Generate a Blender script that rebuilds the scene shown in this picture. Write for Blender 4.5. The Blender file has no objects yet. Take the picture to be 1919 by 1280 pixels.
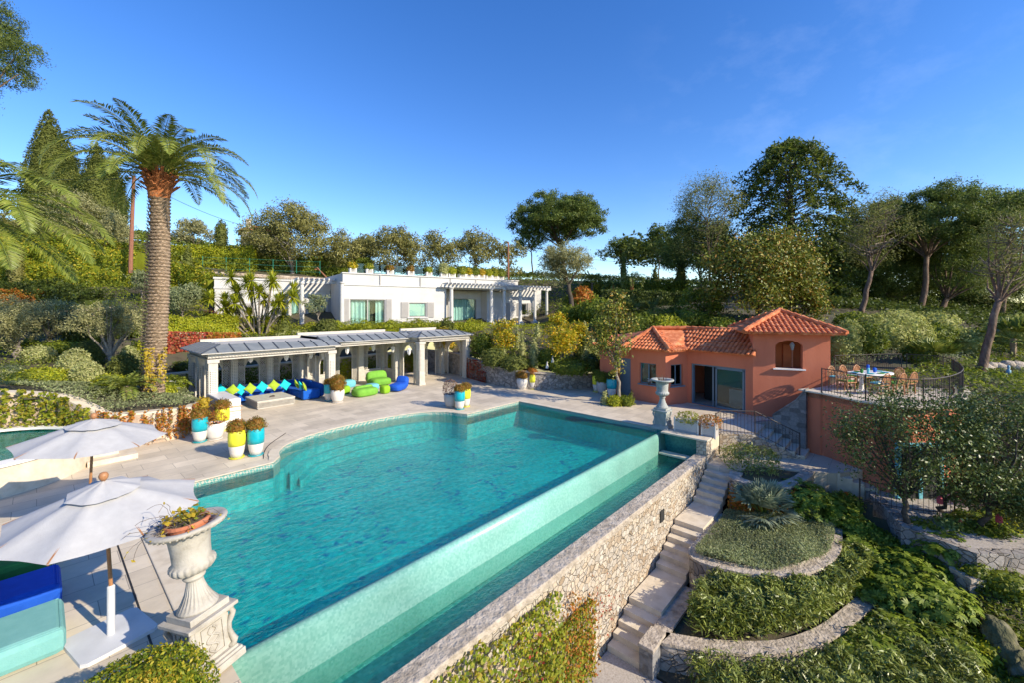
import bpy, math, random
import numpy as np
from mathutils import Vector, Matrix, noise as mnoise
from mathutils.geometry import tessellate_polygon
R=math.radians
sc=bpy.context.scene
rng=np.random.default_rng(7); random.seed(7)
# ---------------------------------------------------------------- camera, sky, sun
# world frame: x runs along the pool, y across it; camera 5.2 m above the terrace (z = 0)
F=800.0; HOR=578.0; CZ=5.2
CAZ=math.atan2(800,718)               # angle of the view direction from +y towards +x
AX=(math.sin(math.atan2(718,800)),math.cos(math.atan2(718,800)))     # (.668,.744)
cam=bpy.data.cameras.new('camera'); co=bpy.data.objects.new('camera',cam); sc.collection.objects.link(co)
co.location=(0,0,CZ); co.rotation_euler=(R(90),0,math.atan2(AX[0],AX[1])-R(90))
cam.lens=15; cam.sensor_width=36; cam.shift_y=-(640-HOR)/1919; cam.clip_start=.1; cam.clip_end=3000
sc.camera=co
SUN_EL=R(29); SUNV=Vector((.215,-.977,0)).normalized()
w=bpy.data.worlds.new('World'); sc.world=w; w.use_nodes=True
nt=w.node_tree; bg=nt.nodes['Background']
sky=nt.nodes.new('ShaderNodeTexSky'); sky.sky_type='NISHITA'; sky.sun_disc=False
sky.sun_elevation=SUN_EL; sky.sun_rotation=math.atan2(SUNV.x,SUNV.y)
sky.altitude=0; sky.air_density=1.0; sky.dust_density=.05; sky.ozone_density=2.6
hs=nt.nodes.new('ShaderNodeHueSaturation'); hs.inputs['Hue'].default_value=.514; hs.inputs['Saturation'].default_value=1.31; hs.inputs['Value'].default_value=.92
nt.links.new(sky.outputs[0],hs.inputs['Color'])
# thin cirrus high on the right
tc=nt.nodes.new('ShaderNodeTexCoord'); mp=nt.nodes.new('ShaderNodeMapping'); mp.inputs['Scale'].default_value=(1.5,5,9); mp.inputs['Rotation'].default_value=(.5,.3,.6)
nz=nt.nodes.new('ShaderNodeTexNoise'); nz.inputs['Scale'].default_value=1.6; nz.inputs['Detail'].default_value=7; nz.inputs['Roughness'].default_value=.62
nt.links.new(tc.outputs['Generated'],mp.inputs[0]); nt.links.new(mp.outputs[0],nz.inputs['Vector'])
vm=nt.nodes.new('ShaderNodeVectorMath'); vm.operation='DOT_PRODUCT'; vm.inputs[1].default_value=Vector((.93,.10,.36)).normalized()
nt.links.new(tc.outputs['Generated'],vm.inputs[0])
mr=nt.nodes.new('ShaderNodeMapRange'); mr.inputs[1].default_value=.93; mr.inputs[2].default_value=1.0; mr.inputs[3].default_value=0; mr.inputs[4].default_value=1
nt.links.new(vm.outputs['Value'],mr.inputs[0])
mr2=nt.nodes.new('ShaderNodeMapRange'); mr2.inputs[1].default_value=.5; mr2.inputs[2].default_value=.85; mr2.inputs[3].default_value=0; mr2.inputs[4].default_value=.06
nt.links.new(nz.outputs[0],mr2.inputs[0])
mu=nt.nodes.new('ShaderNodeMath'); mu.operation='MULTIPLY'; nt.links.new(mr.outputs[0],mu.inputs[0]); nt.links.new(mr2.outputs[0],mu.inputs[1])
mx=nt.nodes.new('ShaderNodeMix'); mx.data_type='RGBA'; nt.links.new(mu.outputs[0],mx.inputs['Factor']); nt.links.new(hs.outputs[0],mx.inputs['A']); mx.inputs['B'].default_value=(7,7.5,8.5,1)
nt.links.new(mx.outputs['Result'],bg.inputs['Color']); bg.inputs['Strength'].default_value=.15
sl=bpy.data.lights.new('sun','SUN'); sl.energy=3.9; sl.angle=R(.5); sl.color=(1,.89,.70)
so=bpy.data.objects.new('sun',sl); sc.collection.objects.link(so)
so.rotation_euler=Vector((SUNV.x*math.cos(SUN_EL),SUNV.y*math.cos(SUN_EL),math.sin(SUN_EL))).to_track_quat('Z','Y').to_euler()
sc.view_settings.view_transform='Standard'; sc.view_settings.look='None'; sc.view_settings.exposure=0.85; sc.view_settings.gamma=1
sc.cycles.max_bounces=8; sc.cycles.transparent_max_bounces=8; sc.cycles.diffuse_bounces=5; sc.cycles.glossy_bounces=2; sc.cycles.transmission_bounces=2
sc.cycles.caustics_reflective=False; sc.cycles.caustics_refractive=False

# ---------------------------------------------------------------- helpers
def at(px,py,z=0):                    # ground position that the camera sees at a pixel, at height z
    Y=F*(CZ-z)/(py-HOR); return dp(px,Y)+(z,)
def dp(px,Y):                         # position at a depth along the view
    X=(px-960)/F*Y; return (AX[0]*X+AX[1]*Y, -AX[1]*X+AX[0]*Y)
def dz(py,Y): return CZ-(py-HOR)*Y/F
def D(px,py,Y): return dp(px,Y)+(dz(py,Y),)
def tag(o,label=None,cat=None,group=None,kind=None):
    if label: o['label']=label
    if cat: o['category']=cat
    if group: o['group']=group
    if kind: o['kind']=kind
    return o
def thing(name,label,cat,loc=(0,0,0),rz=0,group=None):
    o=bpy.data.objects.new(name,None); o.empty_display_size=.2; sc.collection.objects.link(o)
    o.location=loc; o.rotation_euler=(0,0,rz); return tag(o,label,cat,group)
def dup(o,loc=None,rz=None,label=None,scale=None,parent=None):
    c=o.copy(); sc.collection.objects.link(c)
    if parent: c.parent=parent
    for ch in list(o.children): dup(ch,parent=c)
    if loc is not None: c.location=loc
    if rz is not None: c.rotation_euler=(0,0,rz)
    if scale: c.scale=(scale,)*3
    if label: c['label']=label
    return c
class MB:
    def __init__(s): s.v=[]; s.f=[]
    def add(s,v,f):
        b=len(s.v); s.v+= [tuple(p) for p in v]; s.f+=[tuple(i+b for i in q) for q in f]
    def box(s,x0,x1,y0,y1,z0,z1,fr=None):
        v=[(x,y,z) for z in (z0,z1) for y in (y0,y1) for x in (x0,x1)]
        if fr: v=[fr(p) for p in v]
        s.add(v,[(0,2,3,1),(4,5,7,6),(0,1,5,4),(2,6,7,3),(0,4,6,2),(1,3,7,5)]); return s
    def bar(s,a,b,w,h=None,up=(0,0,1)):
        a=Vector(a); b=Vector(b); h=h or w; t=(b-a)
        if t.length<1e-6: return s
        t.normalize(); u=Vector(up)
        if abs(t.dot(u))>.95: u=Vector((1,0,0)) if abs(t.x)<.9 else Vector((0,1,0))
        x=t.cross(u).normalized(); y=x.cross(t).normalized()
        v=[p+x*i*w/2+y*j*h/2 for p in (a,b) for i,j in ((-1,-1),(1,-1),(1,1),(-1,1))]
        s.add(v,[(3,2,1,0),(4,5,6,7),(0,1,5,4),(1,2,6,5),(2,3,7,6),(3,0,4,7)]); return s
    def tube(s,pts,rad,n=8,cap=True):
        pts=[Vector(p) for p in pts]; m=len(pts)
        if not hasattr(rad,'__len__'): rad=[rad]*m
        b=len(s.v); u=None
        for i,p in enumerate(pts):
            t=(pts[min(i+1,m-1)]-pts[max(i-1,0)]).normalized()
            if u is None: u=t.orthogonal().normalized()
            u=(u-t*u.dot(t)); u=u.normalized() if u.length>1e-6 else t.orthogonal().normalized()
            q=t.cross(u)
            for k in range(n):
                a=2*math.pi*k/n; s.v.append(tuple(p+(u*math.cos(a)+q*math.sin(a))*rad[i]))
        for i in range(m-1):
            for k in range(n):
                s.f.append((b+i*n+k,b+i*n+(k+1)%n,b+(i+1)*n+(k+1)%n,b+(i+1)*n+k))
        if cap:
            s.f.append(tuple(b+k for k in range(n))[::-1]); s.f.append(tuple(b+(m-1)*n+k for k in range(n)))
        return s
    def lathe(s,prof,n=24,c=(0,0,0),rib=0,ribn=0,sq=False):
        b=len(s.v); m=len(prof)
        for q in prof:
            r,z=q[0],q[1]; rb=q[2] if len(q)>2 else 0
            for k in range(n):
                a=2*math.pi*k/n; rr=r*(1+rb*abs(math.sin(a*ribn/2))) if rb else r
                s.v.append((c[0]+rr*math.cos(a),c[1]+rr*math.sin(a),c[2]+z))
        for i in range(m-1):
            for k in range(n): s.f.append((b+i*n+k,b+i*n+(k+1)%n,b+(i+1)*n+(k+1)%n,b+(i+1)*n+k))
        s.f.append(tuple(b+k for k in range(n))[::-1]); s.f.append(tuple(b+(m-1)*n+k for k in range(n))); return s
    def prism(s,poly,z0,z1):          # z0,z1 numbers or per-vertex lists
        n=len(poly); a=z0 if hasattr(z0,'__len__') else [z0]*n; c=z1 if hasattr(z1,'__len__') else [z1]*n
        area=sum(poly[i][0]*poly[(i+1)%n][1]-poly[(i+1)%n][0]*poly[i][1] for i in range(n))
        if area<0: poly=poly[::-1]; a=list(a)[::-1]; c=list(c)[::-1]
        v=[(p[0],p[1],a[i]) for i,p in enumerate(poly)]+[(p[0],p[1],c[i]) for i,p in enumerate(poly)]
        tri=tessellate_polygon([[Vector((p[0],p[1],0)) for p in poly]])
        f=[]
        for t in tri:
            p=[poly[k] for k in t]; ar=(p[1][0]-p[0][0])*(p[2][1]-p[0][1])-(p[2][0]-p[0][0])*(p[1][1]-p[0][1])
            t=tuple(t) if ar>0 else tuple(t)[::-1]
            f.append(tuple(k+n for k in t)); f.append(t[::-1])
        f+=[(i,(i+1)%n,(i+1)%n+n,i+n) for i in range(n)]
        s.add(v,f); return s
    def wall(s,path,th,z0,z1,side=0):  # wall of thickness th along a polyline; z0,z1 numbers or lists
        n=len(path); a=z0 if hasattr(z0,'__len__') else [z0]*n; c=z1 if hasattr(z1,'__len__') else [z1]*n
        L=[];Rr=[]
        for i in range(n):
            p=Vector(path[i][:2]); t=(Vector(path[min(i+1,n-1)][:2])-Vector(path[max(i-1,0)][:2])).normalized(); q=Vector((-t.y,t.x))
            l=th*(.5+side/2); r=th*(.5-side/2); L.append(p+q*l); Rr.append(p-q*r)
        v=[]
        for i in range(n): v+=[(L[i].x,L[i].y,a[i]),(Rr[i].x,Rr[i].y,a[i]),(Rr[i].x,Rr[i].y,c[i]),(L[i].x,L[i].y,c[i])]
        f=[(0,3,2,1),(4*n-4,4*n-3,4*n-2,4*n-1)]
        for i in range(n-1):
            b=4*i
            for k in range(4): f.append((b+k,b+(k+1)%4,b+4+(k+1)%4,b+4+k))
        s.add(v,f); return s
    def build(s,name,mat,parent=None,smooth=False,bev=0,label=None):
        me=bpy.data.meshes.new(name); me.from_pydata(s.v,[],s.f); me.materials.append(M[mat] if isinstance(mat,str) else mat)
        if smooth: me.polygons.foreach_set('use_smooth',[True]*len(me.polygons))
        me.update(); o=bpy.data.objects.new(name,me); sc.collection.objects.link(o)
        if parent: o.parent=parent
        if bev:
            m=o.modifiers.new('bevel','BEVEL'); m.width=bev; m.segments=2; m.limit_method='ANGLE'; m.angle_limit=R(40)
        if label: o['label']=label
        return o
def soft(o,lv=2):
    m=o.modifiers.new('subd','SUBSURF'); m.levels=lv; m.render_levels=lv; o.data.polygons.foreach_set('use_smooth',[True]*len(o.data.polygons)); return o
def catmull(pts,n=6):
    P=[Vector(p) for p in pts]; out=[]
    for i in range(len(P)-1):
        a=P[max(i-1,0)];b=P[i];c=P[i+1];d=P[min(i+2,len(P)-1)]
        for k in range(n):
            t=k/n; out.append(.5*((2*b)+(c-a)*t+(2*a-5*b+4*c-d)*t*t+(3*b-a-3*c+d)*t**3))
    out.append(P[-1]); return out

# ---------------------------------------------------------------- materials
M={}
def newmat(name):
    m=bpy.data.materials.new(name); m.use_nodes=True; M[name]=m
    return m,m.node_tree.nodes,m.node_tree.links,m.node_tree.nodes['Principled BSDF']
def ramp(N,cols,interp='LINEAR'):
    r=N.new('ShaderNodeValToRGB'); e=r.color_ramp.elements; r.color_ramp.interpolation=interp
    n=len(cols)
    while len(e)<n: e.new(.5)
    for i,c in enumerate(cols):
        p,c=(c if len(c)==2 else ((i/(n-1) if n>1 else 0),c)); e[i].position=p; e[i].color=(*c,1)
    return r
def mat(name,cols,rough=.8,scale=3,bump=.2,bscale=None,spec=.5,detail=6,metal=0,stretch=(1,1,1),dist=.02,coat=0):
    m,N,L,b=newmat(name)
    if not hasattr(cols[0],'__len__'): cols=[tuple(c*.88 for c in cols),cols,tuple(min(1,c*1.1) for c in cols)]
    tc=N.new('ShaderNodeTexCoord'); mp=N.new('ShaderNodeMapping'); mp.inputs['Scale'].default_value=stretch
    nz=N.new('ShaderNodeTexNoise'); nz.inputs['Scale'].default_value=scale; nz.inputs['Detail'].default_value=detail; nz.inputs['Roughness'].default_value=.6
    L.new(tc.outputs['Object'],mp.inputs[0]); L.new(mp.outputs[0],nz.inputs['Vector'])
    r=ramp(N,[(.3+.4*i/(len(cols)-1),c) for i,c in enumerate(cols)]); L.new(nz.outputs[0],r.inputs[0]); L.new(r.outputs[0],b.inputs['Base Color'])
    b.inputs['Roughness'].default_value=rough; b.inputs['Metallic'].default_value=metal; b.inputs['Specular IOR Level'].default_value=spec
    if coat: b.inputs['Coat Weight'].default_value=coat
    if bump:
        n2=N.new('ShaderNodeTexNoise'); n2.inputs['Scale'].default_value=bscale or scale*6; n2.inputs['Detail'].default_value=5
        L.new(mp.outputs[0],n2.inputs['Vector'])
        bp=N.new('ShaderNodeBump'); bp.inputs['Strength'].default_value=bump; bp.inputs['Distance'].default_value=dist
        L.new(n2.outputs[0],bp.inputs['Height']); L.new(bp.outputs[0],b.inputs['Normal'])
    return m
def leafmat(name,cols,rough=.55,tr=.42,spec=.35,big=.0):
    k_=(1,1,1) if name in ('leaf_red','petal_white','twig','leaf_bronze','dry_frond','leaf_gold') else ((1.15,1.08,.78) if name in ('leaf_olive','leaf_sage','leaf_variegated','leaf_palm_grey','leaf_lavender','leaf_palm') else (1.3,1.2,.75))
    cols=[tuple(min(.75,c*q) for c,q in zip(col,k_)) for col in cols]
    m,N,L,b=newmat(name)
    g=N.new('ShaderNodeNewGeometry'); r=ramp(N,cols); L.new(g.outputs['Random Per Island'],r.inputs[0])
    nz=N.new('ShaderNodeTexNoise'); nz.inputs['Scale'].default_value=.9; nz.inputs['Detail'].default_value=2
    tc=N.new('ShaderNodeTexCoord'); L.new(tc.outputs['Object'],nz.inputs['Vector'])
    mr=N.new('ShaderNodeMapRange'); mr.inputs[1].default_value=.3; mr.inputs[2].default_value=.7; mr.inputs[3].default_value=.78; mr.inputs[4].default_value=1.22
    L.new(nz.outputs[0],mr.inputs[0])
    hv=N.new('ShaderNodeHueSaturation'); L.new(r.outputs[0],hv.inputs['Color']); L.new(mr.outputs[0],hv.inputs['Value'])
    L.new(hv.outputs[0],b.inputs['Base Color']); b.inputs['Roughness'].default_value=rough; b.inputs['Specular IOR Level'].default_value=spec
    if tr:
        t=N.new('ShaderNodeBsdfTranslucent'); L.new(hv.outputs[0],t.inputs['Color']); s=N.new('ShaderNodeMixShader'); s.inputs[0].default_value=tr
        L.new(b.outputs[0],s.inputs[1]); L.new(t.outputs[0],s.inputs[2]); L.new(s.outputs[0],N['Material Output'].inputs['Surface'])
    return m
def stonemat(name,cols,mortar,scale=3.2,stretch=(1,1,1),bump=.9,rand=1,edge=.06,dist=.04):
    m,N,L,b=newmat(name)
    tc=N.new('ShaderNodeTexCoord'); mp=N.new('ShaderNodeMapping'); mp.inputs['Scale'].default_value=stretch
    wn=N.new('ShaderNodeTexNoise'); wn.inputs['Scale'].default_value=4; wn.inputs['Detail'].default_value=2
    L.new(tc.outputs['Object'],mp.inputs[0]); L.new(mp.outputs[0],wn.inputs['Vector'])
    ad=N.new('ShaderNodeMixRGB'); ad.blend_type='LINEAR_LIGHT'; ad.inputs[0].default_value=.045; L.new(mp.outputs[0],ad.inputs[1]); L.new(wn.outputs['Color'],ad.inputs[2])
    v1=N.new('ShaderNodeTexVoronoi'); v1.inputs['Scale'].default_value=scale; v1.inputs['Randomness'].default_value=rand
    v2=N.new('ShaderNodeTexVoronoi'); v2.feature='DISTANCE_TO_EDGE'; v2.inputs['Scale'].default_value=scale; v2.inputs['Randomness'].default_value=rand
    for v in (v1,v2): L.new(ad.outputs[0],v.inputs['Vector'])
    sp=N.new('ShaderNodeSeparateColor'); L.new(v1.outputs['Color'],sp.inputs[0])
    r=ramp(N,cols); L.new(sp.outputs[0],r.inputs[0])
    nz=N.new('ShaderNodeTexNoise'); nz.inputs['Scale'].default_value=14; nz.inputs['Detail'].default_value=8; nz.inputs['Roughness'].default_value=.7; L.new(tc.outputs['Object'],nz.inputs['Vector'])
    mm=N.new('ShaderNodeMapRange'); mm.inputs[1].default_value=.3; mm.inputs[2].default_value=.7; mm.inputs[3].default_value=.72; mm.inputs[4].default_value=1.2; L.new(nz.outputs[0],mm.inputs[0])
    hv=N.new('ShaderNodeHueSaturation'); L.new(r.outputs[0],hv.inputs['Color']); L.new(mm.outputs[0],hv.inputs['Value'])
    e=N.new('ShaderNodeMapRange'); e.inputs[1].default_value=0; e.inputs[2].default_value=edge; L.new(v2.outputs['Distance'],e.inputs[0])
    mx=N.new('ShaderNodeMixRGB'); L.new(e.outputs[0],mx.inputs[0]); mx.inputs[1].default_value=(*mortar,1); L.new(hv.outputs[0],mx.inputs[2])
    L.new(mx.outputs[0],b.inputs['Base Color']); b.inputs['Roughness'].default_value=.92; b.inputs['Specular IOR Level'].default_value=.2
    ma=N.new('ShaderNodeMath'); ma.operation='MULTIPLY_ADD'; ma.inputs[1].default_value=.45; L.new(nz.outputs[0],ma.inputs[0]); L.new(e.outputs[0],ma.inputs[2])
    bp=N.new('ShaderNodeBump'); bp.inputs['Strength'].default_value=bump; bp.inputs['Distance'].default_value=dist; L.new(ma.outputs[0],bp.inputs['Height']); L.new(bp.outputs[0],b.inputs['Normal'])
    return m
# plain ones
mat('white_paint',(.8,.77,.72),.7,1.5,.05)
mat('house_white',[(.50,.485,.46),(.56,.545,.52),(.60,.585,.56)],.85,.7,.08,20)
mat('cream_wood',[(.44,.40,.34),(.51,.47,.40),(.56,.52,.45)],.65,5,.12,30)
mat('cream_panel',[(.36,.34,.31),(.42,.40,.37)],.75,5,.1)
mat('zinc',[(.15,.165,.175),(.20,.215,.22),(.25,.265,.27)],.6,1.2,.05,metal=0)
mat('zinc_seam',(.07,.08,.10),.5,2,0)
mat('roof_felt',[(.42,.40,.36),(.5,.47,.43)],.9,2,.2)
mat('terracotta_wall',[(.54,.15,.075),(.61,.18,.09),(.66,.205,.105)],.9,.9,.2,18,stretch=(1,1,.3))
mat('roof_tile',[(.36,.085,.03),(.58,.17,.06),(.74,.30,.14)],.85,3.2,.25,20)
mat('blue_frame',[(.11,.17,.21),(.15,.21,.26)],.55,3,.05)
mat('shade_interior',(.02,.022,.02),.8,3,0)  # near-black colour stands in for the shade inside rooms and doorways
mat('iron',[(.035,.028,.024),(.07,.045,.03)],.6,9,.1)
mat('wood_pole',[(.30,.13,.05),(.42,.2,.085)],.5,3,.1,stretch=(8,8,1))
mat('rust_pole',[(.20,.075,.04),(.32,.14,.08)],.8,3,.3,stretch=(6,6,1))
mat('canvas',[(.40,.39,.385),(.46,.45,.44)],.9,6,.12,60)
mat('plastic_white',(.6,.6,.6),.45,2,0)
mat('marble',[(.29,.255,.20),(.42,.385,.325),(.48,.445,.385)],.8,4,.45,30,dist=.012)
mat('grey_stone',[(.26,.27,.24),(.36,.37,.34),(.42,.43,.40)],.85,5,.3,26,dist=.012)
mat('terracotta_pot',[(.42,.13,.06),(.55,.2,.1)],.85,5,.15)
mat('glaze_cyan',[(.0,.33,.40),(.01,.43,.50)],.35,4,.12,18,coat=.2)
mat('glaze_yellow',[(.68,.66,.02),(.80,.78,.05)],.4,4,.12,18,coat=.2)
mat('clay_white',[(.62,.57,.51),(.72,.68,.62)],.8,4,.15,30)
mat('clay_grey',[(.40,.38,.36),(.46,.44,.42)],.8,4,.15,30)
mat('sofa_blue',[(.0,.075,.40),(.0,.10,.50)],.9,4,.2,60)
mat('bag_blue',[(.0,.065,.42),(.005,.09,.52)],.85,4,.2,50)
mat('bag_green',[(.13,.34,.03),(.18,.42,.045)],.85,4,.2,50)
mat('bag_lime',[(.2,.40,.01),(.26,.48,.015)],.85,4,.2,50)
mat('bag_dark_green',[(.03,.17,.03),(.045,.22,.04)],.85,4,.2,50)
mat('bag_aqua',[(.14,.36,.34),(.19,.43,.40)],.85,4,.2,50)
mat('bag_teal',[(.12,.42,.50),(.17,.50,.58)],.85,4,.2,50)
mat('cushion_cyan',[(.0,.50,.53),(.01,.60,.62)],.85,6,.2,50)
mat('cushion_lime',[(.27,.38,.015),(.34,.46,.03)],.85,6,.2,50)
mat('bark_palm',[(.12,.08,.05),(.32,.23,.15),(.48,.36,.25)],.95,6,.9,16,dist=.06,stretch=(1,1,3))
mat('palm_boot',[(.30,.09,.025),(.45,.17,.06)],.95,6,.8,16,dist=.05)
mat('bark_olive',[(.10,.08,.06),(.24,.2,.16),(.33,.29,.24)],.95,8,.7,20,dist=.03,stretch=(1,1,.4))
mat('bark_pine',[(.06,.035,.024),(.15,.095,.065),(.24,.17,.125)],.95,5,.8,14,dist=.04,stretch=(1,1,.4))
mat('bark_dark',[(.04,.03,.022),(.10,.08,.06)],.95,6,.6,16,dist=.03)
mat('soil',[(.045,.035,.02),(.09,.075,.045),(.07,.085,.025)],1,.9,.5,12,dist=.05)
mat('gravel',[(.30,.26,.22),(.42,.37,.32),(.5,.45,.4)],1,20,.6,60,dist=.02)
mat('step_stone',[(.50,.42,.31),(.62,.53,.40),(.67,.59,.47)],.85,3,.2,30,dist=.01)
mat('coping_rough',[(.26,.21,.155),(.42,.35,.27),(.54,.46,.37)],.95,5,1,12,dist=.05)
mat('wrap_white',[(.62,.6,.58),(.76,.74,.72)],.35,4,.5,7,dist=.05)
mat('rope',(.55,.33,.2),.9,9,.1)
mat('teak',[(.38,.17,.07),(.52,.26,.12)],.6,6,.15)
mat('stucco_far',[(.45,.38,.32),(.6,.52,.46)],.9,3,.2)
mat('net_green',(.02,.2,.13),.6,3,0)
mat('moss_bark',[(.05,.06,.02),(.14,.13,.06),(.36,.32,.26)],.95,1.6,1,7,dist=.12)
mat('lantern_pink',(.55,.08,.12),.5,3,0)
mat('lantern_orange',(.6,.14,.04),.5,3,0)
mat('statue_blue',(.16,.33,.45),.5,3,0)
mat('black_rubber',(.02,.02,.02),.6,3,0)
mat('shutter_grey',[(.33,.31,.30),(.38,.36,.35)],.75,3,.05)
mat('curtain',[(.62,.72,.69),(.74,.82,.79)],.9,2,.05)
mat('blind',[(.66,.75,.73),(.72,.80,.78)],.9,2,.05)
mat('niche_wall',[(.50,.15,.05),(.58,.19,.07)],.9,2,.1)
mat('lichen',[(.2,.2,.19),(.3,.3,.28)],.9,5,.2)
stonemat('wall_cream',[(.34,.25,.165),(.50,.40,.29),(.56,.47,.36),(.42,.36,.29),(.60,.53,.43)],(.42,.345,.26),5.8,(1,1,1.35),edge=.05,dist=.08)
stonemat('wall_garden',[(.40,.30,.22),(.55,.43,.32),(.62,.50,.38)],(.36,.30,.24),2.8)
stonemat('wall_grey',[(.20,.175,.15),(.33,.29,.25),(.42,.37,.32),(.27,.25,.23)],(.16,.14,.12),4.2,(1,1,1.3))
stonemat('wall_ashlar',[(.15,.14,.13),(.24,.23,.22),(.30,.28,.26)],(.20,.19,.18),3.2,(1,1,1.6),rand=.5,edge=.04,bump=.4)
# glass
m,N,L,b=newmat('glass'); b.inputs['Base Color'].default_value=(.10,.16,.17,1); b.inputs['Roughness'].default_value=.04; b.inputs['Specular IOR Level'].default_value=.9
gl=N.new('ShaderNodeBsdfGlossy'); gl.inputs['Roughness'].default_value=.02; gl.inputs['Color'].default_value=(.9,.95,1,1)
tr=N.new('ShaderNodeBsdfTransparent'); tr.inputs['Color'].default_value=(.82,.92,.9,1); fr=N.new('ShaderNodeFresnel'); fr.inputs[0].default_value=1.45; ms=N.new('ShaderNodeMixShader')
L.new(fr.outputs[0],ms.inputs[0]); L.new(tr.outputs[0],ms.inputs[1]); L.new(gl.outputs[0],ms.inputs[2]); L.new(ms.outputs[0],N['Material Output'].inputs['Surface'])
# paving: large pale slabs
m,N,L,b=newmat('paving')
tc=N.new('ShaderNodeTexCoord'); br=N.new('ShaderNodeTexBrick'); br.inputs['Scale'].default_value=1; br.inputs['Brick Width'].default_value=1.15; br.inputs['Row Height'].default_value=.62
br.inputs['Mortar Size'].default_value=.008; br.inputs['Color1'].default_value=(.66,.565,.43,1); br.inputs['Color2'].default_value=(.53,.45,.34,1); br.inputs['Mortar'].default_value=(.30,.26,.21,1); br.inputs['Mortar Smooth'].default_value=.4
br.offset=.37; br.inputs['Bias'].default_value=-.1
L.new(tc.outputs['Object'],br.inputs['Vector'])
nz=N.new('ShaderNodeTexNoise'); nz.inputs['Scale'].default_value=.8; nz.inputs['Detail'].default_value=10; nz.inputs['Roughness'].default_value=.68; L.new(tc.outputs['Object'],nz.inputs['Vector'])
mr=N.new('ShaderNodeMapRange'); mr.inputs[1].default_value=.3; mr.inputs[2].default_value=.7; mr.inputs[3].default_value=.78; mr.inputs[4].default_value=1.15; L.new(nz.outputs[0],mr.inputs[0])
hv=N.new('ShaderNodeHueSaturation'); L.new(br.outputs[0],hv.inputs['Color']); L.new(mr.outputs[0],hv.inputs['Value']); L.new(hv.outputs[0],b.inputs['Base Color']); b.inputs['Roughness'].default_value=.7
b.inputs['Specular IOR Level'].default_value=.3
# mosaic
def mosaic(name,c1,c2,sc_=22,grout=(.3,.5,.46),sz=.045):
    m,N,L,b=newmat(name); tc=N.new('ShaderNodeTexCoord'); g=N.new('ShaderNodeNewGeometry')
    v=N.new('ShaderNodeTexVoronoi'); v.inputs['Scale'].default_value=sc_; v.inputs['Randomness'].default_value=.15; L.new(tc.outputs['Object'],v.inputs['Vector'])
    sp=N.new('ShaderNodeSeparateColor'); L.new(v.outputs['Color'],sp.inputs[0]); r=ramp(N,[c1,c2]); L.new(sp.outputs[0],r.inputs[0])
    nz=N.new('ShaderNodeTexNoise'); nz.inputs['Scale'].default_value=.55; nz.inputs['Detail'].default_value=6; L.new(tc.outputs['Object'],nz.inputs['Vector'])
    mr=N.new('ShaderNodeMapRange'); mr.inputs[1].default_value=.3; mr.inputs[2].default_value=.7; mr.inputs[3].default_value=.8; mr.inputs[4].default_value=1.15; L.new(nz.outputs[0],mr.inputs[0])
    hv=N.new('ShaderNodeHueSaturation'); L.new(r.outputs[0],hv.inputs['Color']); L.new(mr.outputs[0],hv.inputs['Value'])
    L.new(hv.outputs[0],b.inputs['Base Color']); b.inputs['Roughness'].default_value=.35; return m
mosaic('mosaic_pale',(.17,.41,.335),(.26,.51,.43),26)
mosaic('mosaic_pool',(.01,.32,.32),(.03,.50,.48),9)
mosaic('mosaic_trough',(.05,.30,.25),(.13,.45,.38),14)
def vines(name,base):      # dark scrolling pattern laid into the mosaic, with drifted leaves
    m=M[base].copy(); M[name]=m; N=m.node_tree.nodes; L=m.node_tree.links; b=N['Principled BSDF']; src=b.inputs['Base Color'].links[0].from_socket; tc=N.new('ShaderNodeTexCoord')
    nz=N.new('ShaderNodeTexNoise'); nz.inputs['Scale'].default_value=.42; nz.inputs['Detail'].default_value=2.5; L.new(tc.outputs['Object'],nz.inputs['Vector'])
    a=N.new('ShaderNodeMath'); a.operation='SUBTRACT'; a.inputs[1].default_value=.5; L.new(nz.outputs[0],a.inputs[0]); ab=N.new('ShaderNodeMath'); ab.operation='ABSOLUTE'; L.new(a.outputs[0],ab.inputs[0])
    mr=N.new('ShaderNodeMapRange'); mr.inputs[1].default_value=.006; mr.inputs[2].default_value=.04; mr.inputs[3].default_value=1; mr.inputs[4].default_value=0; L.new(ab.outputs[0],mr.inputs[0])
    n2=N.new('ShaderNodeTexNoise'); n2.inputs['Scale'].default_value=5; n2.inputs['Detail'].default_value=3; L.new(tc.outputs['Object'],n2.inputs['Vector']); m2=N.new('ShaderNodeMapRange'); m2.inputs[1].default_value=.48; m2.inputs[2].default_value=.62; L.new(n2.outputs[0],m2.inputs[0])
    mu=N.new('ShaderNodeMath'); mu.operation='MULTIPLY'; L.new(mr.outputs[0],mu.inputs[0]); L.new(m2.outputs[0],mu.inputs[1])
    mx=N.new('ShaderNodeMixRGB'); L.new(mu.outputs[0],mx.inputs[0]); L.new(src,mx.inputs[1]); mx.inputs[2].default_value=(.01,.10,.30,1); L.new(mx.outputs[0],b.inputs['Base Color'])
vines('mosaic_floor','mosaic_pool')
mosaic('mosaic_dark',(.01,.13,.14),(.03,.22,.20),20)
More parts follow.
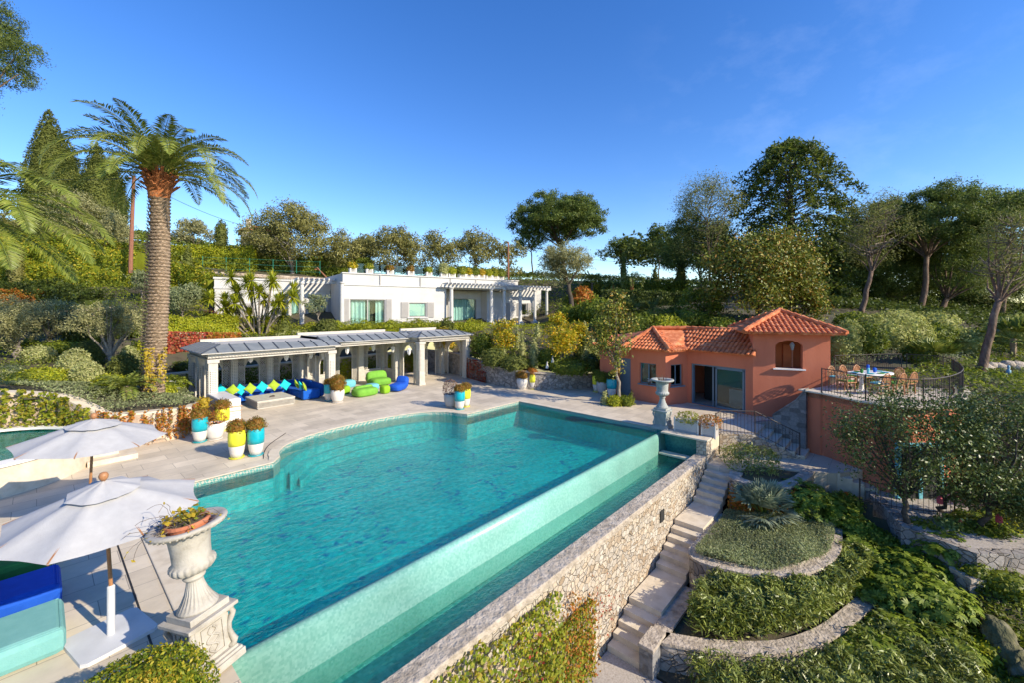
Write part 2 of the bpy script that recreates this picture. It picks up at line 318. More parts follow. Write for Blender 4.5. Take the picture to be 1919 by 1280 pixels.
# water: reflecting, tinted, slightly milky, rippled
def water(name,tint,milk,milkcol,wscale=2.6,bump=.35):
    m,N,L,b=newmat(name); N.remove(b)
    tc=N.new('ShaderNodeTexCoord'); mp=N.new('ShaderNodeMapping'); mp.inputs['Scale'].default_value=(1.0,2.0,1); mp.inputs['Rotation'].default_value=(0,0,R(35)); L.new(tc.outputs['Object'],mp.inputs[0])
    n1=N.new('ShaderNodeTexNoise'); n1.inputs['Scale'].default_value=wscale; n1.inputs['Detail'].default_value=5; n1.inputs['Roughness'].default_value=.55; n1.inputs['Distortion'].default_value=.8; L.new(mp.outputs[0],n1.inputs['Vector'])
    r1=N.new('ShaderNodeMath'); r1.operation='SUBTRACT'; r1.inputs[1].default_value=.5; L.new(n1.outputs[0],r1.inputs[0]); r2=N.new('ShaderNodeMath'); r2.operation='ABSOLUTE'; L.new(r1.outputs[0],r2.inputs[0]); r3=N.new('ShaderNodeMath'); r3.operation='POWER'; r3.inputs[1].default_value=.6; L.new(r2.outputs[0],r3.inputs[0]); r4=N.new('ShaderNodeMath'); r4.operation='MULTIPLY'; r4.inputs[1].default_value=-1; L.new(r3.outputs[0],r4.inputs[0])
    bp=N.new('ShaderNodeBump'); bp.inputs['Strength'].default_value=bump; bp.inputs['Distance'].default_value=.12; L.new(n1.outputs[0],bp.inputs['Height'])
    bd=N.new('ShaderNodeBump'); bd.inputs['Strength'].default_value=1; bd.inputs['Distance'].default_value=.95; L.new(r4.outputs[0],bd.inputs['Height'])
    gl=N.new('ShaderNodeBsdfGlossy'); gl.inputs['Roughness'].default_value=.06; L.new(bp.outputs[0],gl.inputs['Normal'])
    tr=N.new('ShaderNodeBsdfTransparent'); tr.inputs['Color'].default_value=(*tint,1)
    df=N.new('ShaderNodeBsdfDiffuse'); df.inputs['Color'].default_value=(*milkcol,1); L.new(bd.outputs[0],df.inputs['Normal'])
    m1=N.new('ShaderNodeMixShader'); m1.inputs[0].default_value=milk; L.new(tr.outputs[0],m1.inputs[1]); L.new(df.outputs[0],m1.inputs[2])
    lw=N.new('ShaderNodeLayerWeight'); lw.inputs['Blend'].default_value=.5; L.new(bp.outputs[0],lw.inputs['Normal']); pw_=N.new('ShaderNodeMath'); pw_.operation='POWER'; pw_.inputs[1].default_value=5; L.new(lw.outputs['Facing'],pw_.inputs[0]); fr=N.new('ShaderNodeMath'); fr.operation='MULTIPLY_ADD'; fr.inputs[1].default_value=.98; fr.inputs[2].default_value=.02; L.new(pw_.outputs[0],fr.inputs[0])
    m2=N.new('ShaderNodeMixShader'); L.new(fr.outputs[0],m2.inputs[0]); L.new(m1.outputs[0],m2.inputs[1]); L.new(gl.outputs[0],m2.inputs[2])
    L.new(m2.outputs[0],N['Material Output'].inputs['Surface']); return m
water('water',(.70,1,.99),.26,(.0,.72,.68),3.6)
water('water_shallow',(.80,1,.97),.15,(.02,.60,.52),6)
# leaf kinds
leafmat('leaf_olive',[(.17,.18,.09),(.30,.31,.18),(.44,.44,.30)],.6)
leafmat('leaf_olive_dark',[(.11,.12,.045),(.20,.205,.09),(.31,.31,.17)],.6)
leafmat('leaf_hedge_yellow',[(.07,.13,.012),(.14,.20,.02),(.25,.29,.035),(.44,.36,.04)],.55)
leafmat('leaf_green',[(.07,.11,.015),(.13,.18,.025),(.22,.26,.045)],.5)
leafmat('leaf_lime',[(.16,.22,.02),(.27,.32,.03),(.40,.40,.04)],.5)
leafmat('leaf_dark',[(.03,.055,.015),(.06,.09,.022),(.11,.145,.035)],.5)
leafmat('leaf_cypress',[(.075,.105,.035),(.12,.15,.045),(.17,.195,.065)],.7)
leafmat('leaf_pine',[(.05,.085,.025),(.095,.145,.04),(.17,.215,.07)],.6)
leafmat('leaf_pine_light',[(.09,.115,.04),(.15,.17,.065),(.24,.26,.12)],.6)
leafmat('leaf_bunya',[(.035,.065,.016),(.065,.10,.02),(.15,.18,.035)],.5)
leafmat('leaf_magnolia',[(.06,.085,.015),(.11,.15,.025),(.22,.24,.05),(.28,.15,.04)],.5,.2,.35)
leafmat('leaf_glossy',[(.03,.055,.016),(.06,.095,.028),(.15,.19,.085)],.42,.15,.4)
leafmat('leaf_palm',[(.10,.15,.03),(.17,.22,.045),(.27,.30,.08)],.45,.25)
leafmat('leaf_palm_grey',[(.15,.20,.17),(.25,.31,.27),(.35,.40,.35)],.5,.2)
leafmat('leaf_variegated',[(.20,.25,.10),(.40,.44,.24),(.55,.56,.36)],.6)
leafmat('leaf_lavender',[(.16,.21,.11),(.25,.30,.18),(.36,.40,.29)],.7)
leafmat('leaf_red',[(.28,.03,.02),(.42,.06,.04),(.50,.16,.07),(.2,.13,.04)],.6)
leafmat('leaf_autumn',[(.12,.14,.02),(.34,.13,.03),(.45,.16,.05),(.22,.22,.03)],.6)
leafmat('leaf_vine',[(.10,.16,.02),(.19,.24,.03),(.30,.33,.05),(.30,.24,.04)],.5)
leafmat('leaf_citrus',[(.10,.15,.01),(.26,.28,.02),(.45,.38,.03),(.55,.30,.02)],.45)
leafmat('leaf_gold',[(.35,.25,.02),(.55,.38,.03),(.62,.48,.05)],.55)
leafmat('leaf_succulent',[(.09,.11,.02),(.20,.15,.03),(.30,.13,.04),(.16,.2,.03)],.45)
leafmat('leaf_bronze',[(.16,.06,.05),(.26,.14,.10),(.30,.22,.13)],.5)
leafmat('leaf_fatsia',[(.08,.14,.015),(.15,.22,.03),(.27,.34,.07)],.5,.3,.35)
leafmat('leaf_oleander',[(.08,.11,.022),(.15,.20,.05),(.28,.32,.13)],.4,.2,.5)
leafmat('leaf_euphorbia',[(.19,.24,.08),(.31,.35,.15),(.44,.46,.26)],.6)
leafmat('leaf_sage',[(.12,.16,.09),(.22,.27,.17),(.32,.36,.26)],.7)
leafmat('twig',[(.12,.09,.07),(.25,.2,.16)],.9,0)
leafmat('petal_white',[(.7,.7,.66),(.8,.8,.78)],.6)
leafmat('dry_frond',[(.30,.20,.08),(.42,.3,.14)],.8)
# ---------------------------------------------------------------- terrain
cp=[]
def cpx(px,py,Y): cp.append(D(px,py,Y))
for u,v,z in [(-9,25,2.4),(-6,24.9,2.4),(-.8,24.2,2.15),(.7,23.3,1.9),(1.9,21.8,1.28),(4.0,21.6,1.15),(4.9,24,1.0),(4.9,29,.95),(6,30,1.35),(12,30,1.6),(18,30,1.65),(22.6,26,1.62),
   (21.9,23.5,1.45),(21.3,20,1.25),(21.5,18,1.1),(23.2,16.3,.9),(25,15,.85),(27.5,14,.9),(29,9,1.0),(29,4,1.5),(27,1.5,1.6),(26,-2,1.55),(24,-5.5,.9),(20.5,-7,-.4),
   (17.5,-4.5,-1.4),(14,-3,-2.3),(-20,30,3)]: cp.append((u,v,z))
for a in [(50,700,20),(50,640,25),(50,585,32),(50,530,38),(50,455,45),(20,430,55),(200,640,25),(200,590,31),(200,540,38),(200,460,46),(330,590,33),(330,540,39),(350,500,47),(430,503,52),(600,517,54),(400,508,47),(550,514,50),(800,516,58),(700,516,56),
  (300,700,24),(430,625,33),(600,625,34),(800,622,36),(900,622,36),(500,612,37),(430,603,36.5),(560,612,37.5),(870,611,42),(920,609,43),(965,612,43),(1005,613,46),(850,602,47),(1000,603,50),(600,508,62),(800,524,66),(960,524,66),(1000,530,58),(1100,545,56),
  (880,655,31),(1000,690,27.7),(1100,690,27.8),(1000,630,36),(1100,610,38),(1100,575,47),(1200,560,50),(1250,612,34),(1200,540,60),(1400,605,33),(1600,610,32),(1750,618,32),(1900,650,30),(1600,570,50),
  (1900,610,45),(1800,560,70),(600,508,95),(1200,530,85),(100,430,75),(1780,700,23),(1830,712,21.8),(1900,722,20.5),(1700,660,26),(1850,690,25),(2000,700,24),(-200,560,35),(-200,470,50),(2100,600,60),
  (1650,940,14.3),(1800,1010,12.8),(1700,1110,11.6),(1900,1010,13),(1850,1145,11.1),(1910,1145,11.1),(1850,1062,11.9),(1930,1062,11.9),(1780,1235,10.4),(1880,1275,10),(2050,1050,12),(2000,1250,10),(1650,1270,9.9)]: cpx(*a)

for q in [(16.8,-.2,-2.7),(18.4,1.0,-1.95),(18.9,.2,-1.75),(16.9,-2.0,-1.75),(13,.8,-3.35),(11,2,-3.65),(9.3,3,-3.85),(8.5,4.5,-3.85),(7,3,-3.9),(15.4,.0,-3.1),(16,-1.4,-2.6),(18.2,-3.6,-1.6),(20.5,-4.2,-1.4),(23.4,-3,-.6),(8,4,-3.8),(5,3,-3.85),(23.9,2.2,1.4),(24.6,0,1.5)]: cp.append(q)
cp.append((3,-6,-4.0)); cp.append((-10,-8,-4)); cp.append((12,-12,-4)); cp.append((30,-20,-2)); cp.append((60,-20,0)); cp.append((-30,10,1)); cp.append((-40,40,10))
CP=np.array(cp)
def _k(a,b): return np.sqrt(((a[:,None,:]-b[None,:,:])**2).sum(-1)+.3)
A=_k(CP[:,:2],CP[:,:2]); n_=len(CP); AA=np.zeros((n_+1,n_+1)); AA[:n_,:n_]=A+np.eye(n_)*-.15; AA[n_,:n_]=1; AA[:n_,n_]=1
W=np.linalg.solve(AA,np.r_[CP[:,2],0])
def H(u,v=None):
    if v is None: q=np.asarray(u)[:,:2]; return _k(q,CP[:,:2])@W[:n_]+W[n_]
    return float((_k(np.array([[u,v]]),CP[:,:2])@W[:n_]+W[n_])[0])
# everything paved or built: no terrain inside these outlines
TERR=[(-9,5.3),(1.9,5.3),(1.9,15.5)]
ARC=[]
for k in range(25):
    a=math.pi*(1-k/24); c=math.cos(a); s_=math.sin(a); e=2/2.5
    ARC.append((9.75+4.1*math.copysign(abs(c)**e,c), 15.5+2.45*abs(s_)**e))
ARC=[(5.3,15.5)]+ARC[1:-1]+[(14.0,15.5)]
TERR+=ARC+[(17.85,15.5),(17.85,5.42),(18.95,5.42),(19.75,4.3),(23.0,4.3),(27.5,4.3),(27.5,13.8),(24.6,13.9),(24.6,14.6),(22.9,15.9),(21.75,16.8),(21.0,18),(20.95,20),(21.6,23.2),(22.3,26),(22.0,29.6),(5.3,29.6),(5.0,24),(4.7,22),(4.0,21.3),(1.8,21.3),(.5,22.9),(-.8,23.6),(-9,24.6)]
CUT=[(-9,5.3),(-9,24.6),(-.8,23.6),(.5,22.9),(1.8,21.3),(4.0,21.3),(4.7,22),(5.0,24),(5.3,29.6),(22,29.6),(22.3,26),(21.6,23.2),(20.95,20),(21,18),(21.75,16.8),(22.9,15.9),(24.6,14.5),(24.6,13.7),(27.5,13.6),(27.5,4.3),
     (23.4,2.2),(23.0,-2.2),(20.6,-3.1),(18.6,-2.9),(17.3,-1.5),(17.9,-.2),(19.1,.5),(19.0,2.0),(18.5,1.7),(17.2,1.5),(16.4,.5),(14.5,.95),(13,1.45),(11.8,2.15),(10.9,3.1),(10.4,4.0),(9.7,4.3),(8.9,5.35)]
def inside(poly,X,Y):
    r=np.zeros(X.shape,bool); n=len(poly)
    for i in range(n):
        x0,y0=poly[i]; x1,y1=poly[(i+1)%n]
        if y0==y1: continue
        c=((y0>Y)!=(y1>Y))&(X<(x1-x0)*(Y-y0)/(y1-y0)+x0); r^=c
    return r
def npmesh(name,V,Fq,matn,parent=None,smooth=False):
    me=bpy.data.meshes.new(name); nv=len(V); nf=len(Fq); k=Fq.shape[1]
    me.vertices.add(nv); me.vertices.foreach_set('co',np.ascontiguousarray(V,dtype=np.float32).ravel())
    me.loops.add(nf*k); me.loops.foreach_set('vertex_index',np.ascontiguousarray(Fq,dtype=np.int32).ravel())
    me.polygons.add(nf); me.polygons.foreach_set('loop_start',np.arange(0,nf*k,k,dtype=np.int32)); me.polygons.foreach_set('loop_total',np.full(nf,k,dtype=np.int32))
    if smooth: me.polygons.foreach_set('use_smooth',np.ones(nf,bool))
    me.update(calc_edges=True); me.materials.append(M[matn]); o=bpy.data.objects.new(name,me); sc.collection.objects.link(o)
    if parent: o.parent=parent
    return o
def terrain():
    xs=np.concatenate([[-1500,-600,-250,-120,-80],np.arange(-60,-12,2.),np.arange(-12,40,.45),np.arange(40,90,2.),[110,140,200,400,1500]])
    ys=np.concatenate([[-1500,-500,-150,-60,-30],np.arange(-22,-8,2.),np.arange(-8,45,.45),np.arange(45,90,2.),[100,130,200,500,1500]])
    X,Y=np.meshgrid(xs,ys); P=np.stack([X.ravel(),Y.ravel()],1)
    Pc=np.clip(P,[-60,-22],[90,90]); Z=H(Pc)
    far=np.hypot(P[:,0]-Pc[:,0],P[:,1]-Pc[:,1]); Z=Z-far*.03
    near=far<1
    for i in np.where(near)[0]: Z[i]+=(mnoise.noise((P[i,0]*.5,P[i,1]*.5,0)))*.12
    V=np.c_[P,Z]; ny,nx=X.shape; idx=np.arange(ny*nx).reshape(ny,nx)
    Q=np.stack([idx[:-1,:-1],idx[:-1,1:],idx[1:,1:],idx[1:,:-1]],-1).reshape(-1,4)
    C=V[Q].mean(1); keep=~inside(CUT,C[:,0],C[:,1]); Q=Q[keep]
    o=npmesh('ground',V,Q,'soil',smooth=True); tag(o,kind='structure'); return o
terrain()
def sheet(name,poly,z0,z1,matn,kind='structure',bev=0):
    o=MB().prism(poly,z0,z1).build(name,matn,bev=bev)
    if kind: tag(o,kind=kind)
    return o
PAV=sheet('terrace',TERR,-.5,0,'paving')
# bright rounded lip along the pool edge
EDGE=[(1.9,7.4),(1.9,15.5)]+ARC+[(17.85,15.5),(17.85,5.9)]
o=MB().wall(EDGE,.34,.003,.035,side=1).build('pool_edge','step_stone',bev=.012); tag(o,kind='structure')
# pool basin
POOL=[(1.9,7.3),(1.9,15.5)]+ARC+[(17.85,15.5),(17.85,7.3)]
mb=MB()
for i in range(len(POOL)-1):
    a,b_=POOL[i],POOL[i+1]; mb.add([(*a,-2.0),(*b_,-2.0),(*b_,.0),(*a,.0)],[(0,1,2,3)])
o=mb.build('pool_wall','mosaic_pool'); tag(o,kind='structure')
fl=MB().prism(POOL,-2.2,-1.25)
o=fl.build('pool_floor','mosaic_floor'); tag(o,kind='structure')
# submerged round steps in the bay
mb=MB()
for k,(r,zt) in enumerate([(.84,-1.0),(.92,-.72),(1.0,-.42)]):
    out=[];inn=[]
    for j in range(25):
        a=math.pi*(j/24); c=math.cos(a); s_=math.sin(a); e=.8
        f=lambda q:(9.75+4.1*q*math.copysign(abs(c)**e,c),15.5+2.45*q*abs(s_)**e)
        q_=.5*(1-math.cos(min(1,j/8)*math.pi))*.5*(1-math.cos(min(1,(24-j)/3)*math.pi)); out.append(f(r)); inn.append(f(r-.09*q_-.005))
    out=out[5:24]; inn=inn[5:24]; mb.prism(out+inn[::-1],-1.6,zt)
o=mb.build('pool_steps','mosaic_pool'); tag(o,kind='structure')
# waterline tile border
m,N,L,b=newmat('tile_border'); tc=N.new('ShaderNodeTexCoord'); ck=N.new('ShaderNodeTexChecker'); ck.inputs['Scale'].default_value=14; mp=N.new('ShaderNodeMapping'); mp.inputs['Rotation'].default_value=(0,R(45),R(45))
L.new(tc.outputs['Object'],mp.inputs[0]); L.new(mp.outputs[0],ck.inputs[0]); ck.inputs[1].default_value=(.45,.42,.34,1); ck.inputs[2].default_value=(.10,.30,.27,1); L.new(ck.outputs[0],b.inputs['Base Color'])
o=MB().wall(POOL,.012,-.16,-.006,side=-1).build('tile_border','tile_border'); tag(o,kind='structure')
# overflow wall (pale mosaic, rounded crest) and trough
prof=[(7.62,-2.0),(7.60,-.30),(7.56,-.16),(7.50,-.10),(7.42,-.075),(7.35,-.105),(7.30,-.2),(7.26,-.38),(7.21,-.75),(7.16,-1.2)]
mb=MB(); V=[(u,y,z) for u in (1.9,17.84) for y,z in prof]; k=len(prof)
mb.add(V,[(i,i+1,i+1+k,i+k) for i in range(k-1)]+[tuple(range(k))[::-1],tuple(range(k,2*k))])
o=mb.build('overflow_wall','mosaic_pale',smooth=True); tag(o,'long pale green mosaic overflow wall between the pool and its lower trough','pool wall')
mb=MB(); mb.box(-3,17.84,5.8,7.3,-1.5,-1.25); o=mb.build('trough_floor','mosaic_trough'); tag(o,kind='structure')
o=MB().box(17.80,18.2,5.45,7.62,-1.6,-.004).build('trough_end_wall','mosaic_dark'); tag(o,kind='structure')
# water sheets
def gridsheet(name,poly,z,matn): 
    o=MB().prism(poly,z-.001,z).build(name,matn)
    o.data.clear_geometry(); tri=tessellate_polygon([[Vector((p[0],p[1],0)) for p in poly]])
    f=[]
    for t in tri:
        p=[poly[k] for k in t]; ar=(p[1][0]-p[0][0])*(p[2][1]-p[0][1])-(p[2][0]-p[0][0])*(p[1][1]-p[0][1]); f.append(tuple(t) if ar>0 else tuple(t)[::-1])
    o.data.from_pydata([(p[0],p[1],z) for p in poly],[],f); o.data.update(); tag(o,kind='structure'); return o
gridsheet('pool_water',[(1.9,7.45),(1.9,15.5)]+ARC+[(17.85,15.5),(17.85,7.45)],-.105,'water')
gridsheet('trough_water',[(-3,5.78),(17.5,5.78),(17.5,7.25),(-3,7.25)],-.80,'water_shallow')
# outer stone wall beneath the trough with rough coping
t=thing('stone_wall','long cream stone wall under the pool trough with a square drain hole','wall',(0,0,0))
V0=5.44
MB().box(-3,17.3,V0+.03,5.84,-4.2,-.72).build('masonry','wall_cream',t)
MB().box(-3,17.35,V0-.0,5.88,-.72,-.55).build('coping','coping_rough',t,bev=.02)
fr=MB(); fr.box(13.0,13.3,V0-.004,V0+.026,-1.52,-1.17); fr.build('drain_hole','black_rubber',t)
t=thing('stone_pier','square stone pier at the end of the pool trough beside the stairs','pier',(17.6,5.6,0))
MB().box(-.25,1.3,-.16,.22,-1.0,-.008).build('masonry','wall_cream',t)
MB().box(-.27,.28,-.2,1.65,-.004,.06).build('capstone','step_stone',t,bev=.01)
# metal channel across the trough end
o=MB().box(17.0,17.4,5.85,7.2,-.78,-.70).build('trough_bridge','step_stone',bev=.01); tag(o,'pale stone bar crossing the far end of the trough','bar')
# drain slots in the paving
o=MB().box(1.17,1.20,7.6,13.5,.001,.004).build('drain_slot','black_rubber'); tag(o,kind='structure')
# ---- stairs beside the wall
ST=thing('stone_staircase','long flight of pale stone steps descending beside the pool wall','stairs',(0,0,0))
STEPV=(V0-.01,4.52)
def steps(u0,u1,z0,n):            # going down from u0,z0
    r=.155; w_=(u0-u1)/n
    for i in range(n):
        a=u0-w_*i; b_=a-w_; z=z0-r*(i+1)
        MB().box(b_-.03,a,STEPV[1],STEPV[0],z-.35,z).build('step','step_stone',ST,bev=.008)
    return z0-r*n
z=-.86
MB().box(17.42,18.6,4.5,V0-.05,-1.4,z-.01).build('landing','step_stone',ST)
z=steps(17.35,15.9,z,5); MB().box(14.1,15.87,STEPV[1],STEPV[0],z-.5,z-.155).build('landing','step_stone',ST,bev=.006); z-=.155
z=steps(14.1,12.65,z,5); MB().box(10.85,12.62,STEPV[1],STEPV[0],z-.5,z-.155).build('landing','step_stone',ST,bev=.006); z-=.155
z=steps(10.85,9.7,z,4); ZB=z-.155
o=MB().prism([(-2,5.44),(9.72,5.44),(9.72,4.4),(9.6,2.4),(8.5,1.5),(4,-2),(-6,-6)],ZB-.4,ZB).build('gravel_path','gravel'); tag(o,kind='structure')
# ---- planted beds with curved stone walls
def bed(label,outline,zt,zs,zb,soil=True,th=.34,matn='wall_grey',cop='coping_rough'):
    t=thing('garden_wall',label,'wall',(0,0,0))
    sm=catmull([(p[0],p[1],0) for p in outline],5)
    MB().wall(sm,th,zb,zt-.07).build('masonry',matn,t)
    MB().wall(sm,th+.06,zt-.07,zt).build('coping',cop,t)
    return sm
B1=bed('short curved ivy covered wall of the topmost bed by the landing',[(17.3,4.35),(16.7,4.25),(16.5,3.6),(17.0,2.9),(18.2,2.5),(19.3,2.4)],-.85,-.9,-2.0)
B2=bed('curved grey wall edging the bed with the blue fan palm',[(15.9,4.35),(14.1,4.33),(12.75,4.3),(12.75,3.5),(13.2,2.6),(14.2,1.8),(15.6,1.4),(17.2,1.45),(18.6,1.6)],-1.93,-2,-3.0)
B3=bed('curved grey wall edging the oleander bed in the middle of the slope',[(12.5,4.35),(11.6,4.33),(10.3,4.3),(10.35,3.9),(10.9,3.0),(11.8,2.0),(13.0,1.3),(14.5,.8),(16.3,.3)],-2.82,-2.9,-3.6)
def soil(name,sm,extra,z): 
    poly=[(p[0],p[1]) for p in sm]+extra; o=MB().prism(poly,z-.25,z).build(name,'soil'); tag(o,kind='structure')
soil('bed_soil',B1,[(19.3,4.3),(17.4,4.4)],-.93)
soil('bed_soil',B2,[(18.6,2.6),(17.2,4.4)],-2.03)
soil('bed_soil',B3,[(16.9,1.4),(14,4.4)],-2.95)
o=MB().prism([(9.8,4.2),(9.75,2.2),(9.7,-.5),(18,-2),(18,1),(12.5,4.45)],-4.0,-3.5).build('bed_soil','soil'); tag(o,kind='structure')
t=thing('stone_pillar','square stone pillar at the foot of the stairs','pillar',(10.0,4.4,0)); MB().box(-.42,.28,-.2,.13,-3.9,-2.86).build('shaft','wall_ashlar',t); MB().box(-.45,.3,-.23,.16,-2.86,-2.76).build('cap','coping_rough',t,bev=.02)
# ---- landing and path round the rotunda
LAND=[(17.35,5.43),(18.95,5.43),(19.75,4.3),(21.95,4.3),(21.95,2.4),(20.6,.9),(19.6,1.6),(19.0,2.6),(18.6,3.95),(17.35,4.4)]
o=sheet('landing',LAND,-1.6,-.865,'paving')
o=sheet('lower_path',[(20.55,.95),(22,2.3),(22.4,-2),(20.5,-3.4),(18.4,-3.2),(17.0,-1.6),(17.6,-.2),(19.2,.3)],-2.0,-1.42,'gravel')
t=thing('garden_steps','four pale steps going down towards the orange round building','steps',(0,0,0))
for i in range(4):
    a0=at(1548+22*i,873+9*i,-.87-.14*i); 
    MB().box(-.22,.24,-.8,.8,-.5,-.01,lambda p,a0=a0:(a0[0]+p[0]*.35+p[1]*.93,a0[1]-p[0]*.93+p[1]*.35-.0,a0[2]+p[2])).build('step','step_stone',t,bev=.006)
t=thing('garden_wall','low rough stone wall below the path railing of the round building','wall',(0,0,0))
MB().wall([(20.5,.85),(19.2,.25),(17.6,-.25),(17.0,-1.6),(18.4,-3.2),(20.5,-3.45)],.3,-2.6,[-1.40]*6,side=0).build('masonry','wall_grey',t)
# ---- steps at the orange house: terrace down to the landing
t=thing('house_steps','pale stone steps beside the iron railing below the orange house','steps',(0,0,0))
for i in range(5):
    z=-.145*(i+1); v1=4.3-.32*i; MB().prism([(19.75+.16*i,v1),(21.95,v1),(21.95,v1-.35),(19.9+.16*i,v1-.35)],z-.5,z).build('step','step_stone',t)
MB().wall([(18.95,5.43),(19.72,4.33),(20.55,2.75)],.16,[-1,-1,-1],[-.02,-.02,-.86],side=0).build('side_wall','wall_cream',t)
t=thing('stair_wall','grey squared stone wall rising behind the steps to the round terrace','wall',(0,0,0))
MB().wall([(21.97,4.75),(21.97,3.95)],.35,-1,[.02,.25],side=-1).build('low_block','wall_ashlar',t)
MB().wall([(22.0,4.0),(21.97,3.1),(21.9,2.72)],.35,-1.4,[.45,1.25,1.75],side=-1).build('masonry','wall_ashlar',t)
MB().wall([(22.0,4.0),(21.97,3.1),(21.9,2.72)],.4,[.45,1.25,1.75],[.52,1.32,1.82],side=-1).build('coping','wall_ashlar',t)

# ---------------------------------------------------------------- foliage library
def unit(a): return a/np.maximum(np.linalg.norm(a,axis=1,keepdims=True),1e-9)
def leaves(name,C,size,matn,parent=None,Nrm=None,asp=.5,jit=.8,tang=None,curl=0,tj=.5):
    n=len(C); size=np.asarray(size,float)*np.ones(n)*rng.uniform(.7,1.3,n)
    nr=rng.normal(size=(n,3)) if Nrm is None else unit(Nrm)+rng.normal(size=(n,3))*jit
    nr=unit(nr); t=rng.normal(size=(n,3)) if tang is None else tang+rng.normal(size=(n,3))*tj
    t=unit(t-nr*(t*nr).sum(1,keepdims=True)); b=np.cross(nr,t)
    L_=(t*size[:,None])/2; B_=(b*(size*asp)[:,None])/2
    V=np.stack([C-L_,C+B_-L_*.1,C+L_,C-B_-L_*.1],1)
    V[:,2]-=nr*(size*.12)[:,None]; V=V.reshape(-1,3)
    return npmesh(name,V,np.arange(4*n).reshape(n,4),matn,parent)
def lump_pts(ell,n,spread,fill=.25,clump=30,up=.35,bottom=True):
    ell=np.array(ell,float); wgt=(ell[:,3]*ell[:,4]+ell[:,3]*ell[:,5]+ell[:,4]*ell[:,5]); wgt/=wgt.sum()
    nc=max(6,n//clump); k=rng.choice(len(ell),nc,p=wgt); d=unit(rng.normal(size=(nc,3)))
    if not bottom: d[:,2]=np.where(d[:,2]<-.25,-d[:,2],d[:,2])
    r=1-fill*rng.random(nc)**1.5*1.0
    cc=ell[k,:3]+d*ell[k,3:6]*r[:,None]
    j=rng.integers(0,nc,n); off=rng.normal(size=(n,3))*spread; P=cc[j]+off*np.array([1,1,.75])
    Nn=unit(off)*.6+d[j]*.9+np.array([0,0,up]); return P,Nn,cc
def wood(name,base,forks,r0,matn,parent,lean=(0,0),trunk_top=None,wig=.12,n=7,r1=.25):
    base=Vector(base); tt=Vector(trunk_top); mb=MB()
    mid=[base+(tt-base)*f+Vector((random.uniform(-1,1),random.uniform(-1,1),0))*wig*math.sin(f*3.14) for f in (0,.2,.4,.6,.8,1)]
    mb.tube([mid[0]-Vector((0,0,.3))]+mid,[r0*1.35,r0*1.2,r0,r0*.92,r0*.85,r0*.78,r0*.7],n)
    for f in forks:
        f=Vector(f); q=tt.lerp(f,.5)+Vector((random.uniform(-1,1),random.uniform(-1,1),random.uniform(-.2,.6)))*(f-tt).length*.14
        st=tt-Vector((0,0,random.uniform(0,.25)*(tt-base).length*.3))
        ps=[st,st.lerp(q,.5)+Vector((0,0,.05)),q,q.lerp(f,.5),f]; r=r0*random.uniform(.28,.45)
        mb.tube(ps,[r,r*.8,r*.6,r*.4,r*.15],5,False)
    return mb.build(name,matn,parent,smooth=True)
def lobes(cx,cy,cz,rx,ry,rz,k,sz=.45,flat=1.0,low=-.5):
    out=[]
    for i in range(k):
        d=unit(rng.normal(size=(1,3)))[0]
        if d[2]<low: d[2]=-d[2]
        f=1-sz*.85; out.append((cx+d[0]*rx*f,cy+d[1]*ry*f,cz+d[2]*rz*f,rx*sz*rng.uniform(.8,1.2),ry*sz*rng.uniform(.8,1.2),rz*sz*flat*rng.uniform(.8,1.2)))
    return out
KIND={ # leaf material, leaf px at 1024, aspect, density, lobes, lobe size, fill, spread factor
 'olive':('leaf_olive',2.5,.32,2.6,18,.38,.5,.11),'olive_dark':('leaf_olive_dark',2.8,.38,3.0,20,.38,.5,.10),'broad':('leaf_green',3.0,.55,2.8,16,.4,.4,.15),
 'pine':('leaf_pine',2.8,.3,3.6,34,.33,.6,.09),'pine_light':('leaf_pine_light',2.6,.25,1.6,34,.26,.8,.16),'magnolia':('leaf_magnolia',3.6,.5,2.6,16,.38,.6,.16),
 'glossy':('leaf_glossy',3.4,.5,2.6,26,.27,.7,.13),'citrus':('leaf_citrus',3.0,.5,2.6,10,.45,.6,.2),'dark':('leaf_dark',3.0,.5,3.2,14,.42,.4,.14),'sage':('leaf_sage',2.6,.4,2.8,12,.42,.4,.15),
 'euph':('leaf_euphorbia',3.0,.4,2.8,14,.4,.4,.16),'cyp':('leaf_cypress',2.6,.4,2,1,1,.2,.05)}
def mpp(Y): return Y/427.0            # metres per rendered pixel
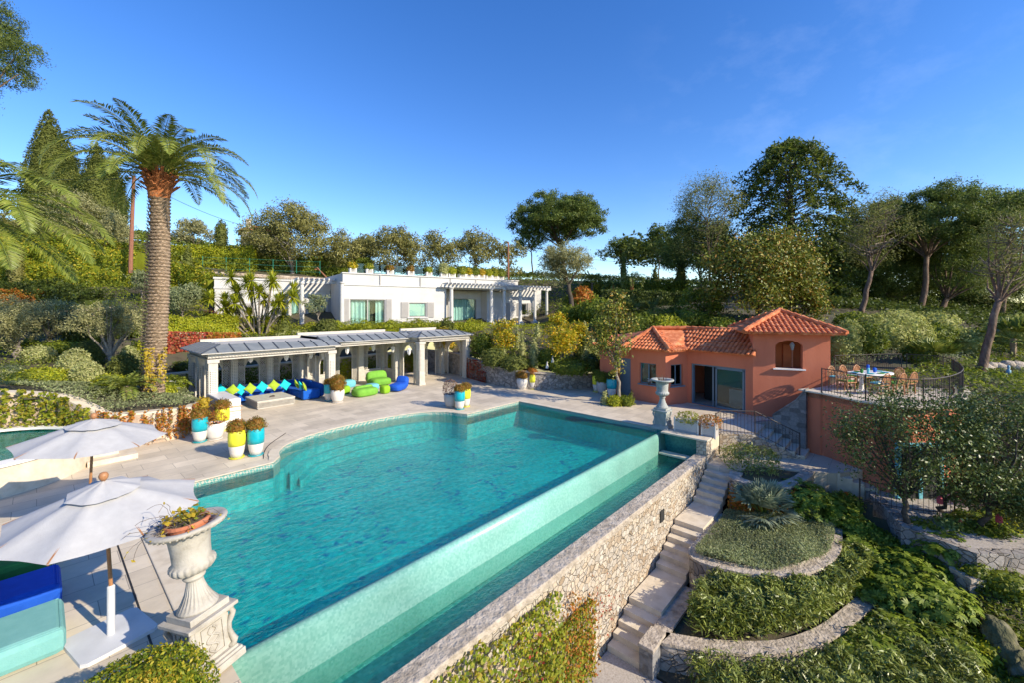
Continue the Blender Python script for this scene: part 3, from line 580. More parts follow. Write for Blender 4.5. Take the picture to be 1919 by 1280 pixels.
def tree(kind,style,label,cat,px,Y,top,bot,hw,base_px=None,group=None,trunk_r=None,bark='bark_olive',fork=None,nb=9,flat=1,trunkbot=None,den=1,name=None,leafmul=1,bare=0,depth=1,matn=None,zb=None,loblow=-.5):
    lm,lpx,asp,dn,k,sz,fill,sp=KIND[style]; base_px=px if base_px is None else base_px; lm=matn or lm
    bu,bv=dp(base_px,Y); zg=H(bu,bv) if zb is None else zb
    cu,cv=dp(px,Y); ztop=dz(top,Y); zbot=dz(bot,Y); rz=(ztop-zbot)/2; rx=hw*Y/F; cz=(ztop+zbot)/2
    t=thing(kind,label,cat,(bu,bv,zg),0,group)
    o3=np.array([bu,bv,zg]); E=lobes(cu,cv,cz,rx,rx*depth,rz,k,sz,flat,loblow)
    E.append((cu,cv,cz,rx*.55,rx*.55*depth,rz*.55))
    size=lpx*mpp(Y)*leafmul*.86; area=math.pi*rx*rz; n=int(min(110000,max(600,den*dn*area/(size*size*asp)*2.9)))
    P,Nn,cc=lump_pts(E,n,sp*min(rx,rz)*.8,fill,clump=max(14,int(n/420)))
    leaves('crown',P-o3,size,lm,t,Nn,asp)
    fz=zbot+(rz*.35) if fork is None else dz(fork,Y)
    tt=Vector((bu*.45+cu*.55,bv*.45+cv*.55,max(fz,zg+.4)))-Vector(o3)
    sel=[Vector(E[i%len(E)][:3])-Vector(o3) for i in range(nb)]
    sel=[s_ for s_ in sel]
    wood('trunk',(0,0,0),sel,(trunk_r*.8 if trunk_r else max(.07,rx*.042)),bark,t,trunk_top=tt)
    if bare:
        mb=MB()
        for i in range(bare):
            z=rng.uniform(.3,1.0); s0=tt.lerp(Vector((cu,cv,ztop))-Vector(o3),z*.9-.1); a=rng.uniform(0,6.28); l=rx*rng.uniform(.5,1.1)*(1.1-z*.6)
            e=s0+Vector((math.cos(a)*l,math.sin(a)*l,l*rng.uniform(.1,.7))); m_=s0.lerp(e,.5)+Vector((0,0,-.08*l))
            mb.tube([s0,m_,e],[.03*rx**.5,.022*rx**.5,.008],4,False)
            for j in range(3):
                q=m_.lerp(e,rng.uniform(0,.9)); e2=q+Vector(rng.normal(size=3))*l*.22; mb.tube([q,e2],[.014*rx**.5,.005],3,False)
        mb.build('bare_branches','twig',t)
    return t
def on_ell(c,r,n,bottom=-.3):
    d=unit(rng.normal(size=(n,3))); d[:,2]=np.where(d[:,2]<bottom,-d[:,2],d[:,2]); rr=np.array(r)*np.ones(3)
    return np.array(c)+d*rr,unit(d/rr)
def shrub(label,px,Y,top,bot,hw,matn='leaf_green',cat='shrub',name='shrub',group=None,lpx=3,asp=.5,den=1.4,rough=.10,shape='round',base=None,z0=None,depth=1,leafmul=1,core=True,corem=None):
    u,v=dp(px,Y) if base is None else base; zg=H(u,v)-.06 if z0 is None else z0; ht=max(.5,dz(top,Y)-zg); rx=hw*Y/F
    return shrub3(label,u,v,zg,rx,ht,matn,cat,name,group,lpx*mpp(Y)*leafmul,asp,den,rough,shape,depth,core,corem)
def shrub3(label,u,v,zg,rx,ht,matn='leaf_green',cat='shrub',name='shrub',group=None,size=.06,asp=.5,den=1.4,rough=.10,shape='round',depth=1,core=True,corem=None,parent=None):
    if parent is None: t=thing(name,label,cat,(u,v,zg),0,group)
    else: t=parent
    area=4*rx*ht; n=int(min(40000,max(150,den*2.2*area/(size*size*asp))))
    if shape=='cone': prof=lambda z:(1-z**1.3)*.98+.03
    elif shape=='flame': prof=lambda z:min(1,.62+z*2)*max(0,1-z**1.7)**.75
    elif shape=='column': prof=lambda z: (min(1,.55+z*2.2))*(1-max(0,(z-.55)/.45)**2.2)**.5 if z<1 else 0
    else: prof=lambda z: max(0,1-((z-.42)/.58)**2)**.5 if z>.42 else max(0,1-((.42-z)/.62)**2)**.5
    z=rng.random(n); pr=np.array([prof(q) for q in np.linspace(0,1,101)]); rr=np.interp(z,np.linspace(0,1,101),pr)
    keep=rng.random(n)<(rr+.12); z=z[keep]; rr=rr[keep]; n=len(z); a=rng.random(n)*2*math.pi
    bump=1+rough*np.sin(a*3+z*7+u)*.6+rough*np.sin(a*7-z*11+v)*.5
    q=rr*bump*(1-.12*rng.random(n)); P=np.c_[np.cos(a)*q*rx,np.sin(a)*q*rx*depth,z*ht]+rng.normal(size=(n,3))*size*.35
    Nn=np.c_[np.cos(a),np.sin(a),np.full(n,.45)+z*.6]
    if shape=='round':
        m2=n//3; d,nn=on_ell((0,0,.45*ht),(rx,rx*depth,.56*ht),m2,-.2); P=np.r_[P,d+rng.normal(size=d.shape)*size*.4]; Nn=np.r_[Nn,nn]
    leaves('foliage',P,size,matn,t,Nn,asp,.6)
    if core:
        k=14; mb=MB(); mb.lathe([(max(.01,prof(i/10)*rx*.84),i/10*ht*.93) for i in range(11)],k); c=mb.build('inner_growth',corem or matn,t,smooth=True)
        if depth!=1: c.scale=(1,depth,1)
    return t
def frond_geo(org,az,el,L,droop,nl,ll,wd,twist=0,lup=.25,curlz=.0,vshape=.5,taper=True,rng_=None):
    """one feather leaf: rachis points, leaflet quads"""
    pts=[]; p=Vector(org); e=el; seg=10; dirs=[]
    for i in range(seg+1):
        pts.append(p.copy()); d=Vector((math.cos(az)*math.cos(e),math.sin(az)*math.cos(e),math.sin(e))); dirs.append(d); p=p+d*L/seg; e-=droop/seg*(1+.8*i/seg)
    side=Vector((-math.sin(az),math.cos(az),0)); V=[];Fc=[]
    for i in range(nl):
        f=.10+.9*i/(nl-1); x=f*seg; j=min(int(x),seg-1); q=pts[j].lerp(pts[j+1],x-j); d=dirs[j]; upv=side.cross(d).normalized()*-1
        if upv.z<0: upv=-upv
        l=ll*(math.sin(math.pi*min(1,f*.9+.12))**.6 if taper else 1)*random.uniform(.85,1.1)
        for s_ in (-1,1):
            t_=(side*s_*1.0+d*random.uniform(.55,.8)+upv*vshape*random.uniform(.2,1)).normalized()
            tip=q+t_*l+Vector((0,0,-l*.22*random.uniform(.3,1.4))); m_=q+t_*l*.5; w_=d*wd/2
            b=len(V); V+=[q-w_*.6,m_-w_,tip,m_+w_]; Fc.append((b,b+1,b+2,b+3))
    return pts,V,Fc
def rosette(C,n,L,wd,matn,parent,name='foliage',elmin=-.4,elmax=1.4,stiff=.2,fan=False):
    V=[];Fc=[]
    for c in C:
        c=Vector(c)
        for i in range(n):
            a=random.uniform(0,6.283); e=random.uniform(elmin,elmax); l=L*random.uniform(.75,1.1)
            d=Vector((math.cos(a)*math.cos(e),math.sin(a)*math.cos(e),math.sin(e))); s_=Vector((-math.sin(a),math.cos(a),0))*wd/2
            m_=c+d*l*.5; tip=c+d*l+Vector((0,0,-stiff*l)); b=len(V); V+=[c-s_*.5,c+s_*.5,m_+s_,m_-s_,tip]; Fc+=[(b,b+1,b+2,b+3),(b+3,b+2,b+4,b+4)]
    mb=MB(); mb.v=[tuple(p) for p in V]; mb.f=[f if len(set(f))==4 else f[:3] for f in Fc]; return mb.build(name,matn,parent)
def fanpalm(C,nfan,stalk,fr,matn,parent,elmin=.1,elmax=1.3,spikes=16):
    mb=MB(); st=MB()
    for k in range(nfan):
        a=random.uniform(0,6.283); e=random.uniform(elmin,elmax); c=Vector(C)
        d=Vector((math.cos(a)*math.cos(e),math.sin(a)*math.cos(e),math.sin(e))); hub=c+d*stalk*random.uniform(.7,1.1); st.tube([c,hub],[.02,.012],4,False)
        s_=Vector((-math.sin(a),math.cos(a),0)); nrm=d.cross(s_)
        for i in range(spikes):
            g=-1.25+2.5*i/(spikes-1); t_=(d*math.cos(g)+s_*math.sin(g)+nrm*random.uniform(-.12,.12)).normalized(); p=t_.cross(nrm).normalized()*fr*.06
            l=fr*random.uniform(.85,1.05); m_=hub+t_*l*.6; mb.add([hub,m_-p,hub+t_*l+Vector((0,0,-l*.12)),m_+p],[(0,1,2,3)])
    mb.build('fans',matn,parent); st.build('stalks','leaf_palm',parent)
def ground_leaves(name,poly,zf,ht,size,matn,n,asp=.5,up=1.0,core=None,jit=.7,bump=.5,tang=None):
    xs=[p[0] for p in poly]; ys=[p[1] for p in poly]; P=np.zeros((0,2))
    while len(P)<n:
        q=np.c_[rng.uniform(min(xs),max(xs),n*2),rng.uniform(min(ys),max(ys),n*2)]; P=np.r_[P,q[inside(poly,q[:,0],q[:,1])]]
    P=P[:n]; z=H(P) if zf is None else np.full(n,float(zf)) if not callable(zf) else zf(P)
    s_=(np.sin(P[:,0]*2.1+np.sin(P[:,1]*1.7)*1.5)*np.sin(P[:,1]*2.3+np.sin(P[:,0]*1.3))+1)/2
    z=z+ht*(1-bump+bump*s_)*(1-.45*rng.random(n)**2)
    o=leaves(name,np.c_[P,z],size,matn,None,np.tile([0,0,up],(n,1)),asp,jit,tang=tang); tag(o,kind='stuff'); return o
def hedge(label,path,wid,ht,matn,size,cat='hedge',z0=None,den=1.5,rough=.06,name='hedge',asp=.55,taper=1,corem=None,group=None):
    """clipped hedge along a path; heights follow the ground"""
    path=[Vector((p[0],p[1],0)) for p in path]; zz=[(H(p.x,p.y)-.1 if z0 is None else (z0 if not hasattr(z0,'__len__') else z0[i])) for i,p in enumerate(path)]
    hts=ht if hasattr(ht,'__len__') else [ht]*len(path)
    o0=Vector((path[0].x,path[0].y,zz[0])); t=thing(name,label,cat,o0,0,group)
    Pl=[];Nl=[]
    for i in range(len(path)-1):
        a,b_=path[i],path[i+1]; l=(b_-a).length; d=(b_-a)/l; q=Vector((-d.y,d.x,0)); h=(hts[i]+hts[i+1])/2
        for kind_ in ('top','s1','s2'):
            ar=l*(wid if kind_=='top' else h); n=int(min(45000,den*2.3*ar/(size*size*asp))); s_=rng.random(n); x=rng.random(n)
            hh=hts[i]*(1-s_)+hts[i+1]*s_; zb=zz[i]*(1-s_)+zz[i+1]*s_
            if kind_=='top': off=(x-.5)*wid; z=zb+hh; nn=np.tile([0,0,1.],(n,1))
            else:
                sg=1 if kind_=='s1' else -1; off=np.full(n,sg*wid/2.); z=zb+x*hh; nn=np.tile([q.x*sg,q.y*sg,.35],(n,1))
            base=np.outer(1-s_,a[:])+np.outer(s_,b_[:])+np.outer(off,q[:]); base[:,2]=z
            w1=np.sin(base[:,0]*1.9+base[:,2]*2.2)*np.sin(base[:,1]*2.1+base[:,2]*1.4)+.6*np.sin(base[:,0]*4.3-base[:,2]*3.6)*np.sin(base[:,1]*4.1)
            base+=nn*(w1*rough*3)[:,None]+rng.normal(size=base.shape)*size*.4; Pl.append(base-np.array(o0)); Nl.append(nn)
    leaves('foliage',np.concatenate(Pl),size,matn,t,np.concatenate(Nl),asp,.65)
    mb=MB(); pp=[(p-o0) for p in path]; mb.wall([(p.x,p.y) for p in pp],max(.05,wid-.25-rough*3),[z-o0.z-.2 for z in zz],[z-o0.z+h-.12-rough*2.5 for z,h in zip(zz,hts)]); mb.build('inner_growth',corem or matn,t)
    return t
def wall_leaves(name,label,pts,size,matn,n,cat='climbing plant',kind=None,off=.06,asp=.8,parent=None,patch=None,group=None,clump=.18,nc=None):
    """leaves clinging to a wall given by quads (a,b,c,d) : bottom left, bottom right, top right, top left"""
    P=[];Nn=[]
    for (a,b_,c,d) in pts:
        a,b_,c,d=[np.array(q,float) for q in (a,b_,c,d)]; nrm=np.cross(b_-a,d-a); nrm/=np.linalg.norm(nrm); m_=int(n/len(pts))
        k=nc or max(8,m_//40); cs=rng.random(k); ct=rng.random(k); j=rng.integers(0,k,m_); s_=np.clip(cs[j]+rng.normal(size=m_)*clump*.5,0,1); t_=np.clip(ct[j]+rng.normal(size=m_)*clump,-.02,1.03)
        if patch is not None: kp=patch(s_,t_); s_=s_[kp]; t_=t_[kp]
        q=np.outer((1-s_)*(1-t_),a)+np.outer(s_*(1-t_),b_)+np.outer(s_*t_,c)+np.outer((1-s_)*t_,d)+nrm*(off*rng.random(len(s_))*2)[:,None]
        P.append(q); Nn.append(np.tile(nrm,(len(s_),1)))
    P=np.concatenate(P); o0=P.mean(0)*np.array([1,1,0])+np.array([0,0,P[:,2].min()])
    if parent is None:
        t=thing(name,label,cat,tuple(o0),0,group); leaves('foliage',P-o0,size,matn,t,np.concatenate(Nn),asp,.5); return t,o0
    leaves('foliage',P-np.array(parent[1]),size,matn,parent[0],np.concatenate(Nn),asp,.5)
# ---------------------------------------------------------------- retaining walls round the terrace
t=thing('retaining_wall','curved grey stone retaining wall along the back right of the terrace','wall',(0,0,0))
RW=catmull([(22.1,29.4,0),(22.35,26,0),(21.75,23.2,0),(21.1,20.5,0),(21.1,18.3,0),(21.8,16.9,0),(22.95,15.9,0),(24.8,14.7,0)],6)
zt=[1.72,1.66,1.5,1.3,1.16,1.08,.95,.86]; ZT=[float(np.interp(i/6,range(8),zt)) for i in range(len(RW))]
MB().wall(RW,.42,-.4,[z-.08 for z in ZT],side=-1).build('masonry','wall_grey',t); MB().wall(RW,.47,[z-.08 for z in ZT],ZT,side=-1).build('coping','coping_rough',t)
t=thing('retaining_wall','low stone wall half covered in vines behind the white garden pavilion','wall',(0,0,0))
MB().wall([(4.6,29.75),(22.1,29.75)],.4,-.4,[1.5,1.62]).build('masonry','wall_garden',t); MB().wall([(4.6,29.75),(22.1,29.75)],.46,[1.5,1.62],[1.6,1.72]).build('coping','step_stone',t)
t=thing('retaining_wall','rubble wall with autumn creeper between the plunge pool and the pavilion','wall',(0,0,0))
LW=catmull([(-9,24.7,0),(-3.5,24.5,0),(-.9,23.75,0),(.5,22.9,0),(1.7,21.35,0),(3.9,21.3,0),(4.7,22.1,0),(4.95,24,0),(5.1,29.6,0)],5)
zt=[2.4,2.35,2.2,1.95,1.3,1.17,1.12,1.0,.95]; ZT=[float(np.interp(i/5,range(9),zt)) for i in range(len(LW))]
MB().wall(LW,.4,-.4,[z-.07 for z in ZT],side=1).build('masonry','wall_garden',t); MB().wall(LW,.46,[z-.07 for z in ZT],ZT,side=1).build('coping','step_stone',t)
LWZ=list(zip(LW,ZT))
# upper wall with red creeper
RA=D(296,690,26); RB=D(445,690,30.5)
t=thing('retaining_wall','garden wall left of the pavilion covered in scarlet creeper','wall',(0,0,0))
MB().wall([RA[:2],RB[:2]],.4,.6,[3.66,3.42]).build('masonry','wall_garden',t); MB().wall([RA[:2],RB[:2]],.46,[3.66,3.42],[3.76,3.52]).build('coping','step_stone',t)
# dry stone wall above the left roof of the white house
t=thing('retaining_wall','dry stone wall above the left end of the white villa','wall',(0,0,0))
a=D(365,505,46); b_=D(640,525,50); MB().wall([a[:2],b_[:2]],.5,[a[2]-3,b_[2]-3],[dz(506,46),dz(522,50)]).build('masonry','wall_garden',t)
t=thing('retaining_wall','short low stone wall half hidden behind the olive trees on the left','wall',(0,0,0))
a=D(95,590,29); b_=D(215,578,31); MB().wall([a[:2],b_[:2]],.4,[a[2]-1,b_[2]-1],[dz(583,29),dz(573,31)]).build('masonry','wall_garden',t)
t=thing('retaining_wall','pale wall end with rust coloured creeper at the far left','wall',(0,0,0))
a=D(-60,556,33); b_=D(96,556,33); MB().wall([a[:2],b_[:2]],.4,[a[2]-1.3,b_[2]-1.3],a[2]+.1).build('masonry','wall_garden',t)

# ---------------------------------------------------------------- raised plunge pool
t=thing('plunge_pool','raised round plunge pool with pale stone sides at the left edge','plunge pool',(-1.6,20.9,0))
ring=lambda r0,r1,z0,z1,mb,n=72: mb.add([(r*math.cos(2*math.pi*k/n),r*math.sin(2*math.pi*k/n),z) for (r,z) in ((r0,z0),(r1,z0),(r1,z1),(r0,z1)) for k in range(n)],[(i*n+k,i*n+(k+1)%n,((i+1)%4)*n+(k+1)%n,((i+1)%4)*n+k) for i in range(4) for k in range(n)]) or mb
ring(2.75,2.95,-.02,.86,MB()).build('side_wall','step_stone',t); ring(2.5,3.02,.86,.93,MB()).build('rim','white_paint',t)
MB().lathe([(2.74,.1),(2.74,.12)],48).build('basin','mosaic_pool',t); MB().lathe([(2.74,.80),(2.74,.802)],48).build('water','water',t)
t=thing('step_block','pair of low pale steps beside the raised plunge pool','steps',(1.6,19.6,0)); MB().box(-.5,.75,-.1,1.2,.0,.17).build('step','step_stone',t,bev=.01); MB().box(-.7,.3,.35,1.3,.17,.38).build('step','step_stone',t,bev=.01)

m,N,L,b=newmat('painted_holes'); tc=N.new('ShaderNodeTexCoord'); br=N.new('ShaderNodeTexBrick'); br.offset=0; br.inputs['Scale'].default_value=1; br.inputs['Brick Width'].default_value=.085; br.inputs['Row Height'].default_value=.085
br.inputs['Mortar Size'].default_value=.022; br.inputs['Color1'].default_value=(.16,.15,.13,1); br.inputs['Color2'].default_value=(.2,.19,.17,1); br.inputs['Mortar'].default_value=(.62,.57,.49,1)  # dark cells put the shade of the lattice holes into the colour
mp=N.new('ShaderNodeMapping'); mp.inputs['Rotation'].default_value=(R(90),0,0); ad=N.new('ShaderNodeVectorMath'); ad.operation='ADD'; sx=N.new('ShaderNodeSeparateXYZ'); cx=N.new('ShaderNodeCombineXYZ'); mm=N.new('ShaderNodeMath')
L.new(tc.outputs['Object'],sx.inputs[0]); L.new(sx.outputs['X'],mm.inputs[0]); L.new(sx.outputs['Y'],mm.inputs[1]); L.new(mm.outputs[0],cx.inputs['X']); L.new(sx.outputs['Z'],cx.inputs['Y']); L.new(cx.outputs[0],br.inputs['Vector']); L.new(br.outputs[0],b.inputs['Base Color'])
# ---------------------------------------------------------------- garden pavilion
GZ=thing('garden_pavilion','long cream latticework pavilion with arches and a zinc edged roof','pavilion',(5.3,23.6,0))
gl=lambda u,v:(u-5.3,v-23.6)
def column(u,v,w=.38,h=2.78):
    x,y=gl(u,v); c=MB()
    c.box(x-w/2-.05,x+w/2+.05,y-w/2-.05,y+w/2+.05,0,.14); c.box(x-w/2-.02,x+w/2+.02,y-w/2-.02,y+w/2+.02,.14,.85); c.box(x-w/2,x+w/2,y-w/2,y+w/2,.85,h-.18); c.box(x-w/2-.05,x+w/2+.05,y-w/2-.05,y+w/2+.05,h-.18,h)
    o=c.build('column','cream_wood',GZ)
    for sx,sy in ((0,-1),(-1,0)):
        p=MB()
        if sx==0: p.box(x-w*.32,x+w*.32,y-w/2-.024,y-w/2-.001,.95,h-.55)
        else: p.box(x-w/2-.024,x-w/2-.001,y-w*.32,y+w*.32,.95,h-.55)
        p.build('hole_paint_panel','painted_holes',o)
def archpanel(a,b_,sill=.0,h=2.42,lat=.42,low=False,thick=.06):
    """lattice strips either side, an arch ring on top, spandrel, optional low wall"""
    a=Vector((*gl(*a),0)); b_=Vector((*gl(*b_),0)); L_=(b_-a).length; d=(b_-a)/L_; q=Vector((-d.y,d.x,0))
    fr=lambda p:tuple(a+d*p[0]+q*p[1]+Vector((0,0,p[2])))
    lat=min(lat,L_*.26); ow=L_-2*lat; r=ow/2; zc=h-.16-r; zb=.75 if low else .02
    m_=MB()
    for x0 in (0,L_-lat):
        for x in (x0,x0+lat-.035): m_.box(x,x+.035,-thick/2,thick/2,zb,h-.1,fr)
        st=.13; k=0; z=zb
        while z<h-.1:
            for s_ in (0,1):
                p0=(x0+.02,0,z) if s_==0 else (x0+lat-.02,0,z); p1=(x0+lat-.02,0,min(h-.1,z+lat)) if s_==0 else (x0+.02,0,min(h-.1,z+lat))
                m_.bar(fr(p0),fr(p1),.034,.03,up=q)
            z+=st
    o=m_.build('lattice','cream_wood',GZ)
    s=MB(); n=12
    for k in range(n):
        a0=math.pi*k/n; a1=math.pi*(k+1)/n
        P=[]
        for yy in (-thick/2-.01,thick/2+.01):
            for aa in (a0,a1):
                x=lat+r-r*math.cos(aa); z=zc+r*math.sin(aa); x2=lat+r-(r-.05)*math.cos(aa); z2=zc+(r-.05)*math.sin(aa); P+=[fr((x,yy,z)),fr((x2,yy,z2))]
        s.add(P,[(0,1,3,2),(4,6,7,5),(1,5,7,3),(0,2,6,4)])
        x=lat+r-r*math.cos(a0); x1=lat+r-r*math.cos(a1); z=zc+r*math.sin(a0); z1=zc+r*math.sin(a1)
        s.add([fr((x,-.01,z)),fr((x1,-.01,z1)),fr((x1,-.01,2.8)),fr((x,-.01,2.8))],[(0,1,2,3)])
    s.build('arch','cream_wood',GZ)
    if low:
        w=MB(); w.box(0,L_,-.05,.05,0,.72,fr); w.box(-.02,L_+.02,-.1,.1,.72,.8,fr); lw=w.build('low_wall','cream_wood',GZ)
        w=MB(); w.box(.15,L_-.15,-.056,.056,.12,.6,fr); w.build('wall_panel','cream_panel',lw)
def beam(a,b_,h0=2.72,h1=3.08,th=.3,side=0):
    a2=gl(*a); b2=gl(*b_); o=MB().wall([a2,b2],th,h0+.1,h1-.06).wall([a2,b2],th+.16,h1-.06,h1).wall([a2,b2],th+.06,h0,h0+.06).build('beam','cream_wood',GZ)
    A=Vector((*a2,0)); B=Vector((*b2,0)); d=(B-A).normalized(); q=Vector((-d.y,d.x,0)); L_=(B-A).length; f=MB(); x=.1
    while x<L_-.05:                    # band of little rings
        c=A+d*x+Vector((0,0,h0+.15)); 
        for sg in ((-1,) if abs(d.x)>.5 else (1,)):
            pts=[c+q*sg*(th/2+.012)+d*math.cos(k*1.047)*.055+Vector((0,0,math.sin(k*1.047)*.055)) for k in range(7)]; f.tube(pts,.013,4,False)
        x+=.135
    f.build('ring_band','cream_panel',o)
def hiproof(u0,u1,v0,v1,z,oh=.35,rise=.32,run=.95,sides='fl'):
    x0,y0=gl(u0-oh,v0-oh); x1,y1=gl(u1+oh,v1+oh)
    il=run if 'l' in sides else 0; ir=run if 'r' in sides else 0
    m_=MB(); m_.add([(x0,y0,z),(x1,y0,z),(x1-ir,y0+run,z+rise),(x0+il,y0+run,z+rise),(x0,y1,z),(x0+il,y1,z+rise),(x1,y1,z),(x1-ir,y1,z+rise)],[(0,1,2,3),(4,0,3,5),(1,6,7,2)])
    rf=m_.build('zinc_roof','zinc',GZ)
    class _S:
        def bar(self,*a): MB().bar(*a).build('seam','zinc_seam',rf)
    s=_S(); n=int((x1-x0)/.62)
    for k in range(1,n):
        x=x0+k*(x1-x0)/n; xe=x+ (0) ; f=1
        if x<x0+il: f=(x-x0)/max(.01,il)
        if x>x1-ir: f=min(f,(x1-x)/max(.01,ir))
        s.bar((x,y0,z+.02),(xe,y0+run*f,z+rise*f+.02),.035,.05)
    n2=int((y1-y0)/.6)
    for k in range(1,n2):
        y=y0+k*(y1-y0)/n2; f=min(1,(y-y0)/run)
        if il: s.bar((x0,y,z+.02),(x0+il*f,y,z+rise*f+.02),.035,.05)
    for a_,b_ in (((x0,y0,z+.02),(x0+il,y0+run,z+rise+.02)),((x1,y0,z+.02),(x1-ir,y0+run,z+rise+.02))): s.bar(a_,b_,.05,.06)
    m_=MB(); m_.box(x0,x1,y0,y1,z-.05,z-.005).box(x0+il,x1-ir,y0+run,y1,z+.02,z+rise-.03); m_.build('roof_deck','roof_felt',GZ)
    m_=MB(); m_.box(x0+il*.9,x1-ir*.9,y1-.12,y1+.05,z-.1,z+rise+.13); m_.build('parapet','cream_wood',GZ)
VF=24.05; VB=27.7
for u in (5.55,11.25): column(u,VF)
for u in (5.55,7.4,9.25,11.1): column(u,VB,.34)
column(5.55,25.9,.34)
beam((5.35,VF),(11.45,VF)); beam((5.4,VB),(11.4,VB)); beam((5.55,VF),(5.55,VB)); beam((11.25,VF),(11.25,VB))
for i,(a,b_) in enumerate([((5.72,VB),(7.23,VB)),((7.57,VB),(9.08,VB)),((9.42,VB),(10.93,VB))]): archpanel(a,b_,low=True)
archpanel((5.55,25.73),(5.55,24.25)); archpanel((5.55,27.53),(5.55,26.07)); archpanel((11.25,27.5),(11.25,26.0),low=True); archpanel((11.25,25.9),(11.25,24.3))
hiproof(5.4,11.3,VF-.05,VB,3.09,sides='l')
# middle bay, set back
VM=25.0; VMB=28.2
column(11.6,VMB,.34); column(13.2,VMB,.34); column(15.3,VMB,.38); column(17.1,VMB,.34); column(17.2,26.6,.34)
beam((11.5,VM),(17.2,VM),2.86,3.2); beam((11.4,VMB),(17.2,VMB),2.86,3.2)
archpanel((11.77,VMB),(13.03,VMB),h=2.62,low=True); archpanel((13.37,VMB),(15.1,VMB),h=2.62); archpanel((15.5,VMB),(16.95,VMB),h=2.62,low=True); archpanel((17.15,28.0),(17.15,26.75),h=2.62,low=True)
hiproof(11.5,17.1,VM,VMB,3.22,sides='')
# right bay
V3=23.9; V3B=26.7
for u,v in ((17.35,V3),(21.5,V3)): column(u,v,.4,2.95)
for u,v in ((19.4,V3B),(21.4,V3B)): column(u,v,.36,2.95)
beam((17.2,V3),(21.7,V3),2.92,3.28); beam((17.35,V3),(17.35,V3B),2.92,3.28); beam((21.5,V3),(21.5,V3B),2.92,3.28); beam((17.3,V3B),(21.6,V3B),2.92,3.28)
archpanel((17.35,26.4),(17.35,24.15),h=2.80,lat=.5); archpanel((17.5,V3B),(19.2,V3B),h=2.80); archpanel((19.6,V3B),(21.2,V3B),h=2.80); archpanel((21.5,26.5),(21.5,24.1),h=2.80,lat=.5)
hiproof(17.3,21.55,V3,V3B,3.30,sides='lr')
# lanterns hanging under the pavilion beams
def lantern(u,v,z,lab):
    t=thing('hanging_lantern',lab,'lantern',(u,v,z-.55),0,'white lanterns hanging in the pavilion')
    MB().tube([(0,0,.55),(0,0,.3)],.012,5).build('rod','white_paint',t)
    MB().lathe([(.03,.32),(.15,.24),(.155,.21),(.12,.2)],6).build('cap','white_paint',t)
    c=MB()
    for k in range(6):
        a=k*1.047; b2=a+1.047; p=[(.13*math.cos(a),.13*math.sin(a)),(.13*math.cos(b2),.13*math.sin(b2))]; q=[(.08*math.cos(a),.08*math.sin(a)),(.08*math.cos(b2),.08*math.sin(b2))]
        c.bar((*p[0],.2),(*q[0],-.08),.022); c.bar((*p[0],.2),(*q[1],-.08),.014); c.bar((*p[1],.2),(*q[0],-.08),.014); c.bar((*p[0],.2),(*p[1],.2),.025); c.bar((*q[0],-.08),(*q[1],-.08),.025)
    c.build('cage','white_paint',t); MB().lathe([(.08,-.08),(.04,-.13),(.012,-.17)],6).build('finial','white_paint',t); MB().lathe([(.07,-.07),(.115,.19)],6).build('glass_body','clay_white',t)
for px,py,Y,lab in [(470,675,22.3,'white lantern in the leftmost arch above the blue sofa'),(537,672,23.5,'white lantern in the second arch, above the cyan cushion'),(583,668,24.6,'white lantern half hidden by the arch post right of the sofa'),
    (607,671,25.0,'lantern in the narrow arch left of the middle potted plants'),(651,660,26.5,'lantern in the arch behind the potted succulents'),(700,655,29,'lantern in the arch above the low wall behind the green armchair'),
    (737,658,29.6,'lantern in the narrow corner arch'),(767,662,28.6,'sunlit lantern in the arch left of the big corner column')]:
    g=dp(px,Y); lantern(g[0],g[1],dz(py,Y)+.55,lab)
# ivy behind the arches
# ---------------------------------------------------------------- white villa
dh=(.973,-.226); ang=math.atan2(dh[1],dh[0]); HM=dp(643,38); HZ=3.45
VH=thing('white_villa','long low white villa with pergolas, shutters and a roof terrace','villa',(HM[0],HM[1],HZ),ang)
def hs_(px,off=0): # distance along the villa front for a pixel column (t=0 plane)
    k=(px-960)/800; X0=-15.06; return (k*38-X0)/(.819-.573*k)
ZP=8.43-HZ
def holed(x0,x1,y0,th,z0,z1,holes):
    m_=MB(); xs=sorted({x0,x1}|{h[0] for h in holes}|{h[1] for h in holes})
    for a,b_ in zip(xs[:-1],xs[1:]):
        h=[h for h in holes if h[0]<=a+1e-6 and h[1]>=b_-1e-6]
        if not h: m_.box(a,b_,y0,y0+th,z0,z1)
        else: m_.box(a,b_,y0,y0+th,z0,h[0][2]); m_.box(a,b_,y0,y0+th,h[0][3],z1)
    m_.build('wall','house_white',VH)
D1=(hs_(656),hs_(722),.2,2.62); W1=(hs_(767),hs_(799),.95,2.35)
holed(0,10.15,0,.3,-1.2,ZP-.02,[D1,W1]); mb=MB(); mb.box(0,.3,.3,9,-1.2,ZP-.02).box(9.85,10.15,.3,9,-1.2,ZP-.02).box(.3,9.85,1.4,9,-1.2,ZP-.02).box(.3,9.85,.3,1.4,-.1,.15).box(.3,9.85,.3,1.4,2.9,ZP-.02); mb.build('wall','house_white',VH)
mb=MB(); mb.box(-.06,19.2,-.08,.3,ZP-1.1,ZP-1.0); mb.box(-.1,19.3,-.12,.35,ZP-.06,ZP+.04); mb.box(-.08,10.2,-.1,0,-1.2,.12); mb.box(-.02,19.2,-.02,.0,ZP-1.0,ZP-.06); mb.build('cornice','house_white',VH)
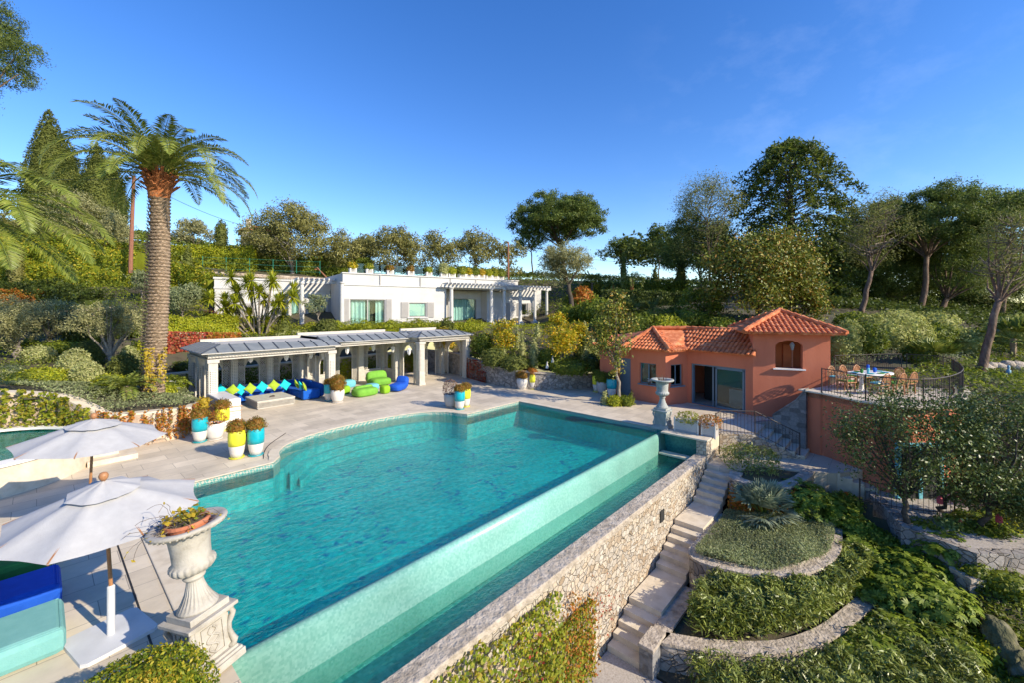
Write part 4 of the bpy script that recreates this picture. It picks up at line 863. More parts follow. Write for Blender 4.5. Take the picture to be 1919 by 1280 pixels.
mb=MB(); mb.box(10.15,19.1,.001,.25,ZP-1.2,ZP-.02); mb.box(10.15,23.4,3.2,9,-1.2,ZP-1.0); mb.box(10.15,19.1,.25,9,ZP-.8,ZP-.03); mb.box(15.6,19.1,.9,2.2,-1.2,ZP-1.25); mb.box(19.1,23.6,2.0,9,-1.2,ZP-.9); mb.build('wall','house_white',VH)
holed(10.15,15.6,2.2,.3,-1.2,ZP-1.2,[(12.0,15.0,.15,2.9)]); holed(19.1,23.6,1.2,.3,-1.2,ZP-.9,[(20.6,21.4,1.0,2.4)])
mb=MB(); mb.box(10.1,23.8,-.9,1.2,-1.3,-.02); mb.box(10.1,14.9,-.95,.0,-.02,.0); mb.build('plinth','house_white',VH)
for k in (3.3,7.3,10.6,13.6): MB().bar((k,-.13,ZP-.08),(k,-.13,ZP-1.0),.05).build('downpipe','cream_panel',VH)
# left wing, set back
WL=dp(402,36.6); rel=Vector((WL[0]-HM[0],WL[1]-HM[1])); lx=rel.x*dh[0]+rel.y*dh[1]; ly=-rel.x*dh[1]+rel.y*dh[0]
zl=7.9-HZ
mb=MB(); mb.box(lx,-.05,ly+1.4,ly+9,-1.5,zl-.02).box(lx,lx+.3,ly+.3,ly+1.4,-1.5,zl-.02).box(lx+.3,-.05,ly+.3,ly+1.4,3.0,zl-.02); mb.build('wall','house_white',VH)
f_=lambda px:(lambda k:(k*36.6-(402-960)/800*36.6)/(.819-.573*k))((px-960)/800)
LWH=[(lx+f_(438),lx+f_(453),.7,2.2),(lx+f_(545),lx+f_(562),.15,2.75),(lx+f_(578),lx+f_(612),.15,2.75)]
holed(lx,-.05,ly,.3,-1.5,zl-.02,LWH)
mb=MB(); mb.box(lx-.1,-.0,ly-.12,ly+.3,zl-.12,zl+.04); mb.box(lx-.06,-.0,ly-.07,ly,zl-.95,zl-.8); mb.box(lx-.02,0,ly-.03,ly,zl-.8,zl-.12); mb.build('cornice','house_white',VH)
def window(x0,x1,z0,z1,y,curt='curtain',shut=(1,1),mull=1,part='window',gw=.7,sill=True):
    w=MB(); f=.07; w.box(x0,x1,y-.03,y+.05,z1-f,z1-.002).box(x0,x1,y-.03,y+.05,z0+.002,z0+f).box(x0+.002,x0+f,y-.03,y+.05,z0+f,z1-f).box(x1-f,x1-.002,y-.03,y+.05,z0+f,z1-f)
    if mull: w.box((x0+x1)/2-.04,(x0+x1)/2+.04,y-.035,y+.04,z0,z1)
    o=w.build(part,'clay_grey',VH)
    MB().box(x0,x1,y-.001,y+.003,z0,z1).build('pane','glass',o)
    MB().box(x0-.1,x1+.1,y+.62,y+.64,z0-.1,z1+.1).build('dark_room_panel','shade_interior',o)  # near-black panel in place of the unlit room
    if curt:
        c=MB()
        def cur(a,b_):
            n=max(6,int((b_-a)/.07)); pts=[]
            for i in range(n+1):
                x=a+(b_-a)*i/n; pts.append((x,y+.30+.09*math.sin(i*1.25)+.04*math.sin(i*3.1)))
            for i in range(n): c.add([(pts[i][0],pts[i][1],z0),(pts[i+1][0],pts[i+1][1],z0),(pts[i+1][0],pts[i+1][1],z1),(pts[i][0],pts[i][1],z1)],[(0,1,2,3)])
        if curt=='curtain':
            m_=(x0+x1)/2; cur(x0,m_-.06); cur(m_+.02,m_+(x1-x0)*.09); cur(m_+(x1-x0)*.26,x1)
        elif curt=='all': cur(x0,x1)
        else: c.box(x0,x1,y+.05,y+.07,z0+.12,z1)
        c.build('curtain','curtain' if curt!='blind' else 'blind',o)
    if sill and part=='window': MB().box(x0-.2,x1+.2,y-.22,y-.125,z0-.12,z0-.02).build('sill','house_white',o)
    for s_,on in ((0,shut[0]),(1,shut[1])):
        if on:
            a=x0-f-gw if s_==0 else x1+f+.01; sh=MB(); sh.box(a,a+gw-.02,y-.20,y-.135,z0-.05,z1+.05); k=z0+.05
            so_=sh.build('shutter','shutter_grey',VH); s2=MB()
            while k<z1-.05: s2.bar((a+.06,y-.205,k),(a+gw-.08,y-.205,k),.03,.02); k+=.09
            s2.build('louvre','cream_panel',so_)
def cut(x0,x1,z0,z1,y0,y1):
    pass
a,b_=hs_(656),hs_(722); window(a,b_,.2,2.62,.12,'curtain',(1,1),gw=.55,part='glass_door')
a,b_=hs_(767),hs_(799); window(a,b_,.95,2.35,.12,'blind',(1,1),mull=0,gw=.75)
a,b_=12.0,15.0; window(a,b_,.15,2.9,2.3,'all',(0,0),mull=0,part='glass_door')
window(20.6,21.4,1.0,2.4,1.3,None,(1,1),mull=0,gw=.6); window(17.4,18.1,.1,2.4,.95,None,(0,1),mull=0,part='glass_door',gw=.5)
# left wing windows: large glazed bays
for (q0,q1) in ((545,562),(578,612)):
    f_=lambda px:(lambda k:(k*36.6-(402-960)/800*36.6)/(.819-.573*k))((px-960)/800)
    window(lx+f_(q0),lx+f_(q1),.15,2.75,ly+.1,'all',(0,1),mull=0,part='glass_door',gw=.5)
window(lx+f_(438),lx+f_(453),.7,2.2,ly+.1,None,(1,1),mull=0,gw=.7)
def vcol(x,y,h,r=.2):
    c=MB(); c.box(x-.33,x+.33,y-.33,y+.33,-1.2,.28).lathe([(r*1.5,.28),(r*1.5,.36),(r*1.15,.42),(r,.5),(r*1.02,1.6),(r*.86,h-.2),(r*1.1,h-.16),(r*1.3,h-.08),(r*1.3,h)],20,(x,y,0)); c.build('column','house_white',VH,smooth=False)
def perg(x0,x1,y0,y1,z,n,name='pergola'):
    c=MB(); c.box(x0-.3,x1+.3,y0-.1,y0+.1,z,z+.28)
    for k in range(n):
        x=x0+(x1-x0)*(k+.5)/n; c.box(x-.055,x+.055,y0-.6,y1,z+.28,z+.46)
    c.box(x0-.3,x1+.3,y1-.15,y1,z,z+.28); c.build(name,'house_white',VH)
zc=3.95
for px in (843,917): vcol(hs_(px)-.1,-.6,zc)
vcol(16.9,-.6,zc); vcol(19.1,-.6,zc); vcol(11.3,1.7,2.95,.16)
perg(9.6,17.0,-.6,2.3,zc,17); perg(17.3,23.3,-.6,1.4,zc,12)
vcol(21.2,-.6,zc,.17); vcol(23.0,-.6,zc,.17)
for px in (566,641):
    Yc=38.6 if px<600 else 37.9; g=dp(px,Yc); rl=Vector((g[0]-HM[0],g[1]-HM[1])); vcol(rl.x*dh[0]+rl.y*dh[1],-rl.x*dh[1]+rl.y*dh[0],4.15,.19)
    if px==566: pc=(rl.x*dh[0]+rl.y*dh[1],-rl.x*dh[1]+rl.y*dh[0])
perg(pc[0]-.6,-.05,pc[1],ly+.3,4.1,8)
# roof terrace: glass screens and planters
t=thing('glass_balustrade','clear glass screens between the planters on the villa roof','balustrade',(HM[0],HM[1],ZP+HZ),ang)
for k in range(4): MB().box(1.2+2.35*k,3.35+2.35*k,.5,.515,.02,.95).build('glass_panel','glass',t)
def villa_pt(x,y,z=ZP): return (HM[0]+dh[0]*x-dh[1]*y,HM[1]+dh[1]*x+dh[0]*y,HZ+z)
pl=[(663,.45,.55,'round','leaf_citrus','leftmost white box on the villa roof with an orange tinged bush'),(694,.42,.5,'round','leaf_hedge_yellow','white box with a clipped yellow ball, second from the left on the villa roof'),(733,.42,.5,'round','leaf_succulent','white box with a rusty bush, third from the left on the villa roof'),
    (772,.42,.5,'round','leaf_succulent','white box with a rusty bush, fourth from the left on the villa roof'),(806,.42,.5,'round','leaf_hedge_yellow','white box with a green ball, fifth from the left on the villa roof'),
    (834,.45,.75,'round','leaf_variegated','planter with the tallest pale ball on the villa roof'),(849,.45,.5,'round','leaf_lime','planter with a lime ball right of the pale tall ball'),(869,.45,.62,'round','leaf_hedge_yellow','planter with a broad yellow ball near the middle of the roof row'),
    (881,.4,.5,'round','leaf_citrus','planter with an orange ball right of the broad yellow ball'),(893,.45,.6,'round','leaf_green','planter with a green ball, left of the small orange one'),(905,.38,.5,'round','leaf_gold','planter with the small orange gold ball on the villa roof'),
    (919,.42,.5,'round','leaf_lime','planter with a low lime bush near the right end of the roof row'),(930,.42,.6,'round','leaf_hedge_yellow','planter with a yellow bush, last but one on the villa roof'),(941,.48,.62,'round','leaf_green','rightmost planter with a green ball on the villa roof')]
for i,(px,w_,h_,sh,lm,lab) in enumerate(pl):
    x=hs_(px); y=.28; p=villa_pt(x,y); s_=1 if i<5 else 1.25
    t=thing('planter_box',lab,'planter',p,ang,'planters along the villa roof edge')
    b2=MB().box(-.3*s_,.3*s_,-.2,.3,.0,.48).build('box','white_paint',t)
    MB().box(-.22*s_,.22*s_,-.205,-.201,.08,.40).build('panel','cream_panel',b2)
    sh_=shrub3(None,0,0,0,w_*s_*.95,h_*1.15*s_,lm,None,'bush',None,.13,.6,1.6,.1,'round',1,True,parent=bpy.data.objects.new('bush',None))
    e=sh_; sc.collection.objects.link(e); e.location=(0,.05,.40); e.parent=t; e.empty_display_size=.1
# ---------------------------------------------------------------- orange pool house
OH=thing('pool_house','terracotta orange pool house with a tiled roof and a small tower','house',(23.1,5.1,0))
g=lambda u,v:(u-23.1,v-5.1)
Ae,Be,Ce,De,Ee,Fe=(23.5,13.5),(22.6,11.2),(22.4,9.1),(23.8,8.45),(23.1,5.1),(24.3,2.2)
H1=3.0
def segwall(a,b_,z0,z1,holes=(),mb=None,th=.28,matn='terracotta_wall',name='wall',par=None):
    """wall from a to b with rectangular openings given as (s0,s1,z0,z1)"""
    a=Vector((*g(*a),0)); b_=Vector((*g(*b_),0)); L_=(b_-a).length; d=(b_-a)/L_; q=Vector((-d.y,d.x,0)); fr=lambda p:tuple(a+d*p[0]+q*p[1]+Vector((0,0,p[2])))
    m_=MB(); xs=sorted({0,L_}|{h[0] for h in holes}|{h[1] for h in holes})
    for x0,x1 in zip(xs[:-1],xs[1:]):
        hh=[h for h in holes if h[0]<=x0+1e-6 and h[1]>=x1-1e-6]
        if not hh: m_.box(x0,x1,0,th,z0,z1,fr)
        else:
            h=hh[0]
            if h[2]>z0: m_.box(x0,x1,0,th,z0,h[2],fr)
            if h[3]<z1: m_.box(x0,x1,0,th,h[3],z1,fr)
    m_.build(name,matn,par or OH); return fr,L_
# walls listed so that the thickness goes inwards (left of travel = inside)
fr4,L4=segwall(Ee,De,-.3,H1,[(.35,3.2,.03,2.2)],th=-.28)
fr3,L3=segwall(De,Ce,-.3,H1,[(.32,1.18,1.0,2.15)],th=-.28)
fr2,L2=segwall(Ce,Be,-.3,H1,[(.55,1.55,1.0,2.15)],th=-.28)
segwall(Be,(22.95,11.25),-.3,H1,th=-.28); fr1,L1=segwall((22.95,11.25),(23.15,12.35),-.3,H1,[(.1,1.0,.02,2.25)],th=-.28)
segwall((22.85,12.35),(23.3,13.6),-.3,H1,th=-.28); segwall((23.3,13.6),(27.4,13.6),-.3,H1,th=-.28); segwall((27.4,13.6),(27.4,4.5),-.3,H1,th=-.28)
MB().box(*g(22.85,0)[:1],*g(23.15,0)[:1],*(12.35-5.1,12.36-5.1),-.3,H1).build('wall','terracotta_wall',OH)
MB().prism([g(23.6,5.3),g(27.2,5.3),g(27.2,13.2),g(23.8,13.2)],.002,.02).build('inside_floor','step_stone',OH)
def owin(fr,s0,s1,z0,z1,inset=.16,leaf=2,name='window',sgn=-1,sill=True):
    m_=MB(); f=.06; y=sgn*inset
    m_.box(s0,s1,y-.03,y+.03,z1-f,z1,fr).box(s0,s1,y-.03,y+.03,z0,z0+f,fr)
    for k in range(leaf+1):
        x=s0+(s1-s0-f)*k/leaf; m_.box(x,x+f,y-.035,y+.035,z0+f,z1-f,fr)
    o=m_.build(name,'blue_frame',OH); MB().box(s0+f,s1-f,y-.004,y+.004,z0+f,z1-f,fr).build('pane','glass',o)
    if sill: MB().box(s0-.06,s1+.06,-.29,.10,z0-.07,z0-.002,fr).build('sill','blue_frame',o)
    return o
owin(fr3,.32,1.18,1.0,2.15); owin(fr2,.55,1.55,1.0,2.15)
# sliding doors (left leaf open on a panel painted dark for the room's shade)
m_=MB(); y=-.14; m_.box(.35,3.2,y-.08,y+.08,2.12,2.2,fr4).box(.35,.42,y-.08,y+.08,.03,2.12,fr4).box(3.12,3.2,y-.08,y+.08,.03,2.12,fr4).box(.35,3.2,y-.08,y+.08,.022,.06,fr4)
dr=m_.build('sliding_door','blue_frame',OH)
for k,(x0,x1,yy) in enumerate([(.45,1.9,-.10)]):
    MB().box(x0,x0+.08,yy-.03,yy+.03,.06,2.12,fr4).box(x1-.08,x1,yy-.03,yy+.03,.06,2.12,fr4).box(x0,x1,yy-.03,yy+.03,.06,.14,fr4).box(x0,x1,yy-.03,yy+.03,2.04,2.12,fr4).build('door_leaf','blue_frame',dr)
    MB().box(x0+.08,x1-.08,yy-.005,yy+.005,.14,2.04,fr4).build('pane','glass',dr)
MB().box(2.02,2.10,-.2,-.14,.06,2.12,fr4).build('door_leaf','blue_frame',dr)
MB().box(.1,1.0,-.17,-.1,.02,2.25,fr1).build('side_door','blue_frame',OH)
MB().box(.1,3.3,-1.6,-1.5,.03,2.9,fr4).build('dark_room_panel','shade_interior',OH); MB().box(.5,1.6,-1.45,-.9,.03,.95,fr4).build('bar_unit','blue_frame',OH)  # dark panel stands in for the shaded depth of the room
# roof planes in barrel tiles
def tiles(poly,eaveA,eaveB,name,par,pitch=.21,course=.36):
    """barrel tile rows over a planar convex polygon; eaveA-eaveB is the eave edge"""
    A=Vector(eaveA);B=Vector(eaveB); e=(B-A).normalized(); P=[Vector(p) for p in poly]; nrm=None
    for p in P:
        c=(B-A).cross(p-A)
        if c.length>1e-3: nrm=c.normalized(); break
    if nrm.z<0: nrm=-nrm
    up=nrm.cross(e).normalized()
    if up.z<0: up=-up
    Q=[((p-A).dot(e),(p-A).dot(up)) for p in P]; x0=min(q[0] for q in Q); x1=max(q[0] for q in Q); m_=MB(); n=len(Q)
    def span(x):
        ys=[]
        for i in range(n):
            (ax,ay),(bx,by)=Q[i],Q[(i+1)%n]
            if abs(ax-bx)<1e-9: continue
            if min(ax,bx)<=x<=max(ax,bx): ys.append(ay+(by-ay)*(x-ax)/(bx-ax))
        return (min(ys),max(ys)) if len(ys)>=2 else None
    k=int((x1-x0)/pitch)+1
    for i in range(k):
        x=x0+pitch*(i+.5); s_=span(min(max(x,x0+.01),x1-.01))
        if not s_ or s_[1]-s_[0]<.08: continue
        y=s_[0]-.05; y1=s_[1]
        while y<y1-.03:
            ye=min(y+course+.05,y1); j=random.uniform(-.006,.006); V=[]
            for yy,r,lift in ((y,.088,.032),(ye,.075,.0)):
                for a in range(6):
                    t_=math.pi*a/5; V.append(A+e*(x+j+r*math.cos(t_))+up*yy+nrm*(lift+.78*r*math.sin(t_)))
            m_.add(V,[(a,a+1,a+7,a+6) for a in range(5)]+[(0,1,2,3,4,5)]); y+=course
    m_.build(name,'roof_tile',par,smooth=False)
    pn=MB(); pn.add([p-nrm*.0 for p in P]+[p-nrm*.07 for p in P],[tuple(range(n)),tuple(range(2*n-1,n-1,-1))]+[(i,(i+1)%n+0,(i+1)%n+n,i+n) for i in range(n)]); pn.build('roof_board','roof_tile',par)
def ridge(par,a,b_):
    a=Vector(a);b_=Vector(b_); n=max(2,int((b_-a).length/.38)); m_=MB()
    for i in range(n):
        p=a.lerp(b_,i/n); q=a.lerp(b_,min(1,(i+1.12)/n)); m_.tube([p+Vector((0,0,.02)),q+Vector((0,0,.05))],[.105,.125],8)
    m_.build('ridge_tiles','roof_tile',par)
G=lambda u,v,z:(*g(u,v),z)
rf=bpy.data.objects.new('roof',None); sc.collection.objects.link(rf); rf.parent=OH; rf.empty_display_size=.2
ze=H1-.06; zr=4.0
c1=(22.05,8.75); c2=(22.25,11.6); c2b=(23.0,13.95); apex=(24.25,10.6); rj=(25.15,9.0); rE=(24.75,5.1)
dE=(22.75,4.95); dJ=(23.45,8.3)
tiles([G(*c1,ze),G(*c2,ze),G(*apex,zr)],G(*c1,ze),G(*c2,ze),'tiles',rf)
tiles([G(*c2,ze),G(*c2b,ze),G(25.5,13.9,ze+.5),G(*apex,zr)],G(*c2,ze),G(*c2b,ze),'tiles',rf)
tiles([G(*dJ,ze),G(*c1,ze),G(*apex,zr),G(*rj,zr)],G(*dJ,ze),G(*c1,ze),'tiles',rf)
tiles([G(*dE,ze),G(*dJ,ze),G(*rj,zr),G(*rE,zr)],G(*dE,ze),G(*dJ,ze),'tiles',rf)
tiles([G(27.9,5.0,ze),G(27.9,14,ze),G(25.5,13.9,ze+.5),G(*apex,zr),G(*rj,zr),G(*rE,zr)],G(27.9,5.0,ze),G(27.9,14,ze),'tiles',rf)
ridge(rf,G(*c1,ze+.05),G(*apex,zr+.06)); ridge(rf,G(*c2,ze+.03),G(*apex,zr+.05)); ridge(rf,G(*apex,zr+.06),G(*rj,zr+.06)); ridge(rf,G(*rE,zr+.05),G(*rj,zr+.06))
# tower
H2=4.1
tw=bpy.data.objects.new('tower',None); sc.collection.objects.link(tw); tw.parent=OH; tw.empty_display_size=.2
E2=Vector(Ee); F2=Vector(Fe); dt=(F2-E2).normalized(); nt_=Vector((dt.y,-dt.x)); nt_=-nt_ if nt_.x<0 else nt_   # into the house
Gg=E2+nt_*3.9; Hh=F2+nt_*3.9; LT=(F2-E2).length
Wm=MB()
def tf(p): q=E2+dt*p[0]+nt_*p[1]; return (q.x-23.1,q.y-5.1,p[2])
s0,s1,z0,z1=LT*.30,LT*.655,2.28,3.45
Wm.box(0,s0,0,.35,-.9,H2,tf).box(s1,LT,0,.35,-.9,H2,tf).box(s0,s1,0,.35,-.9,z0,tf)
n=14
for k in range(n):                      # segmental arch head
    a0=s0+(s1-s0)*k/n; a1=s0+(s1-s0)*(k+1)/n; f_=lambda x:z1+.26*(1-((x-(s0+s1)/2)/((s1-s0)/2))**2)
    zz=[f_(a0),f_(a1)]; P=[(a0,0,zz[0]),(a1,0,zz[1]),(a1,.35,zz[1]),(a0,.35,zz[0]),(a0,0,H2),(a1,0,H2),(a1,.35,H2),(a0,.35,H2)]
    Wm.add([tf(p) for p in P],[(0,3,2,1),(4,5,6,7),(0,1,5,4),(2,3,7,6)])
Wm.box(-.0,.3,.35,3.9,-.9,H2,tf).box(LT-.3,LT,.35,3.9,-.9,H2,tf).box(.3,LT-.3,3.6,3.9,-.9,H2,tf)
Wm.build('tower_wall','terracotta_wall',tw)
MB().box(s0-.0,s1+.2,1.15,1.3,1.9,H2,tf).box(s0-.12,s0,.35,1.15,1.9,H2,tf).box(s1+.2,s1+.3,.35,1.15,1.9,H2,tf).box(s0-.1,s1+.3,.35,1.2,2.2,2.27,tf).box(s0+.55,s1-.12,1.0,1.15,2.2,3.4,tf).build('niche','niche_wall',tw)
MB().box(s0-.1,s1+.1,-.10,.32,z0-.0,z0+.06,tf).build('sill','white_paint',tw)
o_=.48; zt0=H2-.02; ap=tf((LT/2,1.95,H2+.95)); cs=[tf((-o_,-o_,zt0)),tf((LT+o_,-o_,zt0)),tf((LT+o_,3.9+o_,zt0)),tf((-o_,3.9+o_,zt0))]
trf=bpy.data.objects.new('tower_roof',None); sc.collection.objects.link(trf); trf.parent=OH; trf.empty_display_size=.2
for i in range(4): tiles([cs[i],cs[(i+1)%4],ap],cs[i],cs[(i+1)%4],'tiles',trf)
for c in cs: ridge(trf,(c[0],c[1],c[2]+.04),(ap[0],ap[1],ap[2]+.05))
ev=MB(); ev.box(-.12,LT+.12,-.12,4.02,H2-.14,H2-.03,tf).box(-.22,LT+.22,-.22,4.12,H2-.07,H2-.025,tf).build('eave_moulding','terracotta_wall',tw)
# lamp in the arched opening
q=tf((s1-.38,.18,z0+.07)); t=thing('lamp_post','small brass lamp post standing in the arched tower opening','lamp',(23.1+q[0],5.1+q[1],q[2]))
MB().tube([(0,0,0),(0,0,.85)],.025,8).build('post','rust_pole',t); MB().lathe([(.05,.85),(.10,1.08),(.12,1.1),(.06,1.19),(.015,1.24)],6).build('lamp_head','lichen',t)
# ---------------------------------------------------------------- round terrace (orange drum) with railing
RC=catmull([(21.85,2.95,0),(21.55,2.35,0)]+[(*dp(px,Y),0) for px,Y in ((1549,17.4),(1600,16.3),(1655,15.4),(1712,14.95),(1762,15.2),(1795,16.2),(1806,17.5),(1800,19.0))],6)
bk=[dp(1783,21),dp(1740,22.6),dp(1690,23.2),dp(1600,22.5),(24.2,2.2)]
DR=thing('round_terrace','orange round building with a dining terrace on its roof','terrace',(*dp(1700,18.5),0))
do=dp(1700,18.5); rel=[(p[0]-do[0],p[1]-do[1]) for p in RC]; rb=[(p[0]-do[0],p[1]-do[1]) for p in bk]
ZR=1.75
MB().wall(rel,.3,-2.2,ZR-.62,side=1).build('drum_wall','terracotta_wall',DR)
MB().wall(rel,.33,ZR-.62,ZR-.57,side=1).wall(rel,.30,ZR-.57,ZR-.06,side=1).build('frieze','terracotta_wall',DR)
MB().wall(rel,.46,ZR-.06,ZR,side=0).build('coping','step_stone',DR)
MB().prism(rel+rb,ZR-.3,ZR-.075).build('floor','paving',DR)
i0=22
wmb=MB()
for px,Y in ((1722,14.9),):
    c=Vector((*dp(px,Y-.05),-.3))-Vector((do[0],do[1],0)); d=Vector((AX[0],-AX[1],0)); n_v=Vector((AX[1],AX[0],0))
    fr=lambda p:tuple(c+d*p[0]+n_v*p[1]+Vector((0,0,p[2])))
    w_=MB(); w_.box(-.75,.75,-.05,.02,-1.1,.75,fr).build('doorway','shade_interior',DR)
    w_=MB(); w_.box(-.8,-.68,-.1,.03,-1.1,.78,fr).box(.68,.8,-.1,.03,-1.1,.78,fr).box(-.8,.8,-.1,.03,.7,.8,fr).box(-.06,.06,-.1,.03,-1.1,.7,fr).build('door_frame','bag_teal',DR)
def railing(path,h,label,step=.13,curl=True,zoff=0,name='iron_railing'):
    P=[Vector(p) for p in path]; L_=[0]
    for a,b_ in zip(P[:-1],P[1:]): L_.append(L_[-1]+(b_-a).length)
    def pt(s_):
        s_=min(max(s_,0),L_[-1]-1e-4); i=max(k for k in range(len(L_)-1) if L_[k]<=s_); return P[i].lerp(P[i+1],(s_-L_[i])/(L_[i+1]-L_[i]))
    t=thing(name,label,'railing',P[0]); o0=P[0]; up=Vector((0,0,1))
    MB().tube([p+up*h-o0 for p in P],.02,6).build('top_rail','iron',t); MB().tube([p+up*.08-o0 for p in P],.012,5).build('bottom_rail','iron',t)
    b=MB(); n=int(L_[-1]/step)
    for k in range(n+1):
        q=pt(k*L_[-1]/n)-o0
        b.tube([q,q+up*h],.009,4,False)
        if curl and k%2==0 and k<n:
            r=pt((k+1)*L_[-1]/n)-o0; m2=(q+r)/2+up*(h-.16); d=(r-q).normalized()
            b.tube([m2+d*math.cos(a*1.047)*.055+up*math.sin(a*1.047)*.055 for a in range(7)],.007,3,False)
    b.build('balusters','iron',t); n2=max(1,int(L_[-1]/1.6))
    for k in range(n2+1):
        q=pt(k*L_[-1]/n2)-o0; MB().tube([q,q+up*(h+.04)],.022,6).build('post','iron',t)
    return t
railing([(p[0],p[1],ZR) for p in RC[9:]]+[(*dp(1783,21),ZR),(*dp(1760,22.2),ZR),(*dp(1700,23.1),ZR)],.95,'black iron railing curving round the edge of the orange roof terrace')
railing([(*dp(1690,23.2),ZR),(*dp(1640,23),ZR),(*dp(1565,22.4),ZR)],.95,'black iron railing at the back of the roof terrace behind the dining table')
railing([(18.2,5.35,0),(18.95,5.35,0),(19.72,4.28,0)],.95,'iron railing at the terrace corner beside the lattice planters')
railing([(19.72,4.28,0),(20.5,2.85,-.8)],.95,'sloping iron railing beside the steps below the orange house')
railing([(*dp(1612,14.6),-1.42),(*dp(1670,14.1),-1.42),(*dp(1745,13.7),-1.42),(*dp(1790,13.7),-1.42)],.75,'low iron railing on the path below the orange round building')
# ---------------------------------------------------------------- pots
def succ(t,z,r,lm='leaf_succulent',ball=True,h=None):
    h=h or r*1.5; e=bpy.data.objects.new('bush',None); sc.collection.objects.link(e); e.location=(0,0,z); e.parent=t; e.empty_display_size=.1
    shrub3(None,0,0,0,r,h,lm,None,'bush',None,.062,.55,1.3 if ball else .6,.2,'round',1,ball,parent=e)
def pot(px,py,style,label,group,lm='leaf_succulent',s=1.0,ball=True,zo=0,hs=1.5,plant=True):
    u,v,_=at(px,py,0); t=thing('plant_pot',label,'plant pot',(u,v,0),0,group)
    if style in ('cyan','yellow'):
        P=[(.17*s,.03),(.215*s,.2*s),(.25*s,.42*s),(.268*s,.62*s),(.268*s,.78*s),(.25*s,.95*s),(.225*s,.955*s),(.22*s,.86*s)]
        MB().lathe([(q[0],q[1]) for q in P if q[1]<=.43*s]+[(.252*s,.44*s)],28).build('lower_body','clay_white',t,smooth=True)
        MB().lathe([(.253*s,.44*s),(.268*s,.62*s),(.268*s,.78*s),(.255*s,.93*s),(.245*s,.955*s),(.225*s,.955*s),(.22*s,.88*s)],28).build('glazed_body','glaze_'+style,t,smooth=True)
        MB().lathe([(.2*s,0),(.24*s,.03),(.235*s,.045),(.19*s,.03)],24).build('saucer','glaze_'+style,t)
        MB().lathe([(.22*s,.87*s),(.21*s,.88*s)],20).build('soil','soil',t); zt=.88*s; r=.30*s
    else:
        c='clay_white' if style=='white' else 'clay_grey'
        MB().lathe([(.19*s,.03),(.25*s,.14*s),(.305*s,.36*s),(.31*s,.5*s),(.295*s,.62*s),(.275*s,.625*s),(.265*s,.56*s)],28).build('body',c,t,smooth=True)
        MB().lathe([(.22*s,0),(.26*s,.03),(.25*s,.045),(.2*s,.03)],24).build('saucer',c,t); MB().lathe([(.265*s,.55*s),(.26*s,.56*s)],20).build('soil','soil',t); zt=.56*s; r=.36*s
    if plant: succ(t,zt,r,lm,ball,r*hs)
    return t
gp='potted plants around the terrace'
pot(375,829,'cyan','cyan and white pot nearest the creeper wall at the left',gp)
pot(403,824,'white','round white pot between the cyan and yellow pots by the creeper wall',gp,'leaf_autumn',s=1.05,ball=False,hs=1.3)
pot(417,808,'yellow','yellow and white pot half hidden behind the round white pot',gp,'leaf_succulent')
pot(444,859,'yellow','yellow and white pot nearest the curved end of the pool',gp)
pot(464,845,'grey','plain pale pot behind the yellow and cyan pair near the pool',gp,'leaf_green',ball=False,s=.95)
pot(480,854,'cyan','cyan and white pot beside the yellow one near the pool',gp)
pot(617,752,'cyan','cyan and white pot right of the blue sofa',gp,s=1.0,hs=1.2)
pot(633,755,'white','white pot with a tall rusty bush right of the blue sofa',gp,s=1.15,hs=2.1)
pot(845,764,'grey','light grey pot with a loose purplish succulent by the pool corner',gp,'leaf_bronze',ball=False,s=1.15,hs=1.9)
pot(862,768,'cyan','cyan and white pot in front of the yellow one by the pool corner',gp,hs=1.3)
pot(873,763,'yellow','yellow and white pot behind the cyan one by the pool corner',gp,hs=1.3)
pot(979,730,'white','white pot of the trio against the grey retaining wall',gp,'leaf_succulent',s=1.15,hs=1.3)
pot(989,724,'cyan','cyan pot in shade at the back of the trio by the grey wall',gp,'leaf_autumn')
pot(999,730,'yellow','yellow and white pot of the trio against the grey retaining wall',gp,'leaf_autumn')
pot(1119,735,'yellow','yellow and white pot left of the orange house door',gp,'leaf_green',s=1.05)
pot(1130,739,'grey','plain grey pot between yellow and blue ones by the orange house',gp,'leaf_green',s=1.2)
pot(1147,744,'cyan','blue and white pot nearest the slim magnolia trunk',gp,'leaf_dark',s=1.1)
shrub('slim golden yellow shrub rising behind the cyan pot by the creeper wall',382,17.9,748,806,9,'leaf_gold','shrub','golden_shrub',shape='column')
# covered bar
t=thing('wrapped_bar','long bar counter wrapped in white sheeting tied with rope','bar counter',(5.7,22.8,0))
o=MB().box(-.38,.38,-1.15,1.25,.02,1.2).build('sheeting','wrap_white',t,bev=.05)
for z in (.12,.24,.42,.56,.68,.86): MB().wall([(-.40,-1.17),(.40,-1.17),(.40,1.27),(-.40,1.27),(-.40,-1.17)],.03,z-.012+random.uniform(-.02,.02),z+.012+random.uniform(-.02,.02)).build('rope','rope',t)
t=thing('lattice_box','dark lattice cabinet in shade beside the left pavilion column','cabinet',(5.1,24.7,0)); MB().box(-.3,.3,-.35,.35,.02,.8).build('cabinet_body','lichen',t)
for k in range(7): MB().box(-.31+.09*k,-.295+.09*k,-.372,-.352,.05,.78).build('lattice_bar','cream_panel',t)
